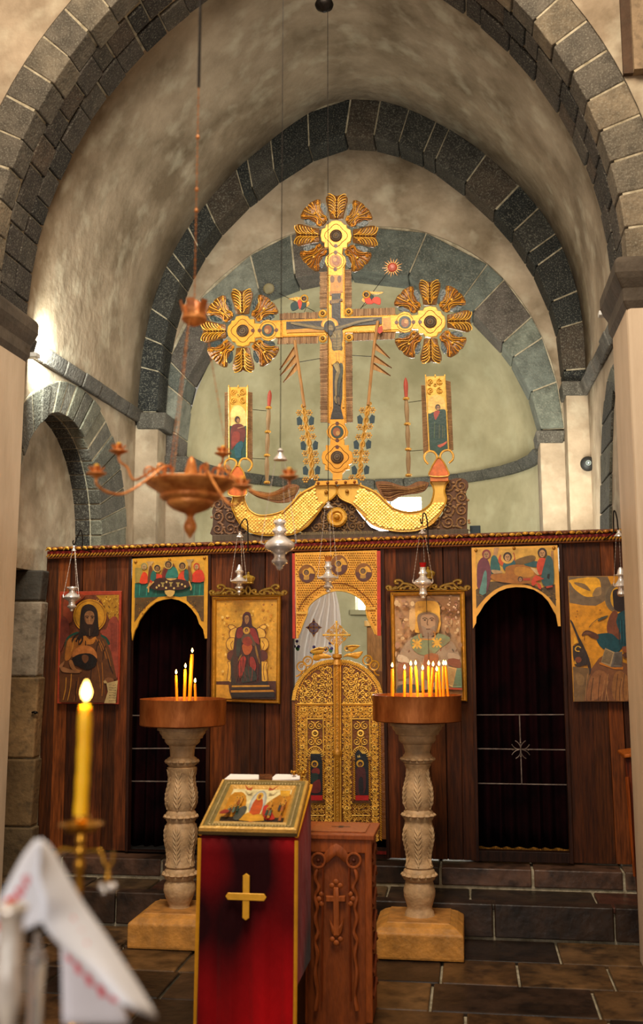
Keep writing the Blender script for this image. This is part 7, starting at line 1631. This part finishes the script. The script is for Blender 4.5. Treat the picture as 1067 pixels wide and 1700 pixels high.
# ================================================================== FOREGROUND TABLE
TZ = 1.00
tb = thing('side_table', Vector((-.95, 1.25, 0)), 'dark table just below the picture edge, carrying the candlestick and cloth', 'table')
mb = MB(); mb.box((-1.45, .8, TZ-.04), (-.42, 1.78, TZ), '#4a2a16'); mb.build('tabletop', WOOD, tb, bevel=.006)
for (x, y) in ((-1.38, .87), (-.49, .87), (-1.38, 1.71), (-.49, 1.71)): mb = MB(); mb.tube([(x, y, 0), (x, y, TZ-.04)], [.02, .028], 10, '#4a2a16'); mb.build('leg', WOOD, tb)
YK = 1.62; kx = 134; ck = at(kx, 1400, YK); s = YK/FPX
cs = thing('candlestick', Vector((ck.x, YK, TZ)), 'branched brass candlestick with glass drops, in the blurred foreground', 'candlestick')
rows = [(1352, 11), (1354, 13), (1358, 13), (1361, 9), (1366, 8), (1375, 9), (1381, 6), (1386, 5), (1392, 8), (1398, 8), (1403, 5), (1410, 8), (1417, 9), (1424, 5), (1430, 8), (1436, 9), (1442, 7), (1470, 6), (1520, 5), (1600, 4.5), (1640, 6), (1660, 10)]
P = prof_px(kx, YK, rows); P += [(.03, TZ+.05), (.05, TZ+.02), (.062, TZ+.006), (.062, TZ)]
P = [p for i, p in enumerate(P) if i < 22 and p[1] > TZ+.055]+P[-4:]
mb = MB(); mb.lathe((ck.x, YK), P[::-1], 24); mb.build('stem', BRASS, cs)
mb = MB(); zd = at(kx, 1374, YK).z; mb.lathe((ck.x, YK), [(.006, zd-.008), (.022, zd-.006), (.033, zd+.003), (.034, zd+.006), (.030, zd+.005), (.018, zd-.003), (.006, zd-.004)], 28); mb.build('drip_pan', BRASS, cs)
za = at(kx, 1414, YK).z
for sg in (-1, 1):
    a0 = math.radians(-8 if sg > 0 else 188-12)
    d = Vector((math.cos(a0), math.sin(a0)*.6, 0)); pts = [Vector((ck.x, YK, za)), Vector((ck.x, YK, za+.003))+d*.02, Vector((ck.x, YK, za+.001))+d*.034, Vector((ck.x, YK, za-.014))+d*.041, Vector((ck.x, YK, za-.020))+d*.047, Vector((ck.x, YK, za-.014))+d*.053, Vector((ck.x, YK, za+.002))+d*.055]
    mb = MB(); mb.tube(crom(pts, 5), .0026, 6); ar = mb.build('arm', BRASS, cs)
    q = Vector((ck.x, YK, za-.022))+d*.047; mb = MB(); mb.lathe((q.x, q.y), [(.0012, q.z), (.003, q.z-.008), (.006, q.z-.014), (.004, q.z-.02)][::-1], 10); mb.build('socket', BRASS, ar)
    for k in range(7):
        a = 2*PI*k/7; mb = MB(); g_ = q+Vector((.010*math.cos(a), .010*math.sin(a), -.026-.004*(k % 2))); mb.ball(g_, .0048, (1, 1, 1), 0, 6, (1, 1, 1.4)); mb.build('glass_drop', GLASS if k % 2 else SILVER, ar)
candle('thick_candle', at(133.5, 1356, YK), at(141.5, 1172, YK), 11.4*s, 'thick lit yellow candle burning on the brass candlestick in the foreground', None, .0012, 12, WAX, 1.05, light=1)
point('candle_glow', tuple(at(142, 1160, YK)+Vector((0, -.004, 0))), .35, (1, .7, .25), .008)
# embroidered cloth draped to a peak
cl = thing('embroidered_cloth', Vector((at(100, 1600, 1.2).x, 1.2, TZ)), 'white cloth with red embroidery draped to a peak in the lower left foreground', 'cloth')
def fl_grid(Lc, Rc, Ya, Yb, Yc_, n=14, m=12):
    A = resample(crom([Vector((*p_, 0)) for p_ in Lc], 6), n); B = resample(crom([Vector((*p_, 0)) for p_ in Rc], 6), n); rows = []
    for i in range(n+1):
        row = []
        for j in range(m+1):
            t_ = j/m; x = A[i].x*(1-t_)+B[i].x*t_; y = A[i].y*(1-t_)+B[i].y*t_; Yq = Ya*(1-t_)+Yb*t_+Yc_*math.sin(PI*t_)*(i/n); row.append(at(x, y, Yq))
        rows.append(row)
    return rows
mb = MB()
G1_ = fl_grid([(61, 1394), (40, 1420), (14, 1468), (-12, 1520), (-30, 1580)], [(66, 1395), (64, 1430), (62, 1455), (70, 1480), (76, 1505), (70, 1530), (30, 1580)][:6], 1.22, 1.16, .02)
G2_ = fl_grid([(66, 1395), (64, 1430), (62, 1455), (70, 1480), (76, 1505), (70, 1530), (100, 1570), (150, 1610), (200, 1665)], [(66, 1393), (82, 1406), (108, 1450), (134, 1496), (165, 1540), (205, 1600), (240, 1655), (260, 1690)], 1.16, 1.22, -.02, 22)
mb.grid(G1_, '#e2e2ea'); mb.grid(G2_, '#e2e2ea'); mb.build('cloth_sheet', CLOTH, cl, solid=.003)
G3_ = fl_grid([(100, 1560), (102, 1600), (104, 1700)], [(150, 1588), (190, 1640), (215, 1700)], 1.26, 1.28, 0, 8, 6)
mb = MB(); mb.grid(G3_, '#d8d2d8'); mb.build('inner_fold', CLOTH, cl, solid=.003)
emb = MB()
def patch(G, i0, j0, c, s_=.3, pts=None):
    n, m = len(G)-1, len(G[0])-1
    def P_(a, b):
        a = min(max(a, 0), n-.001); b = min(max(b, 0), m-.001); i, j = int(a), int(b); u, v = a-i, b-j
        return (G[i][j]*(1-u)+G[i+1][j]*u)*(1-v)+(G[i][j+1]*(1-u)+G[i+1][j+1]*u)*v+Vector((0, -.0035, .0012))
    for (a, b, w_, h_) in pts: emb.add([P_(i0+a, j0+b), P_(i0+a+h_, j0+b), P_(i0+a+h_, j0+b+w_), P_(i0+a, j0+b+w_)], [[0, 1, 2, 3]], c)
motif = [(0, 0, 1, .5), (0, 1.6, 1, .5), (.5, .8, 1, .6), (1.2, 0, 1, .5), (1.2, 1.6, 1, .5), (.5, 2.6, .6, .6)]
patch(G1_, 5.5, 6.2, '#e0505a', pts=motif); patch(G1_, 8.0, 2.2, '#e0242a', pts=[(a, b, w_*1.5, h_*1.5) for a, b, w_, h_ in motif]); patch(G1_, 10.5, .4, '#e0242a', pts=motif); patch(G1_, 7.0, 4.6, '#e04048', pts=motif)
for k in range(7): patch(G2_, 9.2+k*1.5, 8.6+.25*(k % 2), '#e06a70', pts=[(0, 0, .8, .7), (.4, 1.0, .6, .8), (.1, -1.0, .5, .5)])
for k in range(4): patch(G2_, 12.5+k*1.8, 6.6, '#e88a8e', pts=[(0, 0, .6, .5), (.5, .7, .5, .5)])
for k in range(4): patch(G3_, 1.2+k*1.1, 1+k*1.0, '#d86a74', pts=[(0, 0, .8, .7), (.5, 1.0, .8, .7)])
emb.build('red_embroidery', CLOTH, cl)
# silver goblet and glass standing under the cloth
def vessel(name, cx, Y, rows, mat, label, part, flute=0):
    P = prof_px(cx, Y, rows); c = at(cx, 1560, Y); P = [q for q in P if q[1] > TZ+.02]
    P += [(P[-1][0]*.5, TZ+.012), (max(.03, P[0][0]*.8), TZ+.004), (max(.03, P[0][0]*.8), TZ)]
    t = thing(name, Vector((c.x, Y, TZ)), label, name.replace('_', ' ').split()[-1]); mb = MB(); mb.lathe((c.x, Y), P[::-1], 28, flute=flute, amp=.03 if flute else 0); mb.build(part, mat, t); return t
vessel('silver_goblet', 17, 1.05, [(1503, 24), (1507, 26), (1512, 25), (1518, 22), (1530, 19), (1570, 19), (1610, 20), (1650, 24), (1690, 16), (1740, 5)], SILVER, 'silver goblet cut off by the lower left picture corner', 'cup', 10)
vessel('glass_candle_holder', 62, 1.34, [(1548, 5), (1560, 6), (1572, 7), (1580, 12), (1590, 15), (1610, 14), (1650, 12)], GLASS, 'clear glass candle holder seen in the gap under the white cloth', 'bowl', 8)
# ================================================================== BEHIND THE ROYAL DOORS
# white embroidered curtain drawn aside
yA = YS+.30
t = thing('altar_curtain', Vector((at(515, 1400, yA).x, yA, ZS)), 'white curtain with embroidered flowers drawn aside behind the gilt doors', 'curtain')
mb = MB(); rows = []; N = 40
edgeR = [(556, 978), (560, 990), (563, 1010), (567, 1050), (566, 1100), (568, 1200), (566, 1400)]
edgeL = [(528, 978), (515, 1005), (500, 1030), (490, 1060), (484, 1100), (484, 1200), (484, 1400)]
A_ = resample(crom([Vector((*p_, 0)) for p_ in edgeL], 5), 16); B_ = resample(crom([Vector((*p_, 0)) for p_ in edgeR], 5), 16)
for i in range(17):
    a, b = at(A_[i].x, A_[i].y, yA), at(B_[i].x, B_[i].y, yA); rows.append([a.lerp(b, j/N)+Vector((0, .018*math.sin(j*.8+i*.15)*min(1, i/4+.3), 0)) for j in range(N+1)])
mb.grid(rows, '#d8ccc2'); cs_ = mb.build('curtain_cloth', SHEER, t)
mb = MB(); q = rows[0]; mb.tube([q[0]+Vector((-.1, 0, .01)), q[-1]+Vector((.25, 0, .01))], .006, 6)
for d_ in (q[0]+Vector((-.1, 0, .01)), q[-1]+Vector((.25, 0, .01))): mb.tube([d_, Vector((d_.x, YS+.04, d_.z))], .006, 6)
mb.build('curtain_rod', IRON, t)
z8b = Z(480, 900, 6.276, yA-.026)
p = Paint(z8b); p.d = 0
x, y, r = 255, 890, 88
p.lay('#c8882c', [(x, y-r*1.15), (x+20, y-r*.6), (x+r*.5, y-r*.45), (x+r*.62, y-18), (x+r, y), (x+r*.62, y+18), (x+r*.5, y+r*.5), (x+20, y+r*.7), (x, y+r*1.2), (x-20, y+r*.7), (x-r*.5, y+r*.5), (x-r*.62, y+18), (x-r, y), (x-r*.62, y-18), (x-r*.5, y-r*.45), (x-20, y-r*.6)])
for sx in (-1, 1):
    for sy in (-1, 1): p.lay('#b8a6d2', [(x+sx*10, y+sy*10), (x+sx*44, y+sy*12), (x+sx*34, y+sy*38), (x+sx*10, y+sy*52)]); p.lay('#d8b46a', ell(x+sx*22, y+sy*24, 7, 7, 8))
for (dx, dy) in ((0, -62), (0, 62), (-54, 0), (54, 0), (0, 0), (0, -34), (0, 34)): p.lay('#40329a', ell(x+dx, y+dy, 8, 9, 8))
p.mb.build('embroidered_cross', PAINT, cs_)
for (x, y) in ((85, 1075), (430, 1095), (262, 1135)):
    p = Paint(z8b); p.d = 0
    p.lay('#3f8a4a', [(x-22, y+30), (x, y+10), (x+24, y+34), (x+4, y+62)], 2)
    for (dx, dy) in ((-32, 12), (12, 14), (-5, -42)): p.lay('#2a1c78', ell(x+dx, y+dy, 17, 17, 10)); p.lay('#6a58b0', ell(x+dx-4, y+dy-5, 7, 7, 8))
    p.lay('#d8a040', ell(x-6, y-14, 7, 7, 8)); p.mb.build('embroidered_flower', PAINT, cs_)
# brown cabinet and gilt post deep inside
yB = 9.2
cb = thing('altar_cabinet', Vector((at(622, 1100, yB).x, yB, ZS)), 'brown wooden cabinet seen deep behind the doors, at right', 'cabinet')
a, b = at(609, 1100, yB).x, at(660, 1100, yB).x; zt_ = at(620, 1040, yB).z
mb = MB(); mb.box((a, yB, ZS), (b, yB+.35, zt_), '#8a5a2c'); mb.build('body', CARVEDWOOD, cb, bevel=.006)
mb = MB(); mb.box((a-.02, yB-.02, zt_), (b+.02, yB+.37, zt_+.05), '#c89a5c'); mb.build('top_board', CARVEDWOOD, cb, bevel=.006)
mb = MB(); mb.box((a+.02, yB-.008, ZS+.1), (b-.1, yB, zt_-.38), '#6a3c18'); mb.build('door', CARVEDWOOD, cb, bevel=.004)
# threshold under the doors
t = MB(); q = [at(486, 1396, YS-.0), at(642, 1402, YS-.0)]
t.box((q[0].x, YS-.03, ZS), (q[1].x, YS+.06, q[0].z+.03), '#30160c'); t.box((q[0].x, YS-.036, ZS+.03), (q[1].x, YS-.03, ZS+.05), '#7a1a12'); tag(t.build('door_sill', WOOD, None), 'dark wooden sill with a red line under the gilt doors', 'sill')
# light fittings tucked behind the piers
for (x, z, lab, s_) in ((-2.79, 3.60, 'small spotlight hidden behind the left pier, lighting the vault', 1), (.86, 3.72, 'small spotlight hidden behind the right pier, lighting the vault', -1)):
    t = thing('wall_spotlight', Vector((x, 6.40, z)), lab, 'lamp'); mb = MB(); mb.box((x-.04, 6.325, z-.03), (x+.04, 6.39, z+.0), '#d8d8d4'); mb.build('housing', PLAIN, t, bevel=.004)
# ================================================================== GROUPS OF LIKE THINGS
GR = {'hanging_lamp': 'silver hanging lamps before the screen', 'lamp_hook': 'iron lamp hooks on the cornice', 'candle_stand': 'stone candle stands', 'door_curtain': 'maroon curtains in the side openings',
      'rod_gate': 'iron rod gates in the side openings', 'arched_icon_panel': 'arched gilt paintings over the side openings', 'framed_icon': 'gilt-framed icons beside the doors', 'painted_icon': 'unframed icons at the screen ends',
      'gilt_fish': 'pair of gilt fish', 'side_icon_panel': 'narrow icons on the fish tails', 'carved_torch': 'carved torches', 'banner_pole': 'banner poles beside the cross', 'flower_garland': 'garlands beside the cross', 'painted_angel': 'small painted angels', 'wall_spotlight': 'spotlights behind the piers'}
for o in COL.objects:
    if o.parent is None and 'label' in o.keys():
        k = o.name.split('.')[0]
        if k in GR: o['group'] = GR[k]
